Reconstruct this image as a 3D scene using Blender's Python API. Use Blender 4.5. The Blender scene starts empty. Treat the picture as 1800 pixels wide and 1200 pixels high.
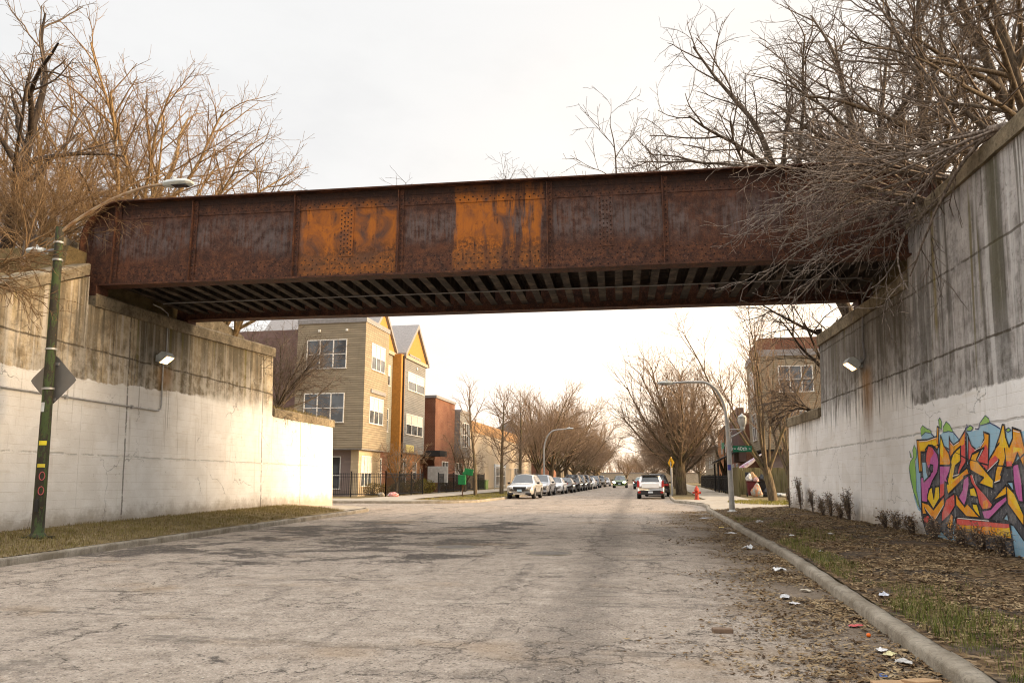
import bpy, math, random
from mathutils import Vector, Matrix, noise as MN
R = math.radians
sc = bpy.context.scene
COL = sc.collection

# ------------------------------------------------------------------ camera
FPX = 1345.0
PITCH = math.atan(245 / 1345.0)
YAW = math.atan(190 / 1367.0)
CAMZ = 1.5
cam = bpy.data.cameras.new('camera')
cam.sensor_width = 36.0
cam.lens = 36.0 * FPX / 1800.0
cam.clip_start = 0.05
cam.clip_end = 3000
camo = bpy.data.objects.new('camera', cam)
COL.objects.link(camo)
camo.location = (0, 0, CAMZ)
camo.rotation_euler = (math.pi / 2 + PITCH, 0, YAW)
sc.camera = camo


def ray(px, py):
    x = (px - 900) / FPX
    y = (600 - py) / FPX
    fz = math.sin(PITCH) + y * math.cos(PITCH)
    fy = math.cos(PITCH) - y * math.sin(PITCH)
    c, s = math.cos(YAW), math.sin(YAW)
    return Vector((x * c - fy * s, x * s + fy * c, fz))


def roadz(Y):
    pts = [(-80, 0), (8, 0), (32, .25), (55, .3), (106, .56), (200, .9), (3000, .9)]
    for (a, b), (c, d) in zip(pts, pts[1:]):
        if Y <= c:
            return b + (d - b) * (Y - a) / (c - a)
    return .9


def gnd(px, py, dz=0.0):
    d = ray(px, py)
    t = 10
    for i in range(60):
        t = .5 * t + .5 * min((roadz(d.y * t) + dz - CAMZ) / d.z if d.z < 0 else 500, 500)
    return Vector((0, 0, CAMZ)) + d * t


WL, BL = -13.284, -.04          # left wall face  x = WL + BL*z
WR, BR = 6.35, .05              # right wall face x = WR + BR*z


def onwall(px, py, side):
    d = ray(px, py)
    a, b = (WL, BL) if side < 0 else (WR, BR)
    t = (a + b * CAMZ) / (d.x - b * d.z)
    return Vector((0, 0, CAMZ)) + d * t


def facex(z, side):
    return WL + BL * z if side < 0 else WR + BR * z


# ------------------------------------------------------------------ meshes
class MB:
    def __init__(s):
        s.v = []; s.f = []; s.m = []; s.cm = 0; s.sm = []

    def add(s, vs, fs, smooth=False):
        o = len(s.v)
        s.v += [tuple(v) for v in vs]
        for f in fs:
            s.f.append([i + o for i in f])
        s.m += [s.cm] * len(fs)
        s.sm += [smooth] * len(fs)

    def box(s, x0, y0, z0, x1, y1, z1):
        if x0 > x1: x0, x1 = x1, x0
        if y0 > y1: y0, y1 = y1, y0
        if z0 > z1: z0, z1 = z1, z0
        s.add([(x0, y0, z0), (x1, y0, z0), (x1, y1, z0), (x0, y1, z0), (x0, y0, z1), (x1, y0, z1), (x1, y1, z1), (x0, y1, z1)],
              [(3, 2, 1, 0), (4, 5, 6, 7), (0, 1, 5, 4), (1, 2, 6, 5), (2, 3, 7, 6), (3, 0, 4, 7)])

    def obox(s, c, size, rz=0.0, rx=0.0, ry=0.0):
        M = Matrix.Translation(c) @ Matrix.Rotation(rz, 4, 'Z') @ Matrix.Rotation(ry, 4, 'Y') @ Matrix.Rotation(rx, 4, 'X')
        x, y, z = size[0] / 2, size[1] / 2, size[2] / 2
        vs = [M @ Vector(p) for p in [(-x, -y, -z), (x, -y, -z), (x, y, -z), (-x, y, -z), (-x, -y, z), (x, -y, z), (x, y, z), (-x, y, z)]]
        s.add(vs, [(3, 2, 1, 0), (4, 5, 6, 7), (0, 1, 5, 4), (1, 2, 6, 5), (2, 3, 7, 6), (3, 0, 4, 7)])

    def poly(s, pts):
        s.add(pts, [list(range(len(pts)))])

    def prism(s, poly, axis, a, b):
        def P(u, v, w):
            return {'x': (w, u, v), 'y': (u, w, v), 'z': (u, v, w)}[axis]
        n = len(poly)
        s.add([P(u, v, a) for u, v in poly] + [P(u, v, b) for u, v in poly],
              [list(range(n))[::-1], list(range(n, 2 * n))] + [(i, (i + 1) % n, n + (i + 1) % n, n + i) for i in range(n)])

    def tube(s, pts, r, n=8, cap=True, smooth=True):
        pts = [Vector(p) for p in pts]
        k = len(pts)
        rs = r if isinstance(r, (list, tuple)) else [r] * k
        vs = []
        ref = None
        for i, p in enumerate(pts):
            t = (pts[min(i + 1, k - 1)] - pts[max(i - 1, 0)])
            t = t.normalized() if t.length > 1e-9 else Vector((0, 0, 1))
            if ref is None:
                ref = Vector((0, 0, 1)) if abs(t.z) < .9 else Vector((1, 0, 0))
            u = (ref - t * ref.dot(t))
            u = u.normalized() if u.length > 1e-6 else t.orthogonal().normalized()
            ref = u
            w = t.cross(u)
            for j in range(n):
                a = 2 * math.pi * j / n
                vs.append(p + (u * math.cos(a) + w * math.sin(a)) * rs[i])
        fs = []
        for i in range(k - 1):
            for j in range(n):
                j2 = (j + 1) % n
                fs.append((i * n + j, i * n + j2, (i + 1) * n + j2, (i + 1) * n + j))
        s.add(vs, fs, smooth)
        if cap:
            s.add(vs[:n], [list(range(n))[::-1]])
            s.add(vs[-n:], [list(range(n))])

    def lathe(s, prof, c=(0, 0, 0), n=16, M=None):
        vs = []
        for r, z in prof:
            for j in range(n):
                a = 2 * math.pi * j / n
                p = Vector((r * math.cos(a), r * math.sin(a), z))
                if M is not None: p = M @ p
                vs.append(p + Vector(c))
        fs = []
        k = len(prof)
        for i in range(k - 1):
            for j in range(n):
                j2 = (j + 1) % n
                fs.append((i * n + j, i * n + j2, (i + 1) * n + j2, (i + 1) * n + j))
        fs.append(list(range(n))[::-1])
        fs.append(list(range((k - 1) * n, k * n)))
        s.add(vs, fs, True)

    def dome(s, c, nrm, r, h=None, n=6):
        h = h or r * .7
        nrm = Vector(nrm); u = nrm.orthogonal().normalized(); w = nrm.cross(u); c = Vector(c)
        vs = [c + (u * math.cos(2 * math.pi * j / n) + w * math.sin(2 * math.pi * j / n)) * r for j in range(n)]
        vs += [c + nrm * h * .75 + (u * math.cos(2 * math.pi * j / n) + w * math.sin(2 * math.pi * j / n)) * r * .6 for j in range(n)]
        vs.append(c + nrm * h)
        fs = [(j, (j + 1) % n, n + (j + 1) % n, n + j) for j in range(n)] + [(n + j, n + (j + 1) % n, 2 * n) for j in range(n)]
        s.add(vs, fs, True)

    def xform(s, M, start=0):
        for i in range(start, len(s.v)):
            s.v[i] = tuple(M @ Vector(s.v[i]))

    def mesh(s, name, mats):
        me = bpy.data.meshes.new(name)
        me.from_pydata(s.v, [], s.f)
        if not isinstance(mats, (list, tuple)): mats = [mats]
        for m in mats: me.materials.append(m)
        me.polygons.foreach_set('material_index', s.m)
        me.polygons.foreach_set('use_smooth', s.sm)
        me.update()
        return me

    def obj(s, name, mats, parent=None, loc=None):
        o = bpy.data.objects.new(name, s.mesh(name, mats))
        COL.objects.link(o)
        if parent is not None: o.parent = parent
        if loc is not None: o.location = loc
        return o


def bevel(o, w=.02, seg=2):
    m = o.modifiers.new('bevel', 'BEVEL'); m.width = w; m.segments = seg; m.limit_method = 'ANGLE'; m.angle_limit = R(40)
    return o


def tag(o, label, cat, group=None):
    o['label'] = label; o['category'] = cat
    if group: o['group'] = group
    return o


def thing(name, label, cat, loc=(0, 0, 0), rz=0.0, group=None):
    o = bpy.data.objects.new(name, None)
    o.empty_display_size = .2
    COL.objects.link(o)
    o.location = loc; o.rotation_euler = (0, 0, rz)
    return tag(o, label, cat, group)


def struct(o):
    o['kind'] = 'structure'
    return o


def stuff(o, label=None, cat=None):
    o['kind'] = 'stuff'
    if label: o['label'] = label
    if cat: o['category'] = cat
    return o


def copy_tree(o, parent=None, mats=None):
    c = o.copy()
    COL.objects.link(c)
    c.parent = parent
    for ch in [x for x in COL.objects if x.parent == o]:
        copy_tree(ch, c)
    return c


def text_mesh(name, s, size, mat, parent=None, M=None, align='CENTER', extrude=.002):
    cu = bpy.data.curves.new(name, 'FONT')
    cu.body = s; cu.size = size; cu.align_x = align; cu.align_y = 'CENTER'; cu.extrude = extrude
    tmp = bpy.data.objects.new(name + '_tmp', cu)
    COL.objects.link(tmp)
    dg = bpy.context.evaluated_depsgraph_get()
    dg.update()
    me = bpy.data.meshes.new_from_object(tmp.evaluated_get(dg))
    bpy.data.objects.remove(tmp)
    me.name = name
    if M is not None: me.transform(M)
    me.materials.clear(); me.materials.append(mat)
    o = bpy.data.objects.new(name, me)
    COL.objects.link(o)
    if parent is not None: o.parent = parent
    return o
# ------------------------------------------------------------------ materials
class NT:
    def __init__(s, name):
        s.mat = bpy.data.materials.new(name)
        s.mat.use_nodes = True
        s.t = s.mat.node_tree
        s.b = s.t.nodes['Principled BSDF']
        s._g = None; s._tc = None

    def n(s, typ, **kw):
        nd = s.t.nodes.new(typ)
        for k, v in kw.items(): setattr(nd, k, v)
        return nd

    def put(s, sock, v):
        if isinstance(v, bpy.types.NodeSocket): s.t.links.new(v, sock)
        elif v is not None:
            if isinstance(v, (tuple, list)) and len(v) == 3 and len(sock.default_value) == 4: v = (*v, 1)
            sock.default_value = v

    @property
    def pos(s):
        if s._g is None: s._g = s.n('ShaderNodeNewGeometry')
        return s._g.outputs['Position']

    @property
    def nrm(s):
        s.pos
        return s._g.outputs['Normal']

    @property
    def ob(s):
        if s._tc is None: s._tc = s.n('ShaderNodeTexCoord')
        return s._tc.outputs['Object']

    @property
    def rnd(s):
        return s.n('ShaderNodeObjectInfo').outputs['Random']

    def mp(s, v, scale=(1, 1, 1), loc=(0, 0, 0), rot=(0, 0, 0)):
        m = s.n('ShaderNodeMapping')
        s.put(m.inputs['Vector'], v); m.inputs['Scale'].default_value = scale
        m.inputs['Location'].default_value = loc; m.inputs['Rotation'].default_value = rot
        return m.outputs[0]

    def noise(s, v, scale=1.0, detail=4.0, rough=.55, dist=0.0, col=False):
        m = s.n('ShaderNodeTexNoise')
        s.put(m.inputs['Vector'], v); m.inputs['Scale'].default_value = scale
        m.inputs['Detail'].default_value = detail; m.inputs['Roughness'].default_value = rough; m.inputs['Distortion'].default_value = dist
        return m.outputs['Color' if col else 'Fac']

    def vor(s, v, scale=1.0, feature='F1', out='Distance', rand=1.0):
        m = s.n('ShaderNodeTexVoronoi', feature=feature)
        s.put(m.inputs['Vector'], v); m.inputs['Scale'].default_value = scale; m.inputs['Randomness'].default_value = rand
        return m.outputs[out]

    def ma(s, op, a, b=None, c=None, clamp=False):
        m = s.n('ShaderNodeMath', operation=op, use_clamp=clamp)
        s.put(m.inputs[0], a)
        if b is not None: s.put(m.inputs[1], b)
        if c is not None: s.put(m.inputs[2], c)
        return m.outputs[0]

    def add(s, a, b): return s.ma('ADD', a, b)
    def sub(s, a, b): return s.ma('SUBTRACT', a, b)
    def mul(s, a, b): return s.ma('MULTIPLY', a, b)

    def ss(s, v, a, b):
        m = s.n('ShaderNodeMapRange', interpolation_type='SMOOTHSTEP')
        s.put(m.inputs['Value'], v); s.put(m.inputs['From Min'], a); s.put(m.inputs['From Max'], b)
        return m.outputs[0]

    def band(s, v, a, b, w):     # 1 inside a..b with soft edges w
        return s.mul(s.ss(v, a - w, a + w), s.sub(1.0, s.ss(v, b - w, b + w)))

    def ramp(s, f, stops):
        m = s.n('ShaderNodeValToRGB')
        s.put(m.inputs[0], f)
        e = m.color_ramp.elements
        while len(e) < len(stops): e.new(.5)
        for el, (p, c) in zip(e, stops):
            el.position = p; el.color = (*c, 1) if len(c) == 3 else c
        return m.outputs[0]

    def mix(s, f, a, b, t='MIX'):
        m = s.n('ShaderNodeMix', data_type='RGBA', blend_type=t)
        s.put(m.inputs[0], f); s.put(m.inputs[6], a); s.put(m.inputs[7], b)
        return m.outputs[2]

    def sep(s, v):
        m = s.n('ShaderNodeSeparateXYZ'); s.put(m.inputs[0], v)
        return m.outputs

    def comb(s, x, y, z):
        m = s.n('ShaderNodeCombineXYZ')
        s.put(m.inputs[0], x); s.put(m.inputs[1], y); s.put(m.inputs[2], z)
        return m.outputs[0]

    def vadd(s, a, b, sc=1.0):
        m = s.n('ShaderNodeVectorMath', operation='MULTIPLY_ADD')
        s.put(m.inputs[0], b); m.inputs[1].default_value = (sc, sc, sc); s.put(m.inputs[2], a)
        return m.outputs[0]

    def bump(s, h, strength=.5, dist=.02, prev=None):
        m = s.n('ShaderNodeBump'); m.inputs['Strength'].default_value = strength; m.inputs['Distance'].default_value = dist
        s.put(m.inputs['Height'], h)
        if prev is not None: s.put(m.inputs['Normal'], prev)
        s.t.links.new(m.outputs[0], s.b.inputs['Normal'])
        return m.outputs[0]

    def out(s, col=None, rough=.8, metal=0.0, spec=.5, emis=None, estr=0.0, coat=0.0, alpha=None):
        b = s.b.inputs
        s.put(b['Base Color'], col); s.put(b['Roughness'], rough); s.put(b['Metallic'], metal)
        s.put(b['Specular IOR Level'], spec)
        if coat: b['Coat Weight'].default_value = coat; b['Coat Roughness'].default_value = .08
        if emis is not None: s.put(b['Emission Color'], emis); b['Emission Strength'].default_value = estr
        return s.mat


_cache = {}


def plain(name, col, rough=.7, metal=0.0, var=.12, scale=6.0, spec=.4, coat=0.0):
    """a paint or metal with a little dirt, so it never looks quite flat"""
    if name in _cache: return _cache[name]
    t = NT(name)
    f = t.noise(t.ob, scale, 5)
    c = t.mix(t.ss(f, .35, .7), tuple(x * (1 - var) for x in col), tuple(min(1, x * (1 + var)) for x in col))
    t.bump(t.noise(t.ob, scale * 8, 3), .08, .01)
    _cache[name] = t.out(c, t.add(t.mul(f, .2), max(rough - .1, .02)), metal, spec, coat=coat)
    return _cache[name]


def m_asphalt():
    t = NT('asphalt')
    p = t.pos
    X, Y, Z = t.sep(p)
    grain = t.noise(p, 11, 9, .82)
    grit = t.noise(t.mp(p, loc=(7, 3, 1)), 46, 4, .85)
    stones = t.vor(p, 55)
    mid = t.noise(p, 2.3, 8, .7)
    base = t.ramp(t.add(t.mul(grain, .62), t.mul(mid, .38)), [(.34, (.11, .086, .066)), (.44, (.26, .21, .165)), (.54, (.385, .318, .255)), (.68, (.55, .47, .385))])
    base = t.mix(t.mul(t.ss(stones, .24, .06), .6), base, (.60, .54, .47))
    base = t.mix(t.mul(t.ss(grit, .53, .66), .75), base, (.10, .082, .066))
    base = t.mix(t.mul(t.ss(grit, .44, .36), .45), base, (.66, .60, .53))
    for sc_, off, r0 in ((26, 0, .20), (13, 5, .15)):
        sp = t.vor(t.mp(p, loc=(off, off, off)), sc_)
        keep = t.ss(t.sep(t.vor(t.mp(p, loc=(off, off, off)), sc_, 'F1', 'Color'))[0], .45, .5)
        base = t.mix(t.mul(t.mul(t.ss(sp, r0 + .1, r0), keep), .72), base, (.06, .048, .038))
    lt = t.vor(t.mp(p, loc=(2, 9, 4)), 20)
    base = t.mix(t.mul(t.ss(lt, .22, .12), .5), base, (.66, .59, .50))
    # worn wheel tracks and tar-dark strips along the street
    lane = t.noise(t.mp(p, (1.1, .10, 1)), 1.4, 5, .62, .5)
    strips = t.mul(t.ss(lane, .52, .68), t.ss(t.noise(p, 2.6, 8, .78), .42, .60))
    base = t.mix(t.mul(strips, .68), base, (.115, .096, .08))
    cross = t.noise(t.mp(p, (.12, 1.0, 1), loc=(3, 0, 0)), 1.5, 6, .65, .4)
    base = t.mix(t.mul(t.mul(t.ss(cross, .56, .64), t.ss(t.noise(p, 3, 7, .8), .42, .56)), .65), base, (.10, .084, .07))
    # ragged patches where the top layer is gone (left, before the crossing)
    pn = t.noise(t.mp(p, (.45, .55, 1)), 1.0, 9, .74, .3)
    lm = t.mul(t.ss(X, -1.0, -4.5), t.mul(t.ss(Y, 11.5, 15), t.ss(Y, 30, 24)))
    pm = t.mul(t.ss(t.add(pn, t.mul(lm, .13)), .60, .66), t.ss(t.noise(p, 8, 6, .8), .30, .52))
    base = t.mix(t.mul(pm, .85), base, (.055, .046, .040))
    pm2 = t.ss(t.noise(t.mp(p, (.30, .42, 1), loc=(11, 5, 0)), 1.0, 9, .72, .4), .60, .66)
    base = t.mix(t.mul(pm2, .55), base, (.10, .085, .07))
    pm3 = t.mul(t.ss(t.noise(t.mp(p, (.22, .9, 1), loc=(1, 15, 0)), 1.3, 9, .76, .6), .60, .67), t.ss(grain, .40, .54))
    base = t.mix(t.mul(pm3, .7), base, (.06, .05, .042))
    brown = t.ss(t.noise(t.mp(p, (.35, .5, 1), loc=(5, 2, 0)), 1.0, 5), .56, .72)
    base = t.mix(t.mul(brown, .45), base, (.29, .19, .10))
    # cracks: long wandering ones, then a finer alligator net in places
    c1 = t.vor(t.vadd(p, t.noise(p, .8, 7, .7, col=True), 1.9), .36, 'DISTANCE_TO_EDGE')
    w1 = t.mul(t.noise(p, 2.5, 3), .017)
    c1m = t.mul(t.ss(c1, w1, .0015), t.ss(t.noise(t.mp(p, loc=(4, 4, 0)), .6, 4), .40, .52))
    c2 = t.vor(t.vadd(p, t.noise(p, 2.4, 5, .7, col=True), .45), 1.5, 'DISTANCE_TO_EDGE')
    c2m = t.mul(t.ss(c2, .018, .003), t.ss(t.noise(t.mp(p, (.5, .35, 1), loc=(9, 1, 0)), 1, 4), .48, .58))
    c3 = t.vor(t.vadd(p, t.noise(p, 6, 4, col=True), .14), 5.0, 'DISTANCE_TO_EDGE')
    c3m = t.mul(t.ss(c3, .045, .010), t.ss(t.add(strips, t.mul(t.noise(p, .9, 4), .8)), .62, .9))
    crack = t.ma('MAXIMUM', t.ma('MAXIMUM', c1m, t.mul(c2m, .85)), t.mul(c3m, .75))
    crack = t.mul(crack, t.ss(t.noise(p, 4, 4, .8), .34, .5))
    base = t.mix(t.mul(crack, .92), base, (.055, .045, .036))
    # oil-dark strip down the near lane
    ow = t.mul(t.sub(t.noise(p, 1.3, 7, .75), .5), 1.5)
    om = t.mul(t.band(t.add(t.add(X, t.mul(Y, -.02)), ow), -1.0, -.35, .25), t.ss(t.add(grain, t.mul(mid, .5)), .66, .82))
    base = t.mix(t.mul(om, .65), base, (.085, .07, .058))
    # dirt washed against the right kerb
    dr = t.mul(t.ss(t.add(X, t.mul(t.noise(p, 1.2, 8, .78), 2.8)), 2.35, 3.8), t.ss(Y, 34, 30))
    base = t.mix(t.mul(dr, .75), base, (.115, .082, .052))
    h = t.add(t.mul(grit, -.6), t.mul(stones, -.5))
    h = t.sub(h, t.mul(crack, .9)); h = t.sub(h, t.mul(pm, .6)); h = t.add(h, t.mul(grain, .9))
    t.bump(h, .8, .014)
    return t.out(base, .9, spec=.2)


def m_pave(name, a, b, slab=1.5, tint=(.2, .17, .13)):
    t = NT(name)
    p = t.pos
    X, Y, Z = t.sep(p)
    f = t.noise(p, 3, 6, .65)
    c = t.mix(t.ss(f, .3, .7), a, b)
    c = t.mix(t.mul(t.ss(t.noise(p, .7, 5, .6), .5, .7), .4), c, tint)
    fy = t.ma('ABSOLUTE', t.sub(t.ma('FRACT', t.ma('DIVIDE', Y, slab)), .5))
    line = t.ss(fy, .485, .495)
    c = t.mix(t.mul(line, .6), c, (.1, .085, .07))
    c = t.mix(t.mul(t.ss(t.noise(p, 60, 2), .6, .8), .3), c, (.14, .12, .1))
    t.bump(t.sub(t.noise(p, 50, 3), line), .3, .01)
    return t.out(c, .9, spec=.2)


def m_kerb():
    t = NT('kerb_concrete')
    p = t.pos
    X, Y, Z = t.sep(p)
    f = t.noise(p, 2.5, 6, .7)
    c = t.mix(t.ss(f, .3, .7), (.20, .165, .12), (.36, .315, .25))
    c = t.mix(t.mul(t.ss(t.noise(p, 28, 3, .7), .52, .72), .55), c, (.10, .085, .065))
    st = t.noise(t.mp(p, (4, 4, .4)), 2, 4, .7)
    c = t.mix(t.mul(t.ss(st, .52, .7), .5), c, (.12, .10, .075))
    t.bump(t.add(t.noise(p, 35, 4, .7), t.noise(p, 5, 3)), .6, .02)
    return t.out(c, .92, spec=.2)


def m_wall(name, side):
    t = NT(name)
    p = t.pos
    X, Y, Z = t.sep(p)
    big = t.noise(p, .55, 5, .6)
    mid = t.noise(p, 2.6, 6, .68)
    fine = t.noise(p, 24, 4, .7)
    # bare board-marked concrete
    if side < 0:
        raw = t.ramp(t.add(t.mul(mid, .55), t.mul(big, .45)), [(.34, (.24, .175, .10)), (.5, (.48, .385, .25)), (.66, (.74, .63, .45))])  # cream tones lifted, warm sunlight put into the left wall's colour
    else:
        raw = t.ramp(t.add(t.mul(mid, .55), t.mul(big, .45)), [(.34, (.23, .21, .19)), (.5, (.42, .39, .37)), (.66, (.62, .59, .565))])
    boards = t.ss(t.ma('ABSOLUTE', t.sub(t.ma('FRACT', t.ma('DIVIDE', Z, .21)), .5)), .47, .5)
    raw = t.mix(t.mul(boards, t.mul(mid, .45)), raw, (.12, .1, .075))
    # run-off streaks from the coping
    v1 = t.noise(t.mp(p, (1, 1.05, .055)), 1.5, 4, .62)
    v2 = t.noise(t.mp(p, (1, 3.6, .12)), 2.0, 4, .65)
    v3 = t.noise(t.mp(p, (1, 2.4, .07), loc=(0, 31, 0)), 2.0, 3, .6)
    soot = t.mul(t.ss(v1, .47, .66), t.ss(t.add(mid, t.mul(fine, .3)), .45, .75))
    raw = t.mix(t.mul(t.ss(v1, .44, .58), .7), raw, (.135, .112, .078) if side < 0 else (.125, .118, .105))
    raw = t.mix(t.mul(t.ss(v2, .50, .64), .72), raw, (.075, .064, .044))
    raw = t.mix(t.mul(t.ss(v3, .53, .66), .8), raw, (.62, .56, .47) if side < 0 else (.58, .56, .54))
    raw = t.mix(t.mul(soot, .55), raw, (.065, .056, .042))
    # the blackened face under the bridge
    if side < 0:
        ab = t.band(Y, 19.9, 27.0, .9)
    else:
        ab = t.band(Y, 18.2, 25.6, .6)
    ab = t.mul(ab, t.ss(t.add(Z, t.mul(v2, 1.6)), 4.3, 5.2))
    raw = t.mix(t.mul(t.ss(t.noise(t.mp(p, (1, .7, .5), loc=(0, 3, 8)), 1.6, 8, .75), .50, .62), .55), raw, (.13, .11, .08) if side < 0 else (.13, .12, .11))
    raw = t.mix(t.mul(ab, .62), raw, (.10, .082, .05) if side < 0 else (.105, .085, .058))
    raw = t.mix(t.mul(t.ss(t.noise(p, 11, 7, .8), .54, .66), .5), raw, (.06, .05, .036))
    raw = t.mix(t.mul(t.ss(t.noise(t.mp(p, loc=(9, 9, 9)), 13, 7, .8), .58, .68), .4), raw, (.62, .55, .45))
    # green-yellow algae streaks
    al = t.mul(t.ss(t.noise(t.mp(p, (1, 1.7, .04), loc=(0, 8, 3)), 2.2, 2, .5), .64, .72), .7)
    raw = t.mix(al, raw, (.15, .125, .035))
    # white wash on the lower part
    wf = t.noise(p, 1.4, 6, .65)
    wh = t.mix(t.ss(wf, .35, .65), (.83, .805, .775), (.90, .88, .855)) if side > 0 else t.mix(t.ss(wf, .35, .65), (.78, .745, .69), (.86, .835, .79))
    wh = t.mix(t.mul(t.mul(boards, .6), t.ss(mid, .38, .55)), wh, (.52, .46, .36))
    wh = t.mix(t.mul(t.ss(t.noise(t.mp(p, (1, .5, 3.2), loc=(0, 2, 6)), 1.5, 6, .7), .56, .68), .3), wh, (.62, .54, .42))
    wh = t.mix(t.mul(t.ss(t.noise(t.mp(p, (1, 2.6, .3)), 1.6, 6, .7), .56, .74), .4), wh, (.50, .43, .33))
    flake = t.mul(t.ss(t.noise(p, 7.5, 7, .8), .62, .67), t.ss(big, .40, .56))
    wh = t.mix(t.mul(flake, .8), wh, (.33, .27, .19))
    wh = t.mix(t.mul(t.ss(t.noise(p, 19, 7, .82), .60, .70), .35), wh, (.42, .36, .28))
    patch = t.ss(t.noise(t.mp(p, (1, .5, .8), loc=(0, 17, 4)), 1.1, 2, .4), .56, .58)
    wh = t.mix(t.mul(patch, .3), wh, (.70, .66, .60))
    drip = t.mul(t.ss(t.noise(t.mp(p, (1, 4.2, .14), loc=(0, 3, 0)), 2.2, 4, .6), .60, .74), t.ss(Z, 1.6, 3.6))
    wh = t.mix(t.mul(drip, .75), wh, (.25, .20, .135))
    foot = t.ss(t.sub(t.sub(Z, t.mul(roadY(t, Y), 1.0)), t.mul(t.noise(p, 2.5, 5, .7), .9)), .42, -.15)
    wh = t.mix(t.mul(foot, .72), wh, (.28, .22, .15))
    if side < 0:
        line = t.add(t.add(4.02, t.mul(t.ss(Y, 15, 28), .28)), t.mul(t.sub(wf, .5), .35))
        soft = t.add(.02, t.mul(t.ss(Y, 22, 27), .5))
    else:
        nar = t.ss(Y, 18.0, 18.15)
        line = t.add(t.add(3.16, t.mul(nar, .35)), t.mul(t.sub(t.noise(p, 1.1, 6, .7), .5), t.add(.35, t.mul(nar, .4))))
        line = t.add(line, t.mul(t.mul(t.sub(.5, v2), nar), 2.6))
        soft = t.add(.03, t.mul(nar, .35))
    lo = t.sub(line, soft); hi = t.add(line, soft)
    painted = t.sub(1.0, t.ss(Z, lo, hi))
    painted = t.mul(painted, t.sub(1.0, t.mul(t.ss(t.noise(p, 9, 6, .75), .66, .72), t.ss(Z, t.sub(line, 1.3), line))))
    # old whitewash also climbs thinly above the line
    ghost = t.mul(t.ss(t.sub(Z, line), 1.8, 0.0), t.ss(t.add(mid, t.mul(v3, .4)), .55, .85))
    raw = t.mix(t.mul(ghost, .55), raw, (.66, .61, .53) if side < 0 else (.60, .58, .56))
    col = t.mix(painted, raw, wh)
    # pour joints
    jn = t.mul(t.sub(t.noise(p, 1.6, 4, .6), .5), .10)
    zs = [(2.15, .4), (4.85, 1.0)] if side < 0 else [(4.0, 1.0), (5.64, .9), (2.5, .45)]
    joint = None
    for z0, k in zs:
        d = t.ma('ABSOLUTE', t.sub(t.add(Z, jn), z0))
        j = t.mul(t.ss(d, .035, .012), k)
        joint = j if joint is None else t.ma('MAXIMUM', joint, j)
    for y0 in ([19.42, 27.6, 31.2, 12.0] if side < 0 else [8.5, 13.0, 22.0]):
        d = t.ma('ABSOLUTE', t.sub(t.add(Y, t.mul(jn, .8)), y0))
        joint = t.ma('MAXIMUM', joint, t.mul(t.ss(d, .045, .015), .9 if side < 0 else .35))
    ck = t.vor(t.vadd(p, t.noise(p, 1.5, 5, .6, col=True), .9), .42, 'DISTANCE_TO_EDGE')
    joint = t.ma('MAXIMUM', joint, t.mul(t.mul(t.ss(ck, .007, .002), t.ss(t.noise(p, .8, 3), .5, .6)), .6))
    joint = t.mul(joint, t.ss(t.noise(p, 3.1, 4, .7), .36, .5))
    col = t.mix(t.mul(joint, .8), col, (.075, .06, .04))
    if side < 0:
        # rust under the left lamp
        rs = t.mul(t.band(Y, 20.85, 21.5, .25), t.mul(t.ss(Z, 3.9, 4.5), t.ss(Z, 5.0, 4.7)))
        col = t.mix(t.mul(rs, .6), col, (.30, .15, .04))
    else:
        rs = t.mul(t.band(t.add(Y, t.mul(t.sub(v2, .5), .8)), 20.9, 21.6, .25), t.mul(t.ss(Z, 2.2, 3.6), t.ss(Z, 4.6, 4.3)))
        col = t.mix(t.mul(rs, .7), col, (.27, .15, .06))
        ye = t.mul(t.band(t.add(Y, t.mul(t.noise(p, 2, 3), .1)), 16.62, 16.74, .07), t.ss(Z, 4.2, 4.8))
        col = t.mix(t.mul(ye, .75), col, (.21, .155, .02))
        for y0, y1, z0 in ((13.9, 14.35, 4.3), (11.9, 12.2, 4.9)):
            ye = t.mul(t.band(t.add(Y, t.mul(t.noise(p, 1.2, 4), .3)), y0, y1, .16), t.ss(t.add(Z, mid), z0, z0 + 1.1))
            col = t.mix(t.mul(ye, .6), col, (.10, .09, .045))
    h = t.add(t.mul(fine, .5), t.mul(mid, .8))
    h = t.sub(h, t.mul(joint, 1.6)); h = t.add(h, t.mul(painted, .1)); h = t.sub(h, t.mul(boards, .25)); h = t.sub(h, t.mul(flake, .3))
    t.bump(h, .55, .02)
    return t.out(col, .9, spec=.2)


def roadY(t, Y):
    return t.mul(t.ma('SUBTRACT', Y, 8.0), .0104)


def m_coping():
    t = NT('coping_concrete')
    p = t.pos
    f = t.noise(p, 2.2, 6, .7)
    c = t.ramp(f, [(.3, (.10, .082, .055)), (.55, (.26, .21, .14)), (.75, (.42, .35, .24))])
    c = t.mix(t.mul(t.ss(t.noise(p, 12, 5, .7), .5, .66), .6), c, (.07, .06, .04))
    t.bump(t.add(t.noise(p, 18, 5, .7), f), .8, .03)
    return t.out(c, .95, spec=.15)


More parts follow.
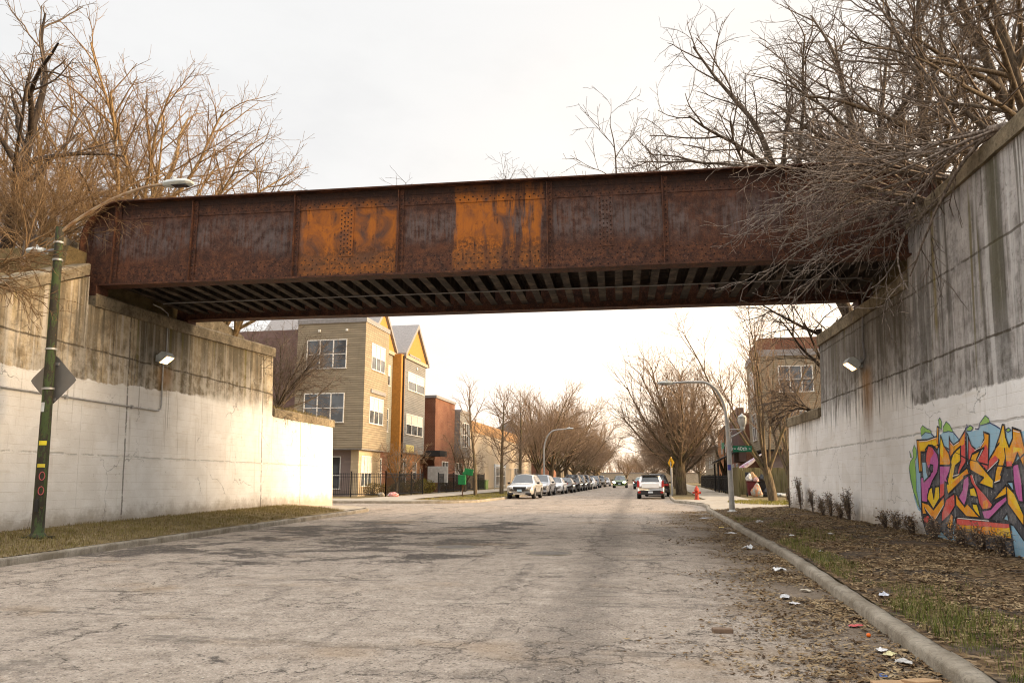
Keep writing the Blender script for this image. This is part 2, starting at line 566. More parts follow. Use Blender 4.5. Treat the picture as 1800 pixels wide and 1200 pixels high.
def m_rust(name='rusted_plate', web=True):
    t = NT(name)
    p = t.pos
    X, Y, Z = t.sep(p)
    big = t.noise(t.mp(p, (.8, .8, 1)), .9, 5, .6)
    mid = t.noise(p, 4.5, 6, .7)
    fine = t.noise(p, 32, 4, .75)
    c = t.ramp(t.add(t.mul(mid, .6), t.mul(fine, .4)), [(.36, (.018, .008, .006)), (.50, (.070, .027, .015)), (.66, (.185, .072, .032))])
    if web:
        vs = t.noise(t.mp(p, (7, 7, .45)), 2.4, 5, .7)
        # dull grey sheen put into the colour of the panels' upper middle
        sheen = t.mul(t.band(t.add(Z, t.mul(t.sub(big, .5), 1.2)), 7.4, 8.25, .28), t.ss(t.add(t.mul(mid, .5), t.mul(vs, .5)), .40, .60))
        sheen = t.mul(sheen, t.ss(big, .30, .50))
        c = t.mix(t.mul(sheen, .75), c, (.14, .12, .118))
        fl = t.mul(t.ss(t.noise(p, 13, 6, .8), .52, .62), t.ss(t.add(Z, t.mul(mid, .8)), 7.9, 7.3))
        c = t.mix(t.mul(fl, .65), c, (.20, .075, .035))
        c = t.mix(t.mul(t.ss(t.noise(t.mp(p, (1, 1, .8), loc=(3, 0, 5)), 2.0, 7, .75), .52, .66), .45), c, (.15, .052, .022))
        c = t.mix(t.mul(t.ss(t.noise(p, 20, 5, .8), .62, .68), .6), c, (.25, .19, .16))
        c = t.mix(t.mul(t.ss(vs, .55, .72), .42), c, (.018, .010, .008))
        # bright orange sheets of fresh rust
        w = t.mul(t.sub(t.noise(p, 2.6, 5, .65), .5), .5)
        o1 = t.mul(t.ss(t.add(X, t.mul(w, .35)), -8.12, -7.85), t.ss(X, -5.42, -5.50))
        o1 = t.mul(o1, t.ss(t.add(Z, w), 8.72, 8.3))
        xw = t.add(X, t.add(t.mul(t.sub(t.noise(t.mp(p, (2.2, 1, .35)), 2, 3), .5), .5), 0.0))
        o2 = t.mul(t.ss(xw, -4.0, -3.92), t.ss(X, -1.66, -1.72))
        streaky = t.noise(t.mp(p, (2.6, 1, .35), loc=(2, 0, 1)), 1.6, 4, .6)
        o2 = t.mul(o2, t.ma('MAXIMUM', t.ss(t.add(xw, t.mul(Z, .0)), -3.1, -3.25), t.ss(streaky, .40, .56)))
        org = t.mul(t.ma('MAXIMUM', o1, o2), t.ss(Y, 18.3, 18.1))
        oc = t.ramp(t.noise(t.mp(p, (1.0, 1, .8), loc=(4, 0, 2)), 1.7, 5, .62, .8), [(.34, (.11, .052, .035)), (.45, (.28, .092, .020)), (.57, (.44, .135, .013)), (.66, (.30, .098, .020)), (.76, (.17, .085, .055))])
        gap = t.mul(t.ss(t.add(t.add(Z, t.mul(big, .7)), t.mul(w, 1.2)), 7.95, 7.5), t.ss(t.noise(p, 9, 6, .8), .44, .56))
        oc = t.mix(t.mul(gap, .85), oc, (.075, .030, .012))
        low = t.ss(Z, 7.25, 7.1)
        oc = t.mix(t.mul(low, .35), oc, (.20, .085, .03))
        org = t.mul(org, t.ss(t.add(t.mul(mid, .6), t.mul(vs, .55)), .38, .56))
        c = t.mix(t.mul(org, .96), c, oc)
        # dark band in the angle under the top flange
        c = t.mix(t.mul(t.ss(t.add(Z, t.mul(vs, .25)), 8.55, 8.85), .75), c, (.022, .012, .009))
    else:
        vs = mid
    t.bump(t.add(t.mul(fine, .6), t.mul(mid, .8)), .7, .012)
    return t.out(c, t.add(.62, t.mul(mid, .25)), .12, spec=.35)


def m_bark(name, a, b, moss=None):
    t = NT(name)
    p = t.ob
    f = t.noise(t.mp(p, (9, 9, 1.4)), 1.6, 5, .7)
    c = t.mix(t.ss(f, .35, .68), a, b)
    if moss: c = t.mix(t.mul(t.ss(t.noise(p, 1.6, 4), .5, .66), .6), c, moss)
    t.bump(f, .7, .03)
    return t.out(c, .92, spec=.15)


def m_siding(name, a, b, pitch=.17):
    t = NT(name)
    p = t.ob
    X, Y, Z = t.sep(p)
    fr = t.ma('FRACT', t.ma('DIVIDE', Z, pitch))
    idx = t.ma('FLOOR', t.ma('DIVIDE', Z, pitch))
    n = t.noise(t.comb(t.mul(t.add(X, Y), .35), idx, 0.0), 1.7, 3)
    c = t.mix(t.ss(n, .35, .65), a, b)
    c = t.mix(t.mul(t.ss(t.noise(t.mp(p, (2, 2, .3)), 1.3, 4), .5, .75), .3), c, tuple(x * .6 for x in a))
    gap = t.ss(fr, .14, .04)
    c = t.mix(t.mul(gap, .7), c, tuple(x * .25 for x in a))
    t.bump(t.add(t.sub(1.0, fr), t.mul(gap, -.8)), .8, .03)
    return t.out(c, .75, spec=.25)


def m_brick(name, a, b, mortar, sx=.22, sz=.075):
    t = NT(name)
    p = t.ob
    X, Y, Z = t.sep(p)
    br = t.n('ShaderNodeTexBrick')
    t.put(br.inputs['Vector'], t.comb(t.add(X, Y), Z, 0.0))
    br.inputs['Scale'].default_value = 1.0
    br.inputs['Brick Width'].default_value = sx; br.inputs['Row Height'].default_value = sz
    br.inputs['Mortar Size'].default_value = .008
    t.put(br.inputs['Color1'], a); t.put(br.inputs['Color2'], b); t.put(br.inputs['Mortar'], mortar)
    c = t.mix(t.mul(t.ss(t.noise(p, .8, 5), .4, .7), .4), br.outputs['Color'], tuple(x * .55 for x in a))
    t.bump(t.mul(br.outputs['Fac'], -1.0), .6, .01)
    return t.out(c, .85, spec=.2)


def m_glass(name, tint=(.035, .04, .045), rough=.06):
    t = NT(name)
    w = t.noise(t.ob, .9, 2)
    c = t.mix(t.ss(w, .42, .62), tint, tuple(x * 2.6 for x in tint))
    t.bump(w, .06, .05)
    return t.out(c, rough, spec=.9)


def m_verge():
    t = NT('verge_soil')
    p = t.pos
    X, Y, Z = t.sep(p)
    big = t.noise(p, .9, 5, .65)
    lit = t.vor(t.vadd(p, t.noise(p, 9, 3, col=True), .08), 17, 'F1', 'Color')
    lv = t.sep(lit)[0]
    c = t.ramp(lv, [(.1, (.045, .030, .018)), (.45, (.105, .068, .036)), (.8, (.19, .125, .066)), (1, (.28, .2, .12))])
    c = t.mix(t.mul(t.ss(big, .5, .62), .8), c, (.075, .06, .048))
    c = t.mix(t.mul(t.ss(t.noise(p, 1.7, 5, .7), .58, .68), .35), c, (.10, .115, .03))
    t.bump(t.add(lv, t.noise(p, 30, 3)), .9, .03)
    return t.out(c, .95, spec=.1)


def m_drygrass():
    t = NT('dry_grass')
    p = t.pos
    f = t.noise(t.mp(p, (1, 1, 1)), 1.3, 6, .7)
    g = t.noise(p, 40, 3, .7)
    c = t.ramp(t.add(t.mul(f, .6), t.mul(g, .4)), [(.34, (.07, .052, .028)), (.5, (.20, .15, .075)), (.66, (.33, .255, .14))])
    t.bump(g, .9, .03)
    return t.out(c, .95, spec=.1)


def m_twocol(name, cols, scale=3.0, rough=.8, stretch=(1, 1, 1), spec=.25):
    t = NT(name)
    f = t.noise(t.mp(t.pos, stretch), scale, 4, .6)
    k = len(cols)
    c = t.ramp(f, [(.3 + .4 * i / max(1, k - 1), col) for i, col in enumerate(cols)])
    c = t.mix(t.mul(t.ss(t.noise(t.pos, 26, 3), .55, .75), .18), c, (.3, .25, .2))
    return t.out(c, rough, spec=spec)


def m_leaf(name, cols, scale=1.0):
    t = NT(name)
    c = t.ramp(t.vor(t.pos, 9.0, 'F1', 'Color'), [(.15 + .7 * i / (len(cols) - 1), c) for i, c in enumerate(cols)])
    return t.out(c, .85, spec=.15)


def m_emit(name, col, strength):
    t = NT(name)
    return t.out((.8, .8, .8), .4, emis=col, estr=strength)


def m_carpaint(name, col, metal=.35):
    t = NT(name)
    X, Y, Z = t.sep(t.ob)
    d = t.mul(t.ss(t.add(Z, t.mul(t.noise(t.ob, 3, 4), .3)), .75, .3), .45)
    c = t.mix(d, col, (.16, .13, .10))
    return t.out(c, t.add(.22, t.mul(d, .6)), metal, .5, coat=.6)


M = {}
M['asphalt'] = m_asphalt()
M['pave'] = m_pave('pavement_concrete', (.34, .29, .225), (.46, .40, .32))
M['kerb'] = m_kerb()
M['wallL'] = m_wall('whitewashed_concrete_sunny', -1)
M['wallR'] = m_wall('whitewashed_concrete_grey', 1)
M['coping'] = m_coping()
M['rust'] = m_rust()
M['rustp'] = m_rust('rusted_section', False)
M['rivet'] = m_twocol('rivet_heads', [(.016, .009, .007), (.06, .028, .017)], 7, .75)
M['steel'] = m_twocol('sooty_steel', [(.018, .014, .011), (.05, .036, .026), (.11, .075, .05)], 3, .8, (1, 1, 1))
M['beam'] = m_twocol('beam_steel', [(.014, .010, .007), (.034, .024, .017), (.12, .088, .06)], 2.6, .8)
M['bark_grey'] = m_bark('bark_grey', (.060, .045, .033), (.17, .135, .10))
M['twig_grey'] = m_bark('twig_grey', (.085, .064, .050), (.19, .15, .12))
M['twig_pale'] = m_bark('twig_pale', (.085, .066, .053), (.34, .275, .225))
M['bark_tan'] = m_bark('bark_tan', (.14, .09, .042), (.36, .25, .13))
M['twig_tan'] = m_bark('twig_tan', (.12, .075, .042), (.28, .185, .10))
M['bark_street'] = m_bark('bark_street', (.075, .056, .036), (.19, .145, .095), (.15, .125, .05))
M['twig_street'] = m_bark('twig_street', (.16, .105, .068), (.34, .245, .165))
M['bark_dark'] = m_bark('bark_dark', (.022, .017, .014), (.06, .045, .035))
M['verge'] = m_verge()
M['dry'] = m_drygrass()
M['glass'] = m_glass('window_glass')
M['cglass'] = m_glass('car_glass', (.02, .022, .024), .04)
M['white'] = plain('white_frame', (.76, .73, .68), .5)
M['black'] = plain('black_iron', (.012, .012, .013), .5)
M['rubber'] = plain('tyre_rubber', (.02, .02, .02), .9)
M['trim'] = plain('black_trim', (.025, .024, .024), .6)
M['chrome'] = plain('bright_metal', (.6, .6, .6), .25, .9)
M['galv'] = plain('galvanised_steel', (.42, .41, .39), .5, .45)
M['lampgrey'] = plain('lamp_grey', (.50, .52, .50), .5, .1)
M['slate'] = plain('grey_trim', (.26, .245, .24), .7)
# ------------------------------------------------------------------ ground plan
SL = .05                       # the far street bears slightly right
STA = math.atan(SL)


def interp(pts, v):
    if v <= pts[0][0]: return pts[0][1]
    for (a, b), (c, d) in zip(pts, pts[1:]):
        if v <= c: return b + (d - b) * (v - a) / (c - a)
    return pts[-1][1]


def xr(Y):
    return interp([(-80, 1.9), (6, 2.40), (10, 2.68), (14, 2.93), (22, 3.16), (33, 3.50), (37, 3.9), (40, 4.0), (43, 3.7), (45.5, 3.05), (50, 3.15), (60, 3.65), (70, 4.15), (2000, 4.15 + 1930 * SL)], Y)


def xl(Y):
    if Y < 31: return interp([(-80, -10.7), (12, -10.6), (31, -10.4)], Y)
    if Y <= 34.0:
        k = min(1.0, (Y - 31) / 3.0)
        return -10.4 - (3 - math.sqrt(max(0, 9 - 9 * k * k)))
    if Y <= 42.3: return -90.0
    if Y < 45.3:
        k = min(1.0, (45.3 - Y) / 3.0)
        return -8.15 - (3 - math.sqrt(max(0, 9 - 9 * k * k)))
    return -8.15 + SL * (Y - 45.3)


YS = [-80, -40, -20, -10] + [y * 1.0 for y in range(-5, 31)] + [31, 31.5, 32, 32.5, 33, 33.4, 33.7, 33.9, 34.0, 34.001, 35, 36, 37, 38, 39, 40, 41, 42.3, 42.301, 42.4, 42.6, 42.9, 43.3, 43.8, 44.4, 45.3] + \
     [46, 48, 50, 52.5, 55, 60, 65, 70, 80, 90, 106, 130, 160, 200, 260, 400, 800, 1500]


def strip(name, mat, ys, fl, fr, dz, nx=1, zf=None):
    b = MB()
    for i, Y in enumerate(ys):
        a, c = fl(Y), fr(Y)
        for j in range(nx + 1):
            x = a + (c - a) * j / nx
            b.v.append((x, Y, roadz(Y) + dz + (zf(x, Y) if zf else 0)))
    for i in range(len(ys) - 1):
        for j in range(nx):
            o = i * (nx + 1) + j
            b.f.append([o, o + 1, o + nx + 2, o + nx + 1])
    b.m = [0] * len(b.f); b.sm = [True] * len(b.f)
    return b.obj(name, mat)


struct(strip('road', M['asphalt'], YS, xl, xr, 0.0, 4))

# open ground either side of the street, one mesh out to the horizon
b = MB()
for fl, fr in ((lambda Y: -700.0, lambda Y: xl(Y) - .09), (lambda Y: xr(Y) + .09, lambda Y: 700.0)):
    o = len(b.v)
    for Y in YS:
        b.v += [(fl(Y), Y, roadz(Y) + .10), (fr(Y), Y, roadz(Y) + .10)]
    for i in range(len(YS) - 1):
        k = o + 2 * i
        b.f.append([k, k + 1, k + 3, k + 2])
b.m = [0] * len(b.f); b.sm = [False] * len(b.f)
struct(b.obj('ground', M['dry']))


def kerb_line(name, pts, side, w=.16, h=.135, joints=2.6, drop=None):
    """kerb swept along pts (x,y); side=+1 means the kerb body lies at +x of the road edge"""
    rng = random.Random(len(pts))
    b = MB()
    P = []
    for (x0, y0), (x1, y1) in zip(pts, pts[1:]):
        n = max(1, int(math.hypot(x1 - x0, y1 - y0) / .3))
        for i in range(n): P.append((x0 + (x1 - x0) * i / n, y0 + (y1 - y0) * i / n))
    P.append(pts[-1])
    n = len(P)
    prof = [(0, -.05), (.0, h - .035), (.03, h), (w, h + .004), (w, -.05)]
    acc = 0
    for i, (x, y) in enumerate(P):
        x0, y0 = P[max(0, i - 1)]; x1, y1 = P[min(n - 1, i + 1)]
        tx, ty = x1 - x0, y1 - y0
        L = math.hypot(tx, ty); tx /= L; ty /= L
        nx, ny = (ty, -tx) if side > 0 else (-ty, tx)
        if i: acc += math.hypot(x - P[i - 1][0], y - P[i - 1][1])
        jz = -.012 if (acc % joints) < .3 and i else 0
        if drop: jz -= .035 * max(0, min(1, (y - drop[0]) / 1.2, (drop[1] - y) / 1.2))
        for u, z in prof:
            q = MN.noise(Vector((x * 3, y * 3, u * 9 + z * 7))) * .014
            b.v.append((x + nx * (u + q), y + ny * (u + q), roadz(y) + z + (q + jz if z > 0 else 0)))
    m = len(prof)
    for i in range(n - 1):
        for j in range(m - 1):
            k = i * m + j
            b.f.append([k, k + m, k + m + 1, k + 1] if side > 0 else [k, k + 1, k + m + 1, k + m])
    b.m = [0] * len(b.f); b.sm = [True] * len(b.f)
    struct(b.obj(name, M['kerb']))


kerb_line('kerb', [(xr(y), y) for y in [-20, -8, 0, 6, 15, 22, 28, 33, 37, 40, 43, 44.5, 45.5, 50, 60, 70, 120, 260]], 1, drop=(39.5, 44.5))
kerb_line('kerb', [(xl(y), y) for y in [-20, 0, 12, 31, 31.5, 32, 32.5, 33, 33.4, 33.7, 33.9]] + [(-14.6, 34.02)], -1)
kerb_line('kerb', [(-60, 42.2), (-11.9, 42.2)] + [(xl(y), y) for y in [42.4, 42.6, 42.9, 43.3, 43.8, 44.4, 45.3, 52, 60, 120, 260]], -1)


# verges between the kerbs and the walls
def vgrid(name, mat, y0, y1, fx0, fx1, zf, step=.25, nx=16):
    b = MB()
    n = int((y1 - y0) / step)
    for i in range(n + 1):
        Y = y0 + (y1 - y0) * i / n
        a, c = fx0(Y), fx1(Y)
        for j in range(nx + 1):
            x = a + (c - a) * j / nx
            b.v.append((x, Y, zf(x, Y)))
    for i in range(n):
        for j in range(nx):
            o = i * (nx + 1) + j
            b.f.append([o, o + 1, o + nx + 2, o + nx + 1])
    b.m = [0] * len(b.f); b.sm = [True] * len(b.f)
    return struct(b.obj(name, mat))


def vzr(x, Y):
    a = xr(Y) + .17
    t = min(1, max(0, (x - a) / (6.4 - a)))
    up = .03 + .12 * max(0, min(1, (Y - 10) / 8))
    return roadz(Y) + .143 + up * t ** 1.5 + .03 * math.sin(3.1 * t) + (MN.noise(Vector((x * 1.3, Y * 1.3, 0))) * .03 + MN.noise(Vector((x * 4, Y * 4, 3))) * .012) * min(1, t * 6)


def vzl(x, Y):
    a = xl(min(Y, 31)) - .17
    t = min(1, max(0, (a - x) / 2.8))
    return roadz(Y) + .143 + .20 * t + .04 * math.sin(3.1 * t) + (MN.noise(Vector((x * 1.3, Y * 1.3, 5))) * .03 + MN.noise(Vector((x * 4, Y * 4, 9))) * .012) * min(1, t * 6)


vgrid('verge', M['verge'], -14, 31.6, lambda Y: xr(Y) + .145, lambda Y: 6.5, vzr)
vgrid('verge', M['dry'], -14, 29.3, lambda Y: -13.5, lambda Y: xl(min(Y, 31)) - .145, vzl)

# concrete footways
sw = M['pave']
struct(strip('pavement', sw, [31.6, 32.2, 33, 34, 35, 36, 37, 38, 40, 42, 43, 44, 45.5, 47], lambda Y: xr(Y) + .16, lambda Y: 11.5 if Y > 33 else 6.4 + (Y - 31.6) * 3, .150, 10, lambda x, Y: -.035 * max(0, min(1, (Y - 39.5) / 1.2, (44.5 - Y) / 1.2)) * max(0, 1 - (x - xr(Y)) / 1.2)))
struct(strip('pavement', sw, [47.001, 50, 52.5, 55, 60, 65, 70, 90, 106, 160, 260], lambda Y: xr(Y) + 1.9, lambda Y: xr(Y) + 4.6, .150, 1))
struct(strip('pavement', sw, [29.3, 30, 31, 31.5, 32, 32.5, 33, 33.4, 33.7, 33.88], lambda Y: -13.35, lambda Y: xl(Y) - .16, .152, 1))
struct(strip('pavement', sw, [42.4, 42.6, 42.9, 43.3, 43.8, 44.4, 45.3, 47], lambda Y: -40, lambda Y: min(xl(Y) - .18, -12.2 + max(0, 44.2 - Y) * 2.2), .150, 2))
struct(strip('pavement', sw, [47.001, 50, 52.5, 55, 60, 65, 70, 90, 106, 160, 260], lambda Y: -16.2 + SL * (Y - 47), lambda Y: -12.6 + SL * (Y - 47), .150, 1))

# fill behind the walls
b = MB()
b.prism([(-20, -1), (-20, 2.2), (4, 2.2), (8, 3.3), (12.5, 4.95), (14.8, 5.8), (17.2, 6.85), (17.3, 7.5), (23.2, 7.5), (23.3, 6.45), (28.0, 6.4), (28.3, 4.35), (34.8, 4.2), (34.85, -1)], 'x', -14.0, -60)
b.prism([(-20, -1), (-20, 7.35), (17.5, 7.35), (17.6, 7.5), (23.2, 7.5), (23.3, 6.15), (25.9, 6.1), (26.1, 3.7), (30.8, 3.65), (30.85, -1)], 'x', 7.25, 60)
struct(b.obj('embankment', M['dry']))


# ------------------------------------------------------------------ retaining walls
def wall_body(b, side, prof, thick=.75):
    """prof: closed outline in (Y, z); battered face, plumb back"""
    n = len(prof)
    vs = [(facex(z, side), y, z) for y, z in prof] + [(facex(3, side) + side * thick, y, z) for y, z in prof]
    fs = [list(range(n)), list(range(n, 2 * n))[::-1]] + [(i, n + i, n + (i + 1) % n, (i + 1) % n) for i in range(n)]
    if side > 0: fs = [f[::-1] if isinstance(f, list) else f[::-1] for f in fs]
    b.add(vs, fs)


def cap_strip(b, side, pts, h, out=.09, back=.80, seed=1):
    """a coping following pts (Y, ztop), proud of the face, with worn arrises"""
    rng = random.Random(seed)
    P = []
    for (y0, z0), (y1, z1) in zip(pts, pts[1:]):
        n = max(1, int(abs(y1 - y0) / .35))
        for i in range(n): P.append((y0 + (y1 - y0) * i / n, z0 + (z1 - z0) * i / n))
    P.append(pts[-1])
    base = len(b.v)
    for y, z in P:
        q = [MN.noise(Vector((y * 2.3, k * 5.1, seed))) * .022 for k in range(5)]
        fx = facex(z, side)
        b.v += [(fx - side * (out + q[0]), y, z - h), (fx - side * (out + q[1]), y, z - .05 + q[2]), (fx - side * (out - .05), y, z + q[3]),
                (fx + side * back, y, z + q[4]), (fx + side * back, y, z - h)]
    n = len(P)
    for i in range(n - 1):
        for j in range(5):
            k = base + i * 5 + j; k2 = base + i * 5 + (j + 1) % 5
            f = [k, k2, k2 + 5, k + 5]
            b.f.append(f if side < 0 else f[::-1])
    for e in (0, n - 1):
        b.f.append([base + e * 5 + j for j in range(5)])
    c = len(b.f) - len(b.m)
    b.m += [b.cm] * c; b.sm += [False] * c


# left, sloping up to the bridge
b = MB()
wall_body(b, -1, [(-14, -.6), (17.62, -.6), (17.62, 6.74), (14.75, 5.55), (8, 2.85), (4, 2.0), (-14, 2.0)])
wl1 = b.obj('retaining_wall', M['wallL'])
tag(wl1, 'stained concrete retaining wall on the left whose top slopes up to the bridge, behind the green pole', 'wall')
b = MB(); cap_strip(b, -1, [(-14, 2.28), (4, 2.28), (8, 3.15), (14.75, 5.87), (17.50, 7.06)], .31, seed=3)
b.obj('coping', M['coping'], wl1)

# left abutment
b = MB()
wall_body(b, -1, [(17.625, -.6), (28.45, -.6), (28.45, 6.40), (17.625, 6.00)])
wl2 = b.obj('bridge_abutment', M['wallL'])
tag(wl2, 'left bridge abutment under the girder end, blackened above and whitewashed below', 'abutment')
b = MB(); cap_strip(b, -1, [(17.80, 6.36), (22, 6.45), (28.5, 6.72)], .37, seed=5)
b.obj('bridge_seat', M['coping'], wl2)
b = MB(); b.box(-14.5, 18.95, 6.0, -15.2, 23.2, 7.7)
b.obj('backwall', M['coping'], wl2)
b = MB(); b.box(-14.5, 17.72, 6.0, -15.5, 18.94, 7.9)
bevel(b.obj('concrete_pier', M['coping'], wl2), .03)
b = MB(); b.prism([(22.9, 6.3), (22.9, 7.45), (23.4, 7.5), (24.6, 7.35), (26.2, 7.1), (27.2, 6.95), (27.4, 6.4)], 'x', -14.15, -14.8)
bevel(b.obj('broken_parapet', M['coping'], wl2), .05)

# left low wing
b = MB()
wall_body(b, -1, [(28.455, -.6), (34.92, -.6), (34.92, 4.02), (28.455, 4.02)])
wl3 = b.obj('wing_wall', M['wallL'])
tag(wl3, 'low whitewashed wing wall on the left with grass along its top, beside the corner apartments', 'wall')
b = MB(); cap_strip(b, -1, [(28.5, 4.33), (35.0, 4.35)], .34, seed=8)
b.obj('coping', M['coping'], wl3)

# right
b = MB()
wall_body(b, 1, [(-14, -.6), (18.1, -.6), (18.1, 7.16), (-14, 7.16)], .7)
wr1 = b.obj('retaining_wall', M['wallR'])
tag(wr1, 'tall grey retaining wall on the right, whitewashed below and carrying colourful graffiti', 'wall')
b = MB(); cap_strip(b, 1, [(-14, 7.52), (17.9, 7.50)], .34, seed=11)
b.obj('coping', M['coping'], wr1)

b = MB()
wall_body(b, 1, [(18.11, -.6), (26.05, -.6), (26.05, 5.88), (18.11, 5.88)], .9)
wr2 = b.obj('bridge_abutment', M['wallR'])
tag(wr2, 'right bridge abutment streaked black and brown above its white paint', 'abutment')
b = MB(); cap_strip(b, 1, [(18.13, 6.22), (26.15, 6.26)], .37, seed=13)
b.obj('bridge_seat', M['coping'], wr2)
b = MB(); b.box(7.65, 17.9, 5.8, 8.3, 23.2, 7.7)
b.obj('backwall', M['coping'], wr2)

b = MB()
wall_body(b, 1, [(26.055, -.6), (30.98, -.6), (30.98, 3.56), (26.055, 3.56)], .7)
wr3 = b.obj('wing_wall', M['wallR'])
tag(wr3, 'low whitewashed wing wall at the far end of the right abutment, twigs hanging over it', 'wall')
b = MB(); cap_strip(b, 1, [(26.17, 3.88), (31.06, 3.90)], .34, seed=17)
b.obj('coping', M['coping'], wr3)

# ------------------------------------------------------------------ railway bridge
BY0, BY1 = 18.0, 22.4           # outer faces of the two girders
BZ0, BZ1 = 6.57, 8.83
BX0, BX1 = -14.05, 7.35
bridge = thing('railway_bridge', 'rusty riveted plate girder railway bridge spanning the street between two concrete abutments', 'bridge', (0, 0, 0))
STIFF = [-13.2, -11.0, -8.17, -5.40, -1.62, 1.18, 4.08, 6.35]


def girder_outline(inset=0.0):
    r = 1.05
    p = [(BX0 + inset, BZ0 + inset)]
    p += [(BX1 - inset, BZ0 + inset)]
    n = 9
    for i in range(n + 1):
        a = math.pi / 2 * i / n
        p.append((BX1 - r + (r - inset) * math.cos(a), BZ1 - r + (r - inset) * math.sin(a)))
    for i in range(n + 1):
        a = math.pi / 2 * i / n
        p.append((BX0 + r - (r - inset) * math.sin(a), BZ1 - r + (r - inset) * math.cos(a)))
    return p


def girder(y, d):
    """y: outer face of web, d=+1 girder extends to +y, -1 to -y (outer side is -d)"""
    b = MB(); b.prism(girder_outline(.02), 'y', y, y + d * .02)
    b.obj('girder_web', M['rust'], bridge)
    o = -d
    # top flange follows the rounded ends
    ol = girder_outline(0)
    b = MB()
    path = ol[2:]                                   # from right end up and over to the left end
    path = [(BX1, BZ0 + .05)] + path + [(BX0, BZ0 + .05)]
    ya, yb = y + o * .22, y + d * .24
    n = len(path)
    vs = []
    for i, (x, z) in enumerate(path):
        x0, z0 = path[max(0, i - 1)]; x1, z1 = path[min(n - 1, i + 1)]
        t = Vector((x1 - x0, z1 - z0)).normalized(); nx, nz = t.y, -t.x
        vs += [(x, ya, z), (x, yb, z), (x + nx * .035, yb, z + nz * .035), (x + nx * .035, ya, z + nz * .035)]
    fs = []
    for i in range(n - 1):
        for j in range(4):
            a, c = i * 4 + j, i * 4 + (j + 1) % 4
            fs.append((a, c, c + 4, a + 4))
    b.add(vs, fs)
    b.obj('top_flange', M['rustp'], bridge)
    # riveted band and flange angle below it
    b = MB()
    b.box(BX0 + 1.0, y + o * .016, BZ1 - .44, BX1 - 1.0, y + o * .001, BZ1 - .17)
    b.box(BX0 + 1.0, y + o * .026, BZ1 - .17, BX1 - 1.0, y + o * .002, BZ1 - .002)
    x = BX0 + 1.1
    while x < BX1 - 1.05:
        b.cm = 1; b.dome((x, y + o * .016, BZ1 - .30), (0, o, 0), .023)
        b.dome((x + .11, y + o * .016, BZ1 - .37), (0, o, 0), .023)
        b.dome((x + .05, y + o * .026, BZ1 - .09), (0, o, 0), .023)
        x += .22
    b.obj('top_angle', [M['rust'], M['rivet']], bridge)
    b = MB()
    b.box(BX0 + .05, y + o * .014, BZ0 + .02, BX1 - .05, y + o * .001, BZ0 + .52)
    b.box(BX0 + .05, y + o * .024, BZ0 + .02, BX1 - .05, y + o * .0145, BZ0 + .15)
    x = BX0 + .1; b.cm = 1
    while x < BX1 - .1:
        b.dome((x, y + o * .024, BZ0 + .09), (0, o, 0), .023)
        b.dome((x + .1, y + o * .014, BZ0 + .24), (0, o, 0), .022)
        b.dome((x + .02, y + o * .014, BZ0 + .36), (0, o, 0), .022)
        b.dome((x + .1, y + o * .014, BZ0 + .47), (0, o, 0), .022)
        x += .2
    b.obj('bottom_angle', [M['rust'], M['rivet']], bridge)
    b = MB(); b.box(BX0, y + o * .20, BZ0 - .03, BX1, y + d * .22, BZ0 + .015)
    b.obj('bottom_flange', M['rustp'], bridge)
    for k, sx in enumerate(STIFF):
        b = MB()
        b.box(sx - .012, y + o * .115, BZ0 + .03, sx + .012, y + o * .027, BZ1 - .03)
        b.box(sx + .012, y + o * .040, BZ0 + .03, sx + .13, y + o * .0275, BZ1 - .03)
        z = BZ0 + .12; b.cm = 1
        while z < BZ1 - .1:
            b.dome((sx + .075, y + o * .040, z), (0, o, 0), .023)
            z += .115
        b.obj('stiffener', [M['rustp'], M['rivet']], bridge)
    for sx in (-6.78, -.20):
        b = MB(); b.box(sx - .19, y + o * .021, BZ0 + .53, sx + .19, y + o * .001, BZ1 - .45)
        b.cm = 1
        for cx in (-.13, -.045, .045, .13):
            z = BZ0 + .60 + (.05 if abs(cx) < .1 else 0)
            while z < BZ1 - .5:
                b.dome((sx + cx, y + o * .021, z), (0, o, 0), .023)
                z += .115
        b.obj('splice_plate', [M['rust'], M['rivet']], bridge)


girder(BY0, 1)
girder(BY1, -1)
# floor: I-beams, their bottom flanges showing from below, under a plank and ballast deck
x = BX0 + .75
first = None
while x < BX1 - .7:
    b = MB()
    b.box(-.10, BY0 + .25, 6.70, .10, BY1 - .25, 6.722)
    b.box(-.012, BY0 + .25, 6.722, .012, BY1 - .25, 7.13)
    b.box(-.09, BY0 + .25, 7.13, .09, BY1 - .25, 7.15)
    if first is None:
        first = b.obj('floor_beam', M['beam'], bridge, (x, 0, 0)); o = first
    else:
        o = first.copy(); COL.objects.link(o); o.parent = bridge; o.location = (x, 0, 0)
    x += .462
b = MB()
for i in range(12):
    y0 = BY0 + .28 + i * .322
    b.box(BX0 + .2, y0, 7.152, BX1 - .2, y0 + .30, 7.25)
b.obj('deck_planks', M['steel'], bridge)
b = MB(); b.box(BX0 + .1, BY0 + .26, 7.252, BX1 - .1, BY1 - .26, 7.50)
b.obj('ballast', M['verge'], bridge)
b = MB()
for yy in (19.48, 20.92): b.box(BX0 - 6, yy - .035, 7.66, BX1 + 6, yy + .035, 7.80)
b.obj('rails', M['rustp'], bridge)
b = MB()
x = BX0 - 5
while x < BX1 + 5:
    b.box(x, 18.9, 7.50, x + .22, 21.5, 7.66); x += .55
b.obj('sleepers', M['steel'], bridge)
for gx in (BX0 + .3, BX1 - .3):
    for gy in (BY0 + .02, BY1 - .02):
        b = MB(); b.box(gx - .28, gy - .24, 6.28, gx + .28, gy + .24, BZ0 - .032)
        b.obj('bearing', M['rustp'], bridge)
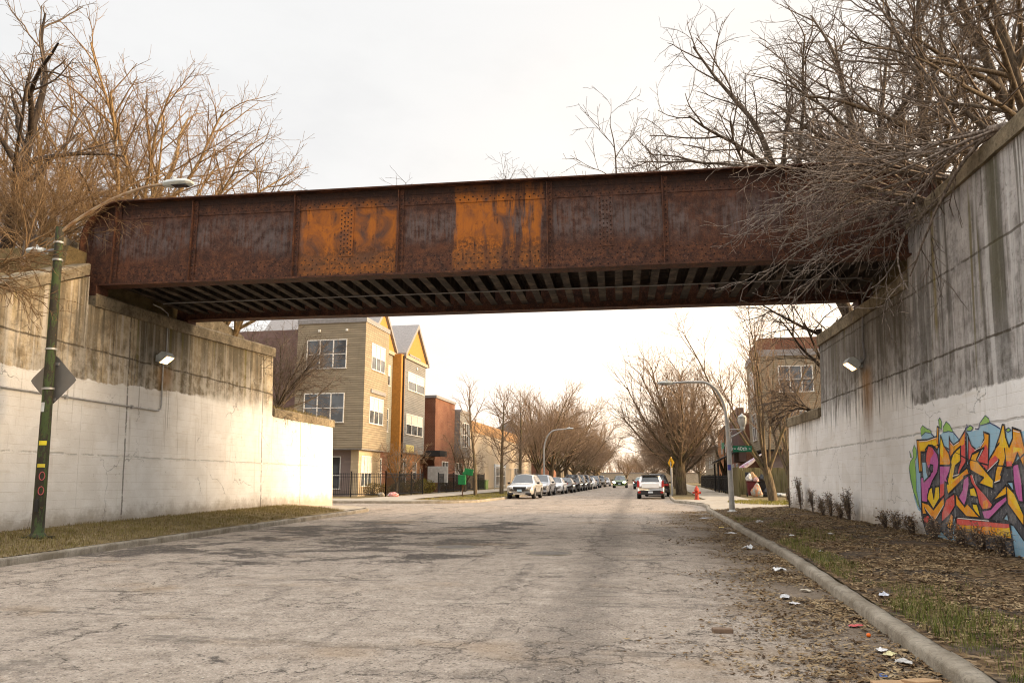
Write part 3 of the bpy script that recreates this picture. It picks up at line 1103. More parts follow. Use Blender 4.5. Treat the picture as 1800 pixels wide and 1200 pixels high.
b = MB(); b.tube([(-13.2, 20.35, 6.62), (-13.1, 20.35, 6.64), (6.3, 20.15, 6.645)], .02, 6)
b.obj('conduit', M['slate'], bridge)


# ------------------------------------------------------------------ floodlights on the abutments
def floodlight(px, py, side, label, bulb):
    p = onwall(px, py, side)
    fx = facex(p.z, side)
    s = -side
    t = thing('floodlight', label, 'floodlight', (fx, p.y, p.z))
    b = MB()
    b.box(0, -.10, -.10, s * .05, .10, .10)
    b.tube([(s * .05, 0, .02), (s * .14, 0, .04)], .03, 8)
    b.obj('wall_bracket', M['lampgrey'], t)
    b = MB()
    k = len(b.v)
    b.prism([(-.17, -.10), (.17, -.10), (.17, .06), (.10, .13), (-.10, .13), (-.17, .06)], 'y', -.21, .21)
    Mx = Matrix.Translation((s * .24, 0, .02)) @ Matrix.Rotation(s * R(-38), 4, 'Y')
    b.xform(Mx, k)
    bevel(b.obj('housing', M['lampgrey'], t), .012)
    b = MB(); b.box(-.14, -.18, -.112, .14, .18, -.102); b.xform(Mx)
    b.obj('lens', bulb, t)
    return t


lens = m_emit('warm_lamp', (1.0, .62, .25), 2.2)
floodlight(277, 630, -1, 'lit floodlight on the left abutment, its lens glowing warm yellow', lens)
floodlight(1514, 640, 1, 'lit floodlight on the right abutment, a rust streak running down below it', lens)

cz = M['galv']
b = MB()
q = lambda y, z: (facex(z, -1) + .035, y, z)
b.tube([q(21.15, 6.62)[:1] + (20.35, 6.62), q(20.75, 6.60), q(21.12, 6.5), q(21.12, 5.2)], .02, 6)
b.tube([q(20.98, 4.95), q(20.98, 3.72), q(20.95, 3.60), q(20.85, 3.53), q(20.6, 3.525), q(0, 3.525)], .024, 6)
for yy in (2, 5, 8, 11, 14, 17, 19.6): b.box(facex(3.5, -1) - .01, yy - .03, 3.48, facex(3.5, -1) + .07, yy + .03, 3.57)
tag(b.obj('conduit_pipe', cz), 'thin conduit pipe running along the left wall up to the floodlight', 'conduit')
b = MB()
q = lambda y, z: (facex(z, 1) - .035, y, z)
b.tube([(6.2, 20.15, 6.63), q(20.5, 6.6), q(21.35, 6.3), q(21.42, 5.2), q(21.3, 4.75), q(21.75, 4.55)], .022, 6)
tag(b.obj('conduit_pipe', M['slate']), 'dark conduit hanging down the right abutment to its floodlight', 'conduit')
# ------------------------------------------------------------------ buildings
FX, FY = -18.5, 54.0


def window(parent, face, u0, u1, z0, z1, at, cols=2, rows=2, frame='white', glass='glass', name='window', split=.5, fw=.07, sky_reflection=False):
    """face: '+x' looks to +x at local x=at, spans local y u0..u1; '-y' looks to -y at y=at, spans x u0..u1; '-x' mirrored"""
    def B(b, a0, a1, c0, c1, d0, d1):
        if face == '-y': b.box(a0, at - d1, c0, a1, at - d0, c1)
        elif face == '+x': b.box(at + d0, a0, c0, at + d1, a1, c1)
        else: b.box(at - d1, a0, c0, at - d0, a1, c1)
    if u0 > u1: u0, u1 = u1, u0
    b = MB()
    B(b, u0, u1, z1 - fw, z1, -.06, .05); B(b, u0 - .03, u1 + .03, z0, z0 + fw, -.06, .07)
    B(b, u0, u0 + fw, z0 + fw, z1 - fw, -.06, .05); B(b, u1 - fw, u1, z0 + fw, z1 - fw, -.06, .05)
    n = cols
    w = (u1 - u0) / n
    for i in range(1, n): B(b, u0 + w * i - fw * .6, u0 + w * i + fw * .6, z0 + fw, z1 - fw, -.06, .045)
    if rows == 2:
        zz = z0 + (z1 - z0) * split
        for i in range(n): B(b, u0 + w * i + (fw if i == 0 else fw * .6), u0 + w * (i + 1) - (fw if i == n - 1 else fw * .6), zz - fw * .4, zz + fw * .4, -.06, .035)
    f = b.obj(name, M[frame], parent)
    b = MB(); B(b, u0 + fw * .5, u1 - fw * .5, z0 + fw * .5, z1 - fw * .5, -.05, .006)
    b.obj('pane', M[glass], f)
    if sky_reflection:  # pale slabs added over the upper panes, standing in for reflected sky
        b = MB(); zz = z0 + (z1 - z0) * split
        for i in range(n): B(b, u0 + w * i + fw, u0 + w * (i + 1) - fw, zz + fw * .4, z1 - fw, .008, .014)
        b.obj('sky_reflection', M['sky_reflection'], f)
    return f


def part(name, mat, parent, fn):
    b = MB(); fn(b)
    return b.obj(name, mat, parent)


def slab(parent, name, mat, x0, y0, z0, x1, y1, z1):
    return part(name, mat, parent, lambda b: b.box(x0, y0, z0, x1, y1, z1))


sid_tan = m_siding('siding_tan', (.245, .20, .138), (.30, .245, .168))
sid_grey = m_siding('siding_green_grey', (.25, .24, .19), (.29, .275, .22), .15)
sid_slate = m_siding('siding_slate', (.19, .185, .175), (.24, .23, .215), .15)
br_plum = m_brick('brick_plum', (.17, .095, .085), (.21, .125, .11), (.24, .20, .18))
br_red = m_brick('brick_red', (.15, .055, .034), (.20, .078, .045), (.34, .22, .15))
br_orange = m_brick('brick_orange', (.40, .155, .055), (.48, .20, .075), (.42, .28, .17))
st_pale = m_brick('stone_pale', (.48, .38, .25), (.56, .45, .30), (.40, .32, .22), .6, .2)
st_rose = m_brick('stone_rose', (.25, .19, .17), (.30, .23, .205), (.24, .2, .18), .6, .2)
stucco = plain('stucco_ochre', (.40, .215, .055), .9, var=.08)
ochre = plain('ochre_post', (.42, .19, .04), .85)
tarroof = plain('roof_tar', (.05, .05, .055), .9)
beige = m_twocol('beige_render', [(.44, .36, .26), (.54, .45, .34)], .6, .9)
brown_cap = m_twocol('brown_parapet', [(.30, .17, .08), (.42, .26, .13)], .8, .9)
bluish = plain('bluish_panel', (.52, .56, .60), .6)
M['sky_reflection'] = plain('reflection_white', (.62, .58, .52), .7)  # pale colour imitating bright sky mirrored in the glass

gz = roadz(58) + .1
# --- corner block, three storeys of clapboard over a stone base
A = thing('apartment_building', 'three storey tan clapboard apartment block on a stone base, at the left street corner', 'building', (FX, FY, 0), -STA)
slab(A, 'upper_storeys', sid_tan, -5.45, 0, 3.85, 0, 5.05, 13.2)
slab(A, 'parapet', M['slate'], -5.50, -.06, 13.2, .06, 5.10, 13.55)
slab(A, 'soffit', M['slate'], -5.45, .05, 3.75, -.05, 5.0, 3.85)
slab(A, 'stone_base', st_pale, -1.05, .55, gz - .5, -.45, 5.0, 3.75)
slab(A, 'side_base', st_rose, -5.3, .75, gz - .5, -1.052, 5.0, 3.75)
slab(A, 'rear_block', br_plum, -16, .9, gz - .5, -5.452, 16, 13.0)
slab(A, 'roof', tarroof, -16, 5.06, 12.6, -2.0, 16, 12.95)
slab(A, 'attic_wall', br_orange, -5.3, 5.15, 13.2, -1.2, 7.8, 15.2)
slab(A, 'ledge', M['slate'], 0.002, 1.3, 8.05, .09, 4.4, 8.32)
window(A, '-y', -4.66, -1.46, 9.72, 11.95, 0, 3)
window(A, '-y', -4.70, -1.50, 5.70, 7.92, 0, 3)
window(A, '+x', 1.25, 4.15, 9.80, 11.85, 0, 3, sky_reflection=True)
window(A, '+x', 1.15, 4.05, 5.72, 7.75, 0, 3, sky_reflection=True)
window(A, '+x', 1.0, 3.1, 1.1, 3.35, -.45, 3, split=.45, sky_reflection=True)
window(A, '-y', -4.6, -1.9, .9, 3.3, .75, 2, split=.42)
window(A, '-y', -11.8, -9.0, 9.6, 11.9, .9, 2); window(A, '-y', -11.8, -9.0, 5.6, 7.9, .9, 2)
for xx in (-3.7, -1.5):
    part('security_light', M['white'], A, lambda b: b.box(xx - .08, -.1, 12.55, xx + .08, -.002, 12.72))

# --- twin gabled block
G = thing('gabled_building', 'twin gabled building with ochre gable ends and grey siding next to the clapboard block', 'building', (FX, FY, 0), -STA)
slab(G, 'upper_wall', sid_grey, -11, 5.06, 3.85, -.75, 8.1, 12.1)
slab(G, 'upper_wall', sid_slate, -11, 9.1, 3.85, 0, 15.05, 12.1)
slab(G, 'corner_post', ochre, -1.2, 8.11, gz - .5, .02, 9.09, 12.1)
slab(G, 'downpipe', M['black'], .03, 8.5, gz, .15, 8.64, 12.0)
slab(G, 'ground_wall', br_red, -11, 5.1, gz - .5, -.95, 8.1, 3.85)
slab(G, 'ground_wall', br_orange, -11, 9.15, gz - .5, -.35, 15.0, 3.85)


def gable(y0, y1, za, zb, x, eave_name):
    ym = (y0 + y1) / 2
    part('gable', stucco, G, lambda b: b.prism([(y0, za), (y1, za), (ym, zb)], 'x', x - .25, x))
    def rake(b):
        e = .28
        k = (zb - za) / (ym - y0)
        b.prism([(y0 - e, za - e * k), (y0 - e, za - e * k + .35), (ym, zb + .42), (y1 + e, za - e * k + .35), (y1 + e, za - e * k), (ym, zb + .03)], 'x', x - 9.5, x + .22)
    part('roof', M['slate'], G, rake)
    part('eave_band', plain('eave_tan', (.36, .30, .22), .8), G, lambda b: b.box(x - .3, y0 - .1, za - .32, x + .16, y1 + .1, za - .02))
    part('sill_band', M['slate'], G, lambda b: b.box(x + .002, y0 + 1.0, za + .05, x + .1, y1 - 2.0, za + .2))


gable(9.05, 15.3, 12.2, 15.0, 0, 'e')
gable(2.6, 8.6, 12.25, 15.25, -.75, 'e')
window(G, '+x', 5.3, 7.5, 9.25, 11.0, -.75, 1, sky_reflection=True); window(G, '+x', 5.15, 7.3, 5.45, 7.4, -.75, 2)
window(G, '+x', 9.95, 14.6, 9.25, 10.85, 0, 2, sky_reflection=True); window(G, '+x', 9.7, 14.4, 5.40, 7.20, 0, 3, sky_reflection=True)
window(G, '+x', 9.6, 11.0, .95, 3.4, -.35, 2); window(G, '+x', 12.9, 13.9, 1.4, 3.2, -.35, 1)
window(G, '+x', 5.5, 6.6, 1.0, 3.3, -.95, 1)
part('wall_panel', plain('yellow_panel', (.62, .52, .20), .7), G, lambda b: b.box(-.3, 9.8, 3.9, .06, 11.9, 4.55))
part('lamp', M['white'], G, lambda b: b.box(.002, 12.2, 11.3, .12, 12.4, 11.5))

# --- red brick block with a tower
T = thing('brick_building', 'red brick building with a square corner tower and dark entrance canopy along the left street', 'building', (FX, FY, 0), -STA)
slab(T, 'main_wall', br_red, -11, 15.1, gz - .5, -.8, 17.5, 8.7)
slab(T, 'tower', br_red, -6, 17.52, gz - .5, .3, 24.6, 9.35)
slab(T, 'tower_cap', M['slate'], -6.1, 17.42, 9.35, .42, 24.7, 9.6)
slab(T, 'bay', sid_slate, -6, 24.61, 3.9, .9, 29.0, 8.6)
slab(T, 'bay_cap', M['slate'], -6, 24.72, 8.6, 1.0, 29.1, 8.85)
slab(T, 'bay_base', br_red, -6, 24.61, gz - .5, .2, 29.0, 3.9)
slab(T, 'canopy', M['trim'], -.79, 15.15, 3.75, 1.5, 17.5, 4.25)
slab(T, 'door', M['white'], -.85, 15.6, gz, -.74, 16.6, gz + 2.2)
window(T, '+x', 15.4, 17.1, 5.05, 7.4, -.8, 2)
window(T, '+x', 25.3, 28.2, 5.0, 7.6, .9, 3); window(T, '+x', 25.3, 28.2, 1.1, 3.4, .2, 2); window(T, '+x', 20, 22.2, 1.1, 3.4, .3, 2)
window(T, '-y', -2.5, -1.0, 1.1, 3.4, 17.5, 1)

# --- long beige warehouse behind the trees
Wh = thing('warehouse', 'long beige warehouse with a brown parapet and one bluish entrance, behind the left street trees', 'building', (FX - .4, FY, 0), -STA)
slab(Wh, 'wall', beige, -18, 30.2, gz - .6, 0, 78, 7.2)
slab(Wh, 'parapet', brown_cap, -18.1, 30.1, 7.2, .08, 78.1, 8.5)
slab(Wh, 'entrance_panel', bluish, .002, 47.5, gz, .12, 55, gz + 3.3)
window(Wh, '+x', 48.2, 54.3, gz + .5, gz + 3.0, .121, 3)
window(Wh, '+x', 62, 66, gz + 1, gz + 3.0, 0.0, 2)

# more buildings further up the left side
for y0, y1, h, mat, lab in ((92, 112, 9.0, br_red, 'distant red brick house beyond the warehouse, left of the street'), (116, 140, 7.0, sid_tan, 'distant tan house far up the left side of the street')):
    D = thing('house', lab, 'building', (FX + SL * (y0), FY + y0 - 8, 0), -STA)
    slab(D, 'wall', mat, -12, 0, .2, 0, y1 - y0, h)
    part('roof', M['slate'], D, lambda b: b.prism([(-12.4, h + .01), (.4, h + .01), (-6, h + 3)], 'y', -.3, y1 - y0 + .3))
    for k in range(3): window(D, '+x', 2 + k * 5, 4 + k * 5, h - 3, h - 1.2, 0, 2)

# --- right side: mirrored clapboard block behind the wing wall
Rb = thing('apartment_building', 'three storey tan block with red brick top behind the multi-stemmed tree on the right', 'building', (10.9, 62.0, 0), -STA)
slab(Rb, 'upper_storeys', sid_tan, 0, 0, 3.9, 12, 7.0, 11.2)
slab(Rb, 'soffit', M['trim'], .05, .05, 3.8, 12, 6.9, 3.9)
slab(Rb, 'cornice', M['slate'], -.08, -.08, 11.2, 12, 7.0, 11.7)
slab(Rb, 'brick_attic', br_red, .3, .3, 11.7, 12, 7.0, 12.7)
slab(Rb, 'ground_storey', st_rose, .8, .8, gz - .5, 12, 7.0, 3.8)
for (a, c) in ((1.6, 4.2), (7.0, 9.6)):
    window(Rb, '-y', a, c, 8.3, 10.4, 0, 3); window(Rb, '-y', a + .6, c + .6, 4.7, 6.9, 0, 2)
window(Rb, '-y', 2.4, 4.6, 1.0, 3.4, .8, 2, split=.4)
window(Rb, '-x', 2, 4.5, 8.3, 10.4, 0, 2); window(Rb, '-x', 2, 4.5, 4.7, 6.9, 0, 2)

Rr = thing('brick_building', 'dark red brick house with a small gabled porch behind the wooden fence on the right', 'building', (11.0, 69.6, 0), -STA)
slab(Rr, 'wall', br_red, 0, 0, gz - .5, 10, 20, 7.4)
slab(Rr, 'gable_wall', br_plum, -.6, .4, 3.2, -.002, 6.0, 7.9)
part('porch_roof', M['trim'], Rr, lambda b: b.prism([(-2.6, 3.1), (-2.6, 3.25), (.0, 4.55), (.0, 4.4)], 'y', .2, 5.5))
for py_ in (.5, 5.0): part('porch_post', M['trim'], Rr, lambda b: b.box(-2.5, py_, gz - .3, -2.35, py_ + .15, 3.1))
for k in range(3):
    window(Rr, '-x', 8 + k * 4, 9.8 + k * 4, 4.6, 6.6, 0, 2); window(Rr, '-x', 8 + k * 4, 9.8 + k * 4, 1.2, 3.2, 0, 2)
for y0, y1, h, mat, lab in ((32, 52, 8.0, br_orange, 'distant orange brick house behind the right street trees'), (58, 84, 6.5, sid_tan, 'distant low tan house far up the right side of the street')):
    D = thing('house', lab, 'building', (11.2 + SL * (y0), FY + 6 + y0, 0), -STA)
    slab(D, 'wall', mat, 0, 0, .2, 12, y1 - y0, h)
    part('roof', M['slate'], D, lambda b: b.prism([(-.4, h + .01), (12.4, h + .01), (6, h + 3)], 'y', -.3, y1 - y0 + .3))
    for k in range(3): window(D, '-x', 2 + k * 5, 4 + k * 5, h - 3, h - 1.2, 0, 2)


# ------------------------------------------------------------------ iron fences
def iron_fence(label, pts, h=1.65, zoff=.15, gap=.13, group='black iron fences'):
    x0, y0 = pts[0]
    t = thing('iron_fence', label, 'fence', (0, 0, 0), group=group)
    b = MB(); k = 0
    rails = MB()
    for (xa, ya), (xb, yb) in zip(pts, pts[1:]):
        L = math.hypot(xb - xa, yb - ya); n = int(L / gap)
        for i in range(n):
            x = xa + (xb - xa) * i / n; y = ya + (yb - ya) * i / n; z = roadz(y) + zoff
            b.box(x - .011, y - .011, z + .08, x + .011, y + .011, z + h - .04)
        za, zb = roadz(ya) + zoff, roadz(yb) + zoff
        for hh in (.16, h - .30, h - .09): rails.tube([(xa, ya, za + hh), (xb, yb, zb + hh)], .022, 4, smooth=False)
        m = max(1, round(L / 2.4))
        for i in range(m + 1):
            x = xa + (xb - xa) * i / m; y = ya + (yb - ya) * i / m; z = roadz(y) + zoff
            pb = MB(); pb.box(x - .035, y - .035, z - .1, x + .035, y + .035, z + h + .04); pb.box(x - .05, y - .05, z + h + .04, x + .05, y + .05, z + h + .08)
            pb.obj('post', M['black'], t)
    b.obj('pickets', M['black'], t)
    rails.obj('rails', M['black'], t)
    return t


iron_fence('black iron fence running round the garden of the clapboard apartment block', [(-26, 51.9), (-16.15, 52.4), (-15.6, 60.5)])
iron_fence('black iron fence in front of the red brick tower, beyond the path', [(-15.3, 64.6), (-14.4, 82.0)])
iron_fence('black iron fence along the right footway, ending at the wooden enclosure', [(8.76, 66), (10.9, 108)], 1.5)

# wooden bin enclosure on the right
wood = m_twocol('weathered_green_wood', [(.075, .065, .03), (.15, .13, .06), (.22, .18, .10)], 2.4, .9, (3, 3, .4))


def board_fence(label, segs, h=2.0):
    t = thing('wooden_fence', label, 'fence', (0, 0, 0), group='weathered board fences')
    for k, ((xa, ya), (xb, yb)) in enumerate(segs):
        L = math.hypot(xb - xa, yb - ya); n = int(L / .16)
        rng = random.Random(k)
        b = MB()
        ux, uy = (xb - xa) / L, (yb - ya) / L
        for i in range(n):
            s = (i + .5) * L / n
            x, y = xa + ux * s, ya + uy * s
            z = roadz(y) + .15
            b.obox((x, y, z + h / 2 + rng.uniform(-.03, .03)), (L / n - .018, .03 + rng.uniform(0, .008), h), math.atan2(uy, ux))
        b.obj('board_panel', wood, t)
        for s in (0.02, L - .02):
            x, y = xa + ux * s, ya + uy * s
            pb = MB(); pb.obox((x, y, roadz(y) + .15 + h / 2), (.12, .12, h + .1), math.atan2(uy, ux))
            pb.obj('post', wood, t)
    return t


board_fence('weathered green wooden board screen beside the iron fence, left of the rubbish bins', [((8.3, 56.5), (8.72, 65.0))])
board_fence('weathered green wooden enclosure behind the rubbish bins and the multi-stemmed tree', [((8.62, 60.0), (13.4, 60.3)), ((13.4, 60.3), (13.4, 55.5))])
# ------------------------------------------------------------------ bare trees
def rot_about(d, ang, az):
    u = d.orthogonal().normalized(); w = d.cross(u)
    return (d * math.cos(ang) + (u * math.cos(az) + w * math.sin(az)) * math.sin(ang)).normalized()


def limb(out, rng, p, d, L, r, lev, S):
    """one branch and, recursively, what grows on it; S lists one value per level"""
    n = S['seg'][lev]
    pts = [p.copy()]; rs = [r]
    r1 = max(r * S['taper'][lev], S['rmin'])
    dirs = [d]
    w = S['wob'][lev]; tr = S['trop'][lev]
    for i in range(n):
        d = (d + Vector((rng.gauss(0, w), rng.gauss(0, w), rng.gauss(0, w) + tr)) + S.get('drift', Vector((0, 0, 0))) * (lev > 0)).normalized()
        p = p + d * (L / n)
        pts.append(p.copy()); dirs.append(d)
        rs.append(r + (r1 - r) * (i + 1) / n)
    out[0 if lev <= S['tl'] else 1].append((pts, rs, S['sides'][lev]))
    if lev + 1 >= len(S['seg']): return
    k = S['kids'][lev]
    k = max(1, int(round(k * rng.uniform(.75, 1.25) * (min(1.5, L / S['ref'][lev]) if lev else 1))))
    az = rng.uniform(0, 6.28)
    for j in range(k):
        a = S['start'][lev]
        f = a + (1 - a) * (j + rng.random()) / k
        f = min(f, .995)
        i = min(n - 1, int(f * n)); ff = f * n - i
        q = pts[i].lerp(pts[i + 1], ff)
        rr = rs[i] + (rs[i + 1] - rs[i]) * ff
        az += 2.4 + rng.uniform(-.5, .5)
        ang = R(S['ang'][lev] + rng.gauss(0, S['angv'][lev]))
        cd = rot_about(dirs[i], ang, az)
        if lev == 0 and S.get('spread'):
            cd = (cd + S['spread']).normalized()
        cl = S['len'][lev + 1] * rng.uniform(.65, 1.2) * (1 - S['fall'][lev] * (f - a) / max(1e-6, 1 - a))
        limb(out, rng, q, cd, cl, max(S['rmin'], min(rr * .85, S['rad'][lev + 1] * rng.uniform(.75, 1.15))), lev + 1, S)
    if S.get('lead', [0] * 9)[lev]:
        limb(out, rng, pts[-1], dirs[-1], S['len'][lev + 1] * .9, r1, lev + 1, S)


def to_mesh(name, lst, mat):
    b = MB()
    V, F = b.v, b.f
    for pts, rs, n in lst:
        k = len(pts)
        o = len(V)
        ref = None
        for i in range(k):
            t = (pts[min(i + 1, k - 1)] - pts[max(i - 1, 0)]).normalized()
            if ref is None: ref = t.orthogonal().normalized()
            u = ref - t * ref.dot(t)
            u = u.normalized() if u.length > 1e-6 else t.orthogonal().normalized()
            ref = u
            w = t.cross(u)
            c = pts[i]; r = rs[i]
            for j in range(n):
                a = 6.28318 * j / n
                ca, sa = math.cos(a) * r, math.sin(a) * r
                V.append((c.x + u.x * ca + w.x * sa, c.y + u.y * ca + w.y * sa, c.z + u.z * ca + w.z * sa))
        for i in range(k - 1):
            a0 = o + i * n; a1 = a0 + n
            for j in range(n):
                j2 = j + 1 if j + 1 < n else 0
                F.append((a0 + j, a0 + j2, a1 + j2, a1 + j))
    b.m = [0] * len(F); b.sm = [True] * len(F)
    return b.mesh(name, mat)


def spec(**kw):
    S = dict(seg=[4, 7, 5, 4, 3], taper=[.8, .35, .35, .4, .5], wob=[.04, .09, .12, .15, .18], trop=[.0, .05, .03, .02, .0], tl=1,
             sides=[9, 6, 4, 3, 3], kids=[8, 9, 6, 5], ref=[1, 1, 1, 1], start=[.7, .25, .2, .15], ang=[35, 32, 38, 42], angv=[8, 10, 12, 14],
             len=[2.5, 7, 3, 1.4, .6], fall=[.1, .5, .5, .4], rad=[.3, .11, .045, .018, .008], rmin=.005)
    S.update(kw)
    S['ref'] = [S['len'][i] if i else 1 for i in range(len(S['len']))]
    return S


def make_tree(seed, S, base=(0, 0, 0), d=(0, 0, 1), stems=1, stem_spread=.0):
    rng = random.Random(seed)
    out = [[], []]
    for s in range(stems):
        dd = Vector(d).normalized()
        off = Vector((0, 0, 0))
        if stems > 1:
            a = 6.28 * s / stems + rng.uniform(-.4, .4)
            dd = (dd + Vector((math.cos(a), math.sin(a), 0)) * stem_spread * rng.uniform(.5, 1.2)).normalized()
            off = Vector((math.cos(a), math.sin(a), 0)) * S['rad'][0] * .8
        limb(out, rng, Vector(base) + off, dd, S['len'][0] * rng.uniform(.9, 1.1), S['rad'][0], 0, S)
    return out


def tree_obj(name, label, cat, loc, out, bark, twig, group=None, rz=0.0):
    t = thing(name, label, cat, loc, rz, group)
    if out[0]:
        o = bpy.data.objects.new('trunk', to_mesh('trunk', out[0], bark)); COL.objects.link(o); o.parent = t
    if out[1]:
        o = bpy.data.objects.new('crown', to_mesh('crown', out[1], twig)); COL.objects.link(o); o.parent = t
    return t


def dup_tree(t, loc, rz, s, label, group):
    c = copy_tree(t)
    c.location = loc; c.rotation_euler = (0, 0, rz); c.scale = (s[0], s[0], s[1])
    c['label'] = label; c['group'] = group
    return c


# -- street trees, vase-shaped
vase = spec(len=[2.8, 7.4, 3.9, 1.9, .85], kids=[15, 14, 9, 6], start=[.6, .16, .12, .1], ang=[36, 30, 34, 38], angv=[17, 10, 10, 12],
            rad=[.45, .12, .04, .017, .008], trop=[0, .085, .065, .05, .03], wob=[.03, .06, .08, .1, .12], taper=[.75, .3, .35, .5, .6], rmin=.007)
sa = make_tree(11, vase, d=(.0, 0, 1))
GR = 'bare street trees lining the far right kerb'
GL = 'bare street trees lining the left kerb'
tR = tree_obj('street_tree', 'broadest bare street tree under the bridge, behind the white car and the hydrant', 'tree', (4.75, 62.5, roadz(62) + .1), sa, M['bark_street'], M['twig_street'], GR, 1.0)
vase2 = spec(len=[2.4, 7.6, 3.8, 1.9, .85], kids=[13, 13, 9, 6], start=[.62, .18, .12, .1], ang=[42, 32, 36, 40], angv=[17, 10, 10, 12],
             rad=[.30, .11, .045, .02, .011], trop=[0, .06, .05, .04, .03], wob=[.03, .07, .09, .1, .12], taper=[.8, .3, .35, .5, .6], rmin=.009)
sb_ = make_tree(23, vase2)
t0 = tree_obj('street_tree', 'bare street tree with a spreading crown just beyond the two slim trees on the left', 'tree', (-8.2, 77, roadz(77) + .1), sb_, M['bark_street'], M['twig_street'], GL, .4)
rows = [(-7.6, 85, 1.05, 1.06), (-7.3, 93, 1.0, 1.0), (-6.8, 101, 1.05, 1.08), (-6.4, 110, 1.0, 1.0), (-5.8, 120, 1.05, 1.05), (-5.2, 132, 1.0, 1.0), (-4.6, 145, 1.05, 1.0)]
words = ['second', 'third', 'fourth', 'fifth', 'sixth', 'seventh', 'eighth', 'ninth']
for i, (x, y, a, c) in enumerate(rows):
    dup_tree(t0, (x, y, roadz(y) + .1), i * 1.9, (a, c), '%s bare spreading tree along the left kerb, counting away from the slim ones' % words[i], GL)
for i, (x, y, a, c) in enumerate([(5.4, 72, .75, .72), (6.0, 82, .8, .75), (6.5, 92, .8, .8), (7.2, 104, .85, .8), (7.9, 118, .9, .85), (8.8, 134, .9, .85)]):
    dup_tree(t0 if i % 2 else tR, (x, y, roadz(y) + .1), 2 + i * 1.3, (a, c), '%s bare tree along the right kerb, behind the broadest one' % words[i], GR)
for i, (x, y, a, c) in enumerate([(-4.5, 168, 1.0, .9), (1.5, 195, .9, .75), (7.5, 178, .95, .85), (13, 200, 1, .9), (-12, 200, 1.1, .95), (5.0, 215, 1.0, .7), (18, 180, 1, .9), (-18, 175, 1, .9)]):
    dup_tree(t0 if i % 2 else tR, (x, y, roadz(y) + .1), i * .8, (a, c), 'bare tree among those closing the far end of the street', 'trees closing the far end of the street')

# -- slim upright trees on the left corner verge
slim = spec(len=[8.2, 2.6, 1.3, .6], seg=[9, 5, 4, 3], kids=[17, 7, 5], start=[.34, .2, .15], ang=[48, 34, 38], angv=[10, 10, 12], fall=[.62, .5, .4], rad=[.15, .042, .018, .009],
            taper=[.16, .35, .45, .6], wob=[.025, .07, .1, .12], trop=[.01, .10, .07, .05], tl=0, sides=[8, 5, 3, 3], rmin=.007)
tree_obj('young_tree', 'slim upright bare tree beside the green box, leftmost tree on the corner verge', 'tree', (-10.95, 58.5, roadz(58) + .1), make_tree(5, slim), M['bark_street'], M['twig_street'])
slim2 = spec(len=[8.0, 3.4, 1.6, .75], seg=[9, 6, 4, 3], kids=[22, 8, 6], start=[.26, .2, .15], ang=[52, 34, 38], angv=[12, 10, 12], fall=[.55, .5, .4], rad=[.18, .05, .02, .01],
             taper=[.18, .35, .45, .6], wob=[.025, .07, .1, .12], trop=[.01, .09, .07, .05], tl=0, sides=[8, 5, 3, 3], rmin=.008)
tree_obj('young_tree', 'slim bare tree with a low fork, directly left of the nearest silver car', 'tree', (-9.55, 62.5, roadz(62) + .1), make_tree(8, slim2), M['bark_street'], M['twig_street'])
tree_obj('young_tree', 'tall slim bare tree behind the first two, over the parked silver cars', 'tree', (-9.0, 70, roadz(70) + .1), make_tree(19, slim2), M['bark_street'], M['twig_street'])

# -- ornamental trees in front of the left buildings
orn = spec(len=[1.0, 3.0, 1.6, .8, .4], seg=[3, 6, 5, 4, 3], kids=[6, 9, 6, 5], start=[.5, .2, .15, .1], ang=[34, 38, 42, 44], angv=[12, 12, 14, 14], rad=[.15, .075, .03, .014, .009],
           taper=[.9, .3, .4, .5, .6], wob=[.1, .13, .15, .16, .18], trop=[0, .05, .03, .02, 0], rmin=.008)
tree_obj('ornamental_tree', 'small spreading bare tree rising behind the iron fence, in front of the clapboard corner', 'tree', (-16.9, 57.5, roadz(57) + .1), make_tree(31, orn), M['bark_street'], M['twig_street'])
orn2 = spec(**{**orn, 'len': [1.4, 3.6, 1.8, .9, .45], 'kids': [7, 9, 6, 5]})
tree_obj('ornamental_tree', 'wide low bare tree in front of the brick tower, leaning over the path', 'tree', (-14.2, 70.5, roadz(70) + .1), make_tree(37, orn2), M['bark_street'], M['twig_street'])

# -- multi-stemmed tree on the right
multi = spec(len=[1.9, 8.6, 3.0, 1.5, .7], seg=[4, 9, 6, 4, 3], kids=[8, 9, 6, 4], start=[.62, .28, .15, .1], ang=[20, 26, 36, 40], angv=[7, 8, 10, 12], fall=[.1, .45, .4, .4],
             rad=[.25, .10, .032, .014, .007], trop=[0, .05, .04, .03, .02], wob=[.03, .05, .09, .12, .14], taper=[.85, .22, .4, .5, .6], rmin=.006)
tree_obj('multi_stemmed_tree', 'bare tree splitting into tall upright stems, on the grass beside the far right wing wall', 'tree', (7.95, 42.5, roadz(42) + .1), make_tree(41, multi, d=(-.12, 0, 1)), M['bark_street'], M['twig_street'])
multi2 = spec(**{**multi, 'kids': [6, 7, 5, 4]})
tree_obj('multi_stemmed_tree', 'thin forked bare tree in front of the dark red brick house on the right', 'tree', (9.6, 74, roadz(74) + .1), make_tree(43, multi2), M['bark_street'], M['twig_street'])

tree_obj('multi_stemmed_tree', 'small branchy bare tree before the beige block, just behind the bigger multi-stemmed one', 'tree', (10.6, 50.5, roadz(50) + .1), make_tree(47, spec(**{**multi, 'kids': [8, 9, 6, 4], 'len': [1.6, 6.6, 2.6, 1.3, .6]})), M['bark_street'], M['twig_street'])

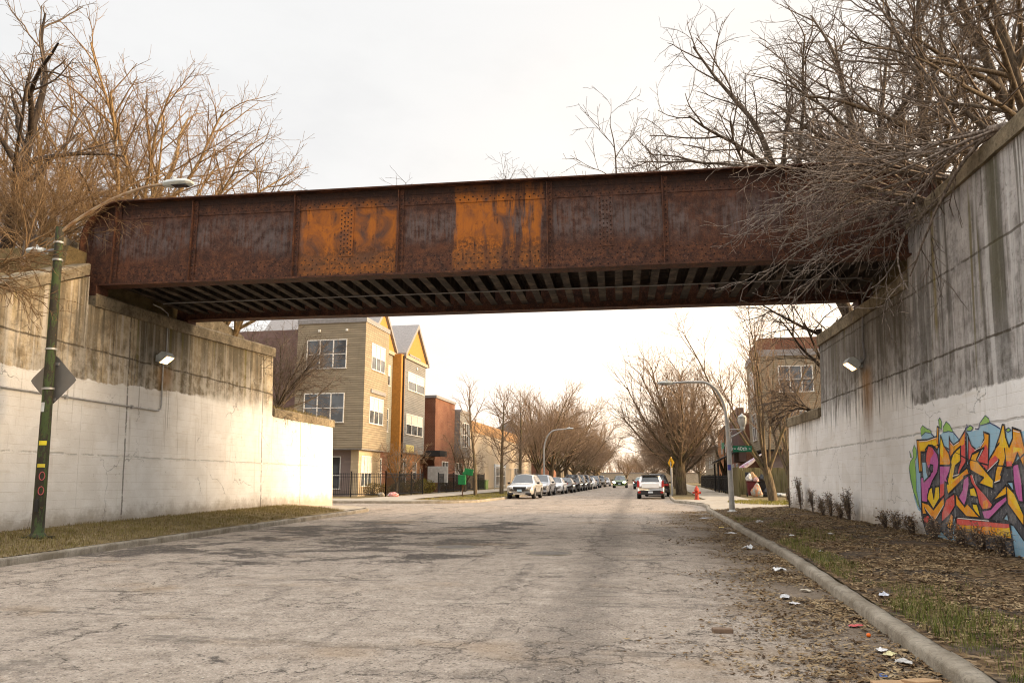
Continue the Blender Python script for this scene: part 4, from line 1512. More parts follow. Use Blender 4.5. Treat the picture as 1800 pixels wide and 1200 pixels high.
# -- dark gnarled tree on the right wing wall
gn = spec(len=[3.4, 4.0, 2.4, 1.2, .6], seg=[6, 7, 6, 4, 3], kids=[6, 7, 6, 4], start=[.25, .2, .15, .1], ang=[45, 42, 42, 45], angv=[14, 12, 14, 14], rad=[.20, .085, .03, .013, .007],
          wob=[.10, .13, .15, .18, .2], trop=[.03, .01, -.01, -.02, -.02], taper=[.55, .3, .4, .5, .6], rmin=.006)
tree_obj('gnarled_tree', 'dark crooked tree leaning over the low wing wall on the right, seen under the bridge', 'tree', (7.9, 29.2, 3.6), make_tree(53, gn, d=(-.10, .0, 1)), M['bark_dark'], M['bark_grey'])

# -- trees on the right embankment, over the bridge end
big = spec(len=[6.6, 6.0, 3.0, 1.4, .65], seg=[8, 8, 6, 4, 3], kids=[11, 10, 7, 5], start=[.25, .2, .12, .1], ang=[44, 40, 42, 44], angv=[12, 12, 14, 16], fall=[.25, .5, .5, .4],
           rad=[.22, .095, .034, .014, .007], wob=[.05, .09, .12, .15, .18], trop=[.02, .0, -.01, -.02, -.02], taper=[.5, .28, .4, .5, .7], rmin=.0055, lead=[1, 0, 0, 0])
GE = 'bare trees on the right embankment behind the bridge'
for i, (x, y, z, dx, dy, sd_, lab) in enumerate([
        (8.0, 26.0, 6.0, -.34, .05, 61, 'leftmost of the bare trees behind the right end of the bridge, leaning left'),
        (8.9, 25.0, 6.0, -.12, .0, 62, 'upright bare tree behind the right end of the bridge, second from the left'),
        (10.2, 27.5, 5.9, -.06, .0, 63, 'straight bare tree behind the right end of the bridge, farthest back'),
        (11.3, 24.5, 6.2, -.36, -.05, 64, 'bare tree leaning left high over the right end of the bridge'),
        (12.5, 21.5, 7.4, -.42, -.12, 65, 'bare tree leaning left above the rounded girder end on the right')]):
    tree_obj('embankment_tree', lab, 'tree', (x, y, z), make_tree(sd_, big, d=(dx, dy, 1)), M['bark_grey'], M['twig_grey'], GE)
near = spec(**{**big, 'len': [4.6, 4.6, 2.3, 1.1, .55], 'rad': [.20, .075, .026, .011, .0055], 'rmin': .0045, 'kids': [9, 9, 7, 5]})
tree_obj('overhanging_tree', 'nearest bare tree on the right, its thick trunk crossing the top right corner', 'tree', (9.7, 13.4, 7.3), make_tree(71, near, d=(-.55, -.15, 1)), M['bark_grey'], M['twig_grey'])
tree_obj('overhanging_tree', 'bare tree just behind the right coping, its branches reaching left across the sky', 'tree', (9.6, 16.8, 7.3), make_tree(72, spec(**{**near, 'len': [3.6, 5.2, 2.4, 1.1, .55]}), d=(-.35, .1, 1)), M['bark_grey'], M['twig_grey'])

# -- brush tumbling over the right coping and the girder end
brush = spec(len=[.5, 3.7, 1.7, .9, .45], seg=[2, 9, 6, 5, 3], kids=[7, 6, 4, 2], start=[.2, .18, .15, .1], ang=[40, 30, 36, 42], angv=[16, 12, 14, 16], fall=[.0, .35, .4, .4],
             rad=[.08, .036, .016, .009, .006], wob=[.06, .10, .15, .19, .22], trop=[0, -.055, -.035, -.03, -.02], taper=[.9, .35, .45, .6, .8], tl=0, sides=[5, 4, 3, 3, 3], rmin=.005)
for i, (x, y, z, dx, dy, dz, sd_, lab) in enumerate([
        (6.95, 15.6, 7.4, -.85, .15, .45, 81, 'tangled bare shrub spilling from the right coping across the girder end'),
        (7.0, 14.6, 7.45, -.75, .25, .55, 82, 'bare shrub arching out from the right coping in front of the bridge'),
        (7.0, 16.9, 7.4, -.85, -.05, .25, 83, 'dense bare shrub drooping past the bridge bearing on the right'),
        (6.85, 13.3, 7.5, -.35, .75, .05, 84, 'bare shrub trailing thin twigs down the right graffiti wall'),
        (7.2, 17.6, 7.5, -.9, -.25, -.1, 85, 'drooping dead shrub hanging below the girder at the right abutment')]):
    tree_obj('overhanging_shrub', lab, 'shrub', (x, y, z), make_tree(sd_, spec(**{**brush, 'spread': Vector((dx, dy, dz)) * .9}), d=(dx, dy, dz)), M['twig_pale'], M['twig_pale'], 'shrubs spilling over the right wall')
low = spec(**{**brush, 'len': [.4, 1.5, .8, .45, .25], 'kids': [9, 6, 5, 3]})
tree_obj('overhanging_shrub', 'small bare shrub hanging over the low wing wall on the right', 'shrub', (6.75, 28.2, 3.9), make_tree(88, spec(**{**low, 'spread': Vector((-.6, 0, .1))}), d=(-.5, 0, .4)), M['bark_dark'], M['twig_grey'])

# -- left embankment
syc = spec(len=[7.6, 8.2, 3.8, 1.8, .85], seg=[7, 8, 6, 4, 3], kids=[13, 12, 8, 5], start=[.3, .2, .12, .1], ang=[36, 36, 40, 42], angv=[12, 10, 12, 14], fall=[.2, .45, .5, .4],
           rad=[.26, .11, .04, .016, .008], wob=[.05, .08, .12, .15, .16], trop=[.02, .03, .01, 0, 0], taper=[.55, .28, .38, .5, .7], rmin=.006, lead=[1, 0, 0, 0])
tree_obj('tall_tree', 'tall sunlit tan-barked bare tree at the upper left, behind the green pole', 'tree', (-21.4, 29.0, 6.2), make_tree(91, syc, d=(.05, 0, 1)), M['bark_tan'], M['twig_tan'])
tree_obj('tall_tree', 'sunlit bare tree at the far upper left, partly out of the picture', 'tree', (-25.5, 31.0, 6.2), make_tree(92, syc, d=(-.04, 0, 1)), M['bark_tan'], M['twig_tan'])
tree_obj('dark_tree', 'dark-limbed bare tree leaning in at the top left corner', 'tree', (-17.9, 19.6, 7.4), make_tree(93, spec(**{**big, 'len': [4.6, 4.4, 2.2, 1.1, .55], 'kids': [6, 7, 6, 4]}), d=(.10, .0, 1)), M['bark_dark'], M['twig_grey'])
tree_obj('dark_tree', 'crooked dark tree beside the left girder end, behind the lamp arm', 'tree', (-15.4, 20.6, 7.4), make_tree(94, spec(**{**gn, 'len': [2.4, 2.6, 1.6, .9, .5], 'rad': [.10, .05, .02, .01, .006], 'kids': [5, 6, 5, 4]}), d=(-.15, 0, 1)), M['bark_dark'], M['twig_tan'])
sm = spec(len=[1.6, 5.6, 2.2, 1.0, .45], seg=[3, 8, 6, 4, 3], kids=[6, 9, 6, 4], start=[.3, .25, .2, .1], ang=[28, 28, 34, 40], angv=[9, 10, 12, 14], fall=[.1, .4, .4, .4],
          rad=[.12, .06, .022, .011, .007], wob=[.06, .09, .12, .14, .16], trop=[0, .05, .06, .05, .04], taper=[.9, .25, .4, .5, .7], rmin=.006)
GS = 'slender bare trees behind the left half of the bridge'
for i, (x, y, z, dx, sd_, lab, k) in enumerate([
        (-15.2, 27.0, 6.3, .16, 101, 'slender bare tree leaning right above the left part of the girder', 1.0),
        (-14.4, 26.4, 6.3, .55, 102, 'bare tree with many upright shoots leaning out over the bridge toward the street', 1.0),
        (-16.8, 26.5, 6.3, .02, 103, 'thin upright bare tree seen just right of the street lamp head', .82)]):
    tr = tree_obj('slender_tree', lab, 'tree', (x, y, z), make_tree(sd_, sm, d=(dx, 0, 1)), M['bark_tan'], M['twig_tan'], GS)
    tr.scale = (k, k, k)
thick = spec(**{**brush, 'len': [.7, 3.0, 1.5, .8, .4], 'kids': [12, 9, 6, 4], 'ang': [55, 34, 40, 44], 'trop': [0, .0, -.01, -.02, -.02], 'rad': [.07, .026, .012, .007, .0045], 'rmin': .0038})
for i, (x, y, z, d, sd_, lab) in enumerate([
        (-15.3, 17.4, 7.2, (.1, .1, 1), 111, 'tangle of bare brush on the left wall behind the small lamp'),
        (-15.0, 17.0, 6.9, (.0, .2, 1), 112, 'thicket of bare brush at the left edge above the sloping coping'),
        (-16.2, 19.6, 7.5, (.2, 0, .9), 113, 'bare brush growing around the left girder end'),
        (-17.4, 20.4, 7.5, (.1, 0, 1), 114, 'bare thicket farther back on the left embankment'),
        (-18.9, 21.8, 7.5, (.0, 0, 1), 115, 'leftmost bare thicket on the embankment')]):
    tree_obj('brush_thicket', lab, 'shrub', (x, y, z), make_tree(sd_, spec(**{**thick, 'spread': Vector(d) * .25}), d=d), M['twig_grey'], M['twig_tan'], 'thickets on the left embankment')
tree_obj('overhanging_shrub', 'bare twigs drooping from the sloping left coping over the wall', 'shrub', (-14.0, 13.6, 5.5), make_tree(118, spec(**{**brush, 'len': [.4, 1.9, .9, .5, .3], 'kids': [7, 6, 5, 3], 'spread': Vector((.7, .2, .1))}), d=(.6, .1, .5)), M['twig_grey'], M['twig_tan'])
wb = spec(len=[.6, 3.0, 1.7, .9, .45], seg=[3, 8, 6, 4, 3], kids=[11, 9, 6, 4], start=[.2, .2, .15, .1], ang=[48, 36, 40, 42], angv=[16, 12, 12, 14], fall=[0, .4, .4, .4], rad=[.10, .05, .02, .01, .006],
          wob=[.08, .10, .13, .15, .16], trop=[0, .01, .0, -.01, 0], taper=[.9, .3, .4, .5, .7], rmin=.0055)
tree_obj('wide_shrub', 'large many-stemmed bare shrub on the left wing wall, before the apartment windows', 'shrub', (-14.6, 31.3, 4.2), make_tree(121, spec(**{**wb, 'spread': Vector((.32, 0, .15))}), d=(.2, 0, 1)), M['bark_grey'], M['twig_grey'])
tree_obj('wide_shrub', 'bare shrub behind the left abutment end, in front of the plum brick wall', 'shrub', (-15.2, 29.2, 4.3), make_tree(122, wb, d=(0, 0, 1)), M['bark_grey'], M['twig_grey'])

# -- saplings that have seeded themselves in the bridge ballast
sap = spec(len=[3.4, 1.7, .9, .45], seg=[8, 6, 4, 3], kids=[9, 7, 5], start=[.2, .15, .1], ang=[42, 38, 42], angv=[12, 12, 14], fall=[.5, .5, .4], rad=[.035, .016, .008, .005], wob=[.06, .1, .13, .15],
           trop=[.02, .03, .02, 0], taper=[.3, .4, .5, .7], tl=0, sides=[5, 3, 3, 3], rmin=.0045)
GB = 'saplings growing on the bridge deck'
for x, y, dx, k, sd_, lab in [(.25, 20.3, -.12, 1.18, 131, 'tallest sapling standing on the bridge deck, forked, right of the middle'),
                              (1.1, 20.9, .15, 1.0, 132, 'sapling leaning right on the bridge deck beside the tallest one'),
                              (2.2, 20.0, -.25, .9, 133, 'sapling on the bridge deck nearest the right embankment trees'),
                              (-6.1, 20.2, .0, .78, 134, 'lone thin sapling sticking up above the left half of the bridge'),
                              (-3.0, 20.4, .05, .72, 135, 'small sparse sapling near the middle of the bridge deck'),
                              (-1.9, 21.0, -.1, .75, 136, 'low wispy sapling left of the tall pair on the bridge')]:
    S_ = sap if sd_ != 134 else spec(**{**sap, 'kids': [4, 3, 2]})
    tr = tree_obj('sapling', lab, 'sapling', (x, y, 7.5), make_tree(sd_, S_, d=(dx, 0, 1)), M['twig_grey'], M['twig_grey'], GB)
    tr.scale = (k, k, k)

# -- the wood that closes the view up the street
def far_wood():
    rng = random.Random(501)
    out = []
    for i in range(5200):
        y = rng.uniform(225, 300); x = rng.uniform(-150, 170)
        z = roadz(y)
        h = rng.uniform(2.5, 9.5) * (.7 + .6 * (MN.noise(Vector((x * .05, y * .03, 0))) + .5))
        p = Vector((x, y, z + rng.uniform(0, .35) * h)); pts = [p]
        for k in range(3):
            p = p + Vector((rng.gauss(0, .6), rng.gauss(0, .4), h * rng.uniform(.2, .36))); pts.append(p)
        out.append((pts, [.09, .06, .04, .02], 3))
    o = bpy.data.objects.new('far_wood', to_mesh('far_wood', out, M['twig_street'])); COL.objects.link(o)
    tag(stuff(o), 'brown bare woodland closing the far end of the street', 'wood')


far_wood()
lw = thing('garden_wall', 'low pale wall far off where the street ends', 'wall', (11.0, 205, .9), 0)
b = MB(); b.box(-22, 0, -.2, 22, .4, 2.6); b.obj('wall', M['pave'], lw)
b = MB(); b.box(-22.1, -.1, 2.6, 22.1, .5, 2.8); b.obj('coping', M['slate'], lw)
# ------------------------------------------------------------------ cars (front towards -y, x across, z up)
tail_red = plain('tail_red', (.42, .02, .015), .25, var=.05)
lampglass = plain('lamp_glass', (.70, .70, .68), .15, var=.05)
plate_w = plain('plate_white', (.62, .66, .70), .5, var=.04)
silver_rim = plain('alloy_rim', (.36, .36, .36), .35, .8)


def shape_suv(L=4.8, W=1.88, H=1.66, hood=.98, rake=.62, boxy=False):
    h = H
    f = -L / 2; r = L / 2
    # y, half width, z bottom, z belt, half width of top, z top
    S = [(f, .74, .34, .62, .66, .66), (f + .10, .86, .30, .80, .76, .84), (f + .30, .92, .28, .88, .80, .92), (f + .95, .94, .27, .94, .82, hood),
         (f + 1.28, .94, .27, .98, .80, hood + .07)]
    wf = f + 1.28 + rake
    S += [(wf, .94, .27, 1.00, .62, h - .05), (wf + .45, .94, .27, 1.01, .62, h), (r - 1.3, .94, .27, 1.03, .62, h - .01)]
    if boxy: S += [(r - .32, .94, .29, 1.05, .64, h - .05), (r - .08, .93, .32, 1.06, .74, 1.10), (r, .86, .36, .82, .72, .86)]
    else: S += [(r - .62, .94, .28, 1.05, .60, h - .09), (r - .14, .92, .32, 1.04, .72, 1.10), (r, .84, .38, .80, .70, .84)]
    return [(y, w * W / 1.88, a, b, t * W / 1.88, z) for y, w, a, b, t, z in S], dict(L=L, W=W, H=H, cow=4, roof=5, rear=8 if True else 0)


def shape_sedan(L=4.7, W=1.8, H=1.44):
    f = -L / 2; r = L / 2
    S = [(f, .70, .32, .56, .62, .60), (f + .12, .84, .27, .70, .74, .74), (f + .35, .90, .25, .78, .78, .82), (f + 1.0, .90, .24, .86, .80, .92), (f + 1.32, .90, .24, .90, .78, .98),
         (f + 2.05, .90, .24, .93, .56, H - .04), (f + 2.6, .90, .24, .94, .56, H), (r - 1.75, .90, .24, .96, .55, H - .03), (r - 1.35, .90, .24, .97, .56, H - .10), (r - .62, .88, .27, .97, .72, 1.02), (r, .80, .34, .84, .68, .90)]
    return [(y, w * W / 1.8, a, b, t * W / 1.8, z) for y, w, a, b, t, z in S], dict(L=L, W=W, H=H, cow=4, roof=5, rear=8)


def ring(s):
    y, w, zb, belt, wt, zt = s
    mid = zb + (belt - zb) * .55
    half = [(0, zb), (w - .10, zb), (w - .02, zb + .10), (w, mid), (w - .012, belt - .05), (w - .05, belt), (wt + .02, zt - .06), (wt - .06, zt - .012), (wt * .5, zt + .02), (0, zt + .028)]
    return [(x, y, z) for x, z in half] + [(-x, y, z) for x, z in half[-2:0:-1]]


def make_car(shape, paint, label, loc, rz, cladding=None, roof_rails=False, lights_on=False, rear_view=False, group=None, plate=True, grille='wide', roofpaint=None, cat='car'):
    S, D = shape
    L, W = D['L'], D['W']
    t = thing('car', label, cat, loc, rz, group)
    b = MB()
    R_ = [ring(s) for s in S]
    n = len(R_[0])
    for r_ in R_: b.v += r_
    for i in range(len(S) - 1):
        for j in range(n):
            k, k2 = i * n + j, i * n + (j + 1) % n
            b.f.append([k, k2, k2 + n, k + n])
            if roofpaint is not None and j in (6, 7, 8, 9, 10, 11) and 5 <= i <= 7: b.m.append(1)
            else: b.m.append(0)
    b.f.append(list(range(n))); b.m.append(0)
    b.f.append([(len(S) - 1) * n + j for j in range(n)][::-1]); b.m.append(0)
    b.sm = [True] * len(b.f)
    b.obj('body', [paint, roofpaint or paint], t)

    def P(i, j, off=.014):
        v = Vector(R_[i][j])
        return v + Vector((math.copysign(off, v.x) if abs(v.x) > .3 else 0, 0, off * .5))
    c, ro, re = D['cow'], D['roof'], D['rear']
    last = len(S) - 1

    def lerp(a, bb, f): return a.lerp(bb, f)
    # windscreen
    b = MB()
    a0, a1 = Vector(R_[c][7]), Vector(R_[c][n - 7]); t0, t1 = Vector(R_[ro][7]), Vector(R_[ro][n - 7])
    m0, m1 = Vector(R_[c][9]), Vector(R_[ro][9])
    o = Vector((0, -.015, .014))
    b.add([a0 + o, m0 + o, a1 + o, t1 + o, m1 + o, t0 + o], [(0, 1, 4, 5), (1, 2, 3, 4)])
    b.obj('windscreen', M['cglass'], t)
    # side windows
    for sgn in (0, 1):
        b = MB()
        def Q(i, j): return Vector(R_[i][j if sgn == 0 else n - j])
        off = Vector((.012 if sgn == 0 else -.012, 0, .004))
        lo = [Q(i, 5) for i in range(c, re + 1)]
        up = [Q(i, 6) for i in range(c, re + 1)]
        pts_lo = [lo[0].lerp(lo[1], .45)] + lo[1:-1] + [lo[-2].lerp(lo[-1], .7)]
        pts_up = [up[0].lerp(up[1], .75)] + [u.lerp(l, .08) for u, l in zip(up[1:-1], lo[1:-1])] + [up[-2].lerp(up[-1], .5)]
        vs = [p.lerp(q, .06) + off for p, q in zip(pts_lo, pts_up)] + [p + off for p in pts_up]
        k = len(pts_lo)
        b.add(vs, [(i, i + 1, k + i + 1, k + i) if sgn == 0 else (i, k + i, k + i + 1, i + 1) for i in range(k - 1)])
        b.obj('side_window', M['cglass'], t)
        b = MB()
        x = W / 2 + .10
        yy = S[c][0] + .38
        b.obox(((x if sgn == 0 else -x), yy, 1.06), (.20, .10, .14))
        bevel(b.obj('mirror', M['trim'] if cladding or True else paint, t), .03)
    # rear window
    b = MB()
    i0, i1 = last - 2, last - 1
    u0, u1 = Vector(R_[i0][7]), Vector(R_[i0][n - 7]); l0, l1 = Vector(R_[i1][6]), Vector(R_[i1][n - 6])
    o = Vector((0, .05, .03))
    vs = [u0.lerp(l0, .14) + o, u1.lerp(l1, .14) + o, l1.lerp(u1, .16) + o, l0.lerp(u0, .16) + o]
    b.add([Vector((v.x * .86, v.y, v.z)) for v in vs], [(0, 1, 2, 3)])
    b.obj('rear_window', M['cglass'], t)
    # wheels
    wr = .345 if D['H'] > 1.5 else .315
    fy, ry = -L / 2 + .92, L / 2 - .98
    for sx in (-1, 1):
        for wy in (fy, ry):
            xo = sx * (W / 2 - .10)
            Mx = Matrix.Rotation(math.pi / 2, 3, 'Y')
            b = MB(); b.lathe([(wr * .62, -.105), (wr * .93, -.115), (wr, -.08), (wr, .08), (wr * .93, .115), (wr * .62, .105)], (xo, wy, wr), 20, Mx)
            wheel = b.obj('wheel', M['rubber'], t)
            b = MB(); b.lathe([(.03, sx * .122), (wr * .2, sx * .118), (wr * .58, sx * .112), (wr * .63, sx * .10)], (xo, wy, wr), 14, Mx)
            for k in range(5):
                a = 2 * math.pi * k / 5
                b.obox((xo + sx * .117, wy + math.sin(a) * wr * .33, wr + math.cos(a) * wr * .33), (.02, .06, wr * .52), 0, -a)
            b.obj('rim', silver_rim, wheel)
            b = MB()
            ar = wr + .07
            arch = [(wy + math.cos(math.pi * k / 10) * ar, wr + math.sin(math.pi * k / 10) * ar) for k in range(11)]
            inn = [(wy + math.cos(math.pi * k / 10) * (ar - (.09 if cladding else .05)), wr + math.sin(math.pi * k / 10) * (ar - (.09 if cladding else .05))) for k in range(11)]
            x0 = sx * (W / 2 - .06); x1 = sx * (W / 2 + .012)
            for k in range(10):
                vs = [(x1, *arch[k]), (x1, *arch[k + 1]), (x1, *inn[k + 1]), (x1, *inn[k]), (x0, *arch[k]), (x0, *arch[k + 1]), (x0, *inn[k + 1]), (x0, *inn[k])]
                b.add(vs, [(0, 1, 2, 3), (0, 4, 5, 1), (3, 2, 6, 7)])
            b.obj('wheel_arch', M['trim'], t)
    f = -L / 2
    # front details
    hz = .74 if D['H'] > 1.5 else .64
    for sx in (-1, 1):
        b = MB(); b.prism([(sx * .48 * W / 1.88, hz - .05), (sx * .84 * W / 1.88, hz + .02), (sx * .86 * W / 1.88, hz + .12), (sx * .52 * W / 1.88, hz + .06)], 'y', f - .03, f + .20)
        b.obj('headlight', lamp_on if lights_on else lampglass, t)
    b = MB()
    if grille == 'spindle':
        b.prism([(-.30, hz + .05), (.30, hz + .05), (.22, hz - .12), (.42, .34), (-.42, .34), (-.22, hz - .12)], 'y', f - .035, f + .06)
    elif grille == 'slim':
        b.prism([(-.42, hz + .03), (.42, hz + .03), (.38, hz - .06), (-.38, hz - .06)], 'y', f - .035, f + .06)
        b.prism([(-.50, .46), (.50, .46), (.42, .33), (-.42, .33)], 'y', f - .03, f + .05)
    else:
        b.prism([(-.46, hz + .07), (.46, hz + .07), (.40, hz - .13), (.28, hz - .20), (-.28, hz - .20), (-.40, hz - .13)], 'y', f - .035, f + .06)
    b.obj('grille', M['trim'], t)
    b = MB(); b.box(-.80 * W / 1.88, f - .02, .28, .80 * W / 1.88, f + .12, .42)
    bevel(b.obj('front_bumper', M['trim'] if cladding else paint, t), .03)
    if cladding:
        b = MB(); b.box(-.42, f - .045, .30, .42, f - .021, .40); b.obj('skid_plate', M['chrome'], t)
        for sx in (-1, 1):
            b = MB(); b.box(sx * (W / 2 - .02), fy + .42, .26, sx * (W / 2 + .014), ry - .42, .44); b.obj('sill', M['trim'], t)
    if plate:
        b = MB(); b.box(-.155, f - .052, hz - .26, .155, f - .037, hz - .10)
        b.obj('number_plate', plate_blue, t)
    # rear details
    r = L / 2
    for sx in (-1, 1):
        b = MB()
        if rear_view: b.prism([(sx * .72, .78), (sx * .90, .80), (sx * .88, 1.26), (sx * .76, 1.20)], 'y', r - .16, r + .012)
        else: b.prism([(sx * .50, .82), (sx * .86, .80), (sx * .84, .98), (sx * .52, .94)], 'y', r - .20, r + .012)
        b.obj('tail_light', tail_red, t)
        if rear_view:
            b = MB(); b.box(sx * .66, r - .05, .40, sx * .84, r + .035, .52); b.obj('reflector', tail_red, t)
    b = MB()
    if rear_view:
        b.prism([(-.62, .60), (.62, .60), (.88, .50), (.86, .28), (-.86, .28), (-.88, .50)], 'y', r - .06, r + .022)
    else: b.box(-.82 * W / 1.88, r - .1, .34, .82 * W / 1.88, r + .02, .56)
    bevel(b.obj('rear_bumper', M['trim'] if (cladding or rear_view) else paint, t), .03)
    b = MB(); b.box(-.155, r + .023, .40 if rear_view else .66, .155, r + .033, .52 if rear_view else .78)
    b.obj('number_plate', plate_w, t)
    if rear_view:
        b = MB(); b.prism([(-.56, .72), (.56, .72), (.62, .86), (.58, 1.06), (-.58, 1.06), (-.62, .86)], 'y', r - .12, r + .008); bevel(b.obj('tailgate_panel', paint, t), .03)
        b = MB(); b.box(-.60, S[last - 2][0] - .05, S[last - 2][5] - .02, .60, S[last - 2][0] + .22, S[last - 2][5] + .03); b.obj('spoiler', M['trim'], t)
    if roof_rails:
        for sx in (-1, 1):
            b = MB(); x = sx * (S[ro][4] - .04)
            b.tube([(x, S[ro][0] + .25, D['H'] - .04), (x, S[ro][0] + .35, D['H'] + .05), (x, S[re][0] - .2, D['H'] + .05), (x, S[re][0] - .05, D['H'] - .04)], .022, 6)
            b.obj('roof_rail', M['trim'], t)
    return t


lamp_on = m_emit('headlamp_glow', (1.0, .93, .78), 30.0)
plate_blue = plain('plate_pale_blue', (.45, .58, .68), .5, var=.04)
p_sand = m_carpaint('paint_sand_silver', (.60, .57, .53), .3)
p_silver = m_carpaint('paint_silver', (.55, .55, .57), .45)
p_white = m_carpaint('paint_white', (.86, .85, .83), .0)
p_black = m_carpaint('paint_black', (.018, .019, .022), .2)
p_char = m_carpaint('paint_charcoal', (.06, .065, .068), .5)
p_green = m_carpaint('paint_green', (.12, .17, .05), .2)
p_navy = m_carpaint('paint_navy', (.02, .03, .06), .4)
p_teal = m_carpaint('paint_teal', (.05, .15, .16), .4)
suv, suv2, sed = shape_suv(), shape_suv(4.7, 1.86, 1.72), shape_sedan()
PK = 'cars parked along the left kerb'


def pk(Yf, side_x=None):
    """front bumper at Yf, street-side flank following the parked row"""
    return interp([(52.6, -5.85), (62, -5.6), (67, -5.05), (72, -4.6), (97, -3.2), (130, -1.6)], Yf)


for (Yf, shp, paint, lab, kw) in [
    (52.5, suv, p_sand, 'sand-silver SUV with black lower cladding and roof rails, nearest of the cars on the left', dict(cladding=True, roof_rails=True)),
    (61.6, suv, p_silver, 'silver SUV with a large dark hourglass grille, directly behind the nearest SUV', dict(grille='spindle', plate=False)),
    (67.6, sed, p_white, 'white sedan parked behind the silver SUV with the dark hourglass grille', dict(grille='slim')),
    (73.2, sed, p_black, 'black sedan parked between a white sedan and a tall black SUV', dict(grille='slim')),
    (79.6, suv2, p_black, 'tall black SUV standing highest in the middle of the parked row', dict(roof_rails=True)),
    (84.8, suv2, p_char, 'charcoal SUV directly behind the tall black SUV in the parked row', dict()),
    (90.6, suv2, p_navy, 'dark navy SUV just in front of the farther white sedan', dict()),
    (97.5, sed, p_white, 'farther white sedan in the parked row, beyond the dark SUVs', dict(grille='slim')),
    (105, suv, p_navy, 'dark blue SUV right behind the farther white sedan', dict()),
    (116, suv2, p_char, 'grey SUV second behind the farther white sedan', dict()),
    (128, sed, p_silver, 'small silver sedan at the far end of the parked row', dict(grille='slim')),
]:
    L, W = shp[1]['L'], shp[1]['W']
    yc = Yf + L / 2
    make_car(shp, paint, lab, (pk(Yf) - W / 2 + SL * L / 2, yc, roadz(yc)), -STA, group=PK, **kw)
make_car(suv, p_green, 'green car driving towards us with both headlights on', (.02, 108.5, roadz(108)), -STA, lights_on=True, grille='wide')
soul = make_car(shape_suv(4.1, 1.82, 1.62, .98, .5, True), p_white, 'white boxy car with black bumper and roof seen from behind, parked at the right kerb', (2.12, 55.4, roadz(55)), math.pi - STA, rear_view=True, roofpaint=M['trim'], plate=False)
make_car(suv2, p_black, 'dark SUV parked in front of the white boxy car, mostly hidden by it', (2.9, 62.6, roadz(62)), math.pi - STA, plate=False)
make_car(sed, p_teal, 'small teal car far up the right side, left of the white boxy car', (2.6, 99, roadz(99)), math.pi - STA, plate=False, rear_view=False)
# ------------------------------------------------------------------ green pole with two lamps, and the sign on it
def m_flaky(name):
    t = NT(name)
    p = t.ob
    f = t.noise(t.mp(p, (5, 5, 1.4)), 1.5, 6, .75)
    c = t.mix(t.ss(f, .50, .55), (.045, .038, .026), (.06, .085, .030))
    c = t.mix(t.ss(t.noise(p, 9, 5, .8), .60, .66), c, (.13, .085, .04))
    t.bump(t.add(f, t.noise(p, 18, 4)), .5, .01)
    return t.out(c, .8, spec=.3)


flaky = m_flaky('flaking_green_paint')
armrust = m_twocol('rusted_arm', [(.20, .09, .035), (.34, .24, .15), (.45, .38, .28)], 4, .8)
LP = Vector((-11.98, 14.8, 0)); z0 = vzl(-11.98, 14.8)
lampL = thing('street_lamp', 'flaking green lamp post with two grey lamp heads, standing on the left verge', 'street lamp', (LP.x, LP.y, z0 - .02))
lean = Vector((-.26, 0, 6.72))
ax = lambda z: Vector((lean.x * z / 6.72, 0, z))
b = MB(); b.tube([ax(0), ax(.02), ax(.5), ax(2), ax(4), ax(6.0), ax(6.74)], [.155, .125, .12, .112, .10, .088, .082], 16)
pole = b.obj('pole', flaky, lampL)
b = MB(); b.lathe([(.19, 0), (.20, .05), (.15, .09), (.13, .12)], (0, 0, 0), 16)
for k in range(4):
    a = math.pi / 4 + k * math.pi / 2
    b.box(math.cos(a) * .24 - .06, math.sin(a) * .24 - .06, -.02, math.cos(a) * .24 + .06, math.sin(a) * .24 + .06, .05)
b.obj('base_plate', flaky, lampL)
b = MB(); b.box(-.30, -.30, -.22, .30, .30, -.005); bevel(b.obj('footing', M['kerb'], lampL), .03)
b = MB(); b.prism([(-.045, .55), (.045, .55), (.045, .78), (0, .82), (-.045, .78)], 'y', -.133, -.118); b.obj('hand_hole', M['trim'], lampL)
for zz in (5.98, 6.38, 3.98, 3.12):
    b = MB(); b.tube([ax(zz - .02), ax(zz + .02)], .108 - (zz - 4) * .006 + .01, 16); b.obj('steel_band', M['galv'], lampL)
# stickers
for zz, hh, col, nm in ((2.62, .20, (.55, .56, .55), 'sticker'), (1.92, .09, (.75, .62, .03), 'sticker'), (1.46, .07, (.72, .58, .05), 'sticker')):
    b = MB()
    c = ax(zz); rr = .113
    a0, a1 = (R(-125), R(-75)) if hh > .15 else (R(-105), R(-28))
    n = 6
    for i in range(n):
        p0, p1 = a0 + (a1 - a0) * i / n, a0 + (a1 - a0) * (i + 1) / n
        b.poly([c + Vector((math.cos(p0) * rr * 1.03, math.sin(p0) * rr * 1.03, 0)), c + Vector((math.cos(p1) * rr * 1.03, math.sin(p1) * rr * 1.03, 0)),
                c + Vector((math.cos(p1) * rr * 1.03, math.sin(p1) * rr * 1.03, hh)), c + Vector((math.cos(p0) * rr * 1.03, math.sin(p0) * rr * 1.03, hh))])
    b.obj(nm, plain('sticker_%d' % int(zz * 100), col, .6), pole)
redmk = plain('red_white_marker', (.55, .12, .12), .6)
for k, zz in enumerate((1.28, .98)):       # painted red rings
    b = MB(); c = ax(zz); pts = []
    for i in range(13):
        a = 2 * math.pi * i / 12
        th = R(-48) + math.cos(a) * .42
        pts.append(c + Vector((math.cos(th) * .121, math.sin(th) * .121, math.sin(a) * .085)))
    b.tube(pts, .010, 4); b.obj('red_ring', redmk, pole)
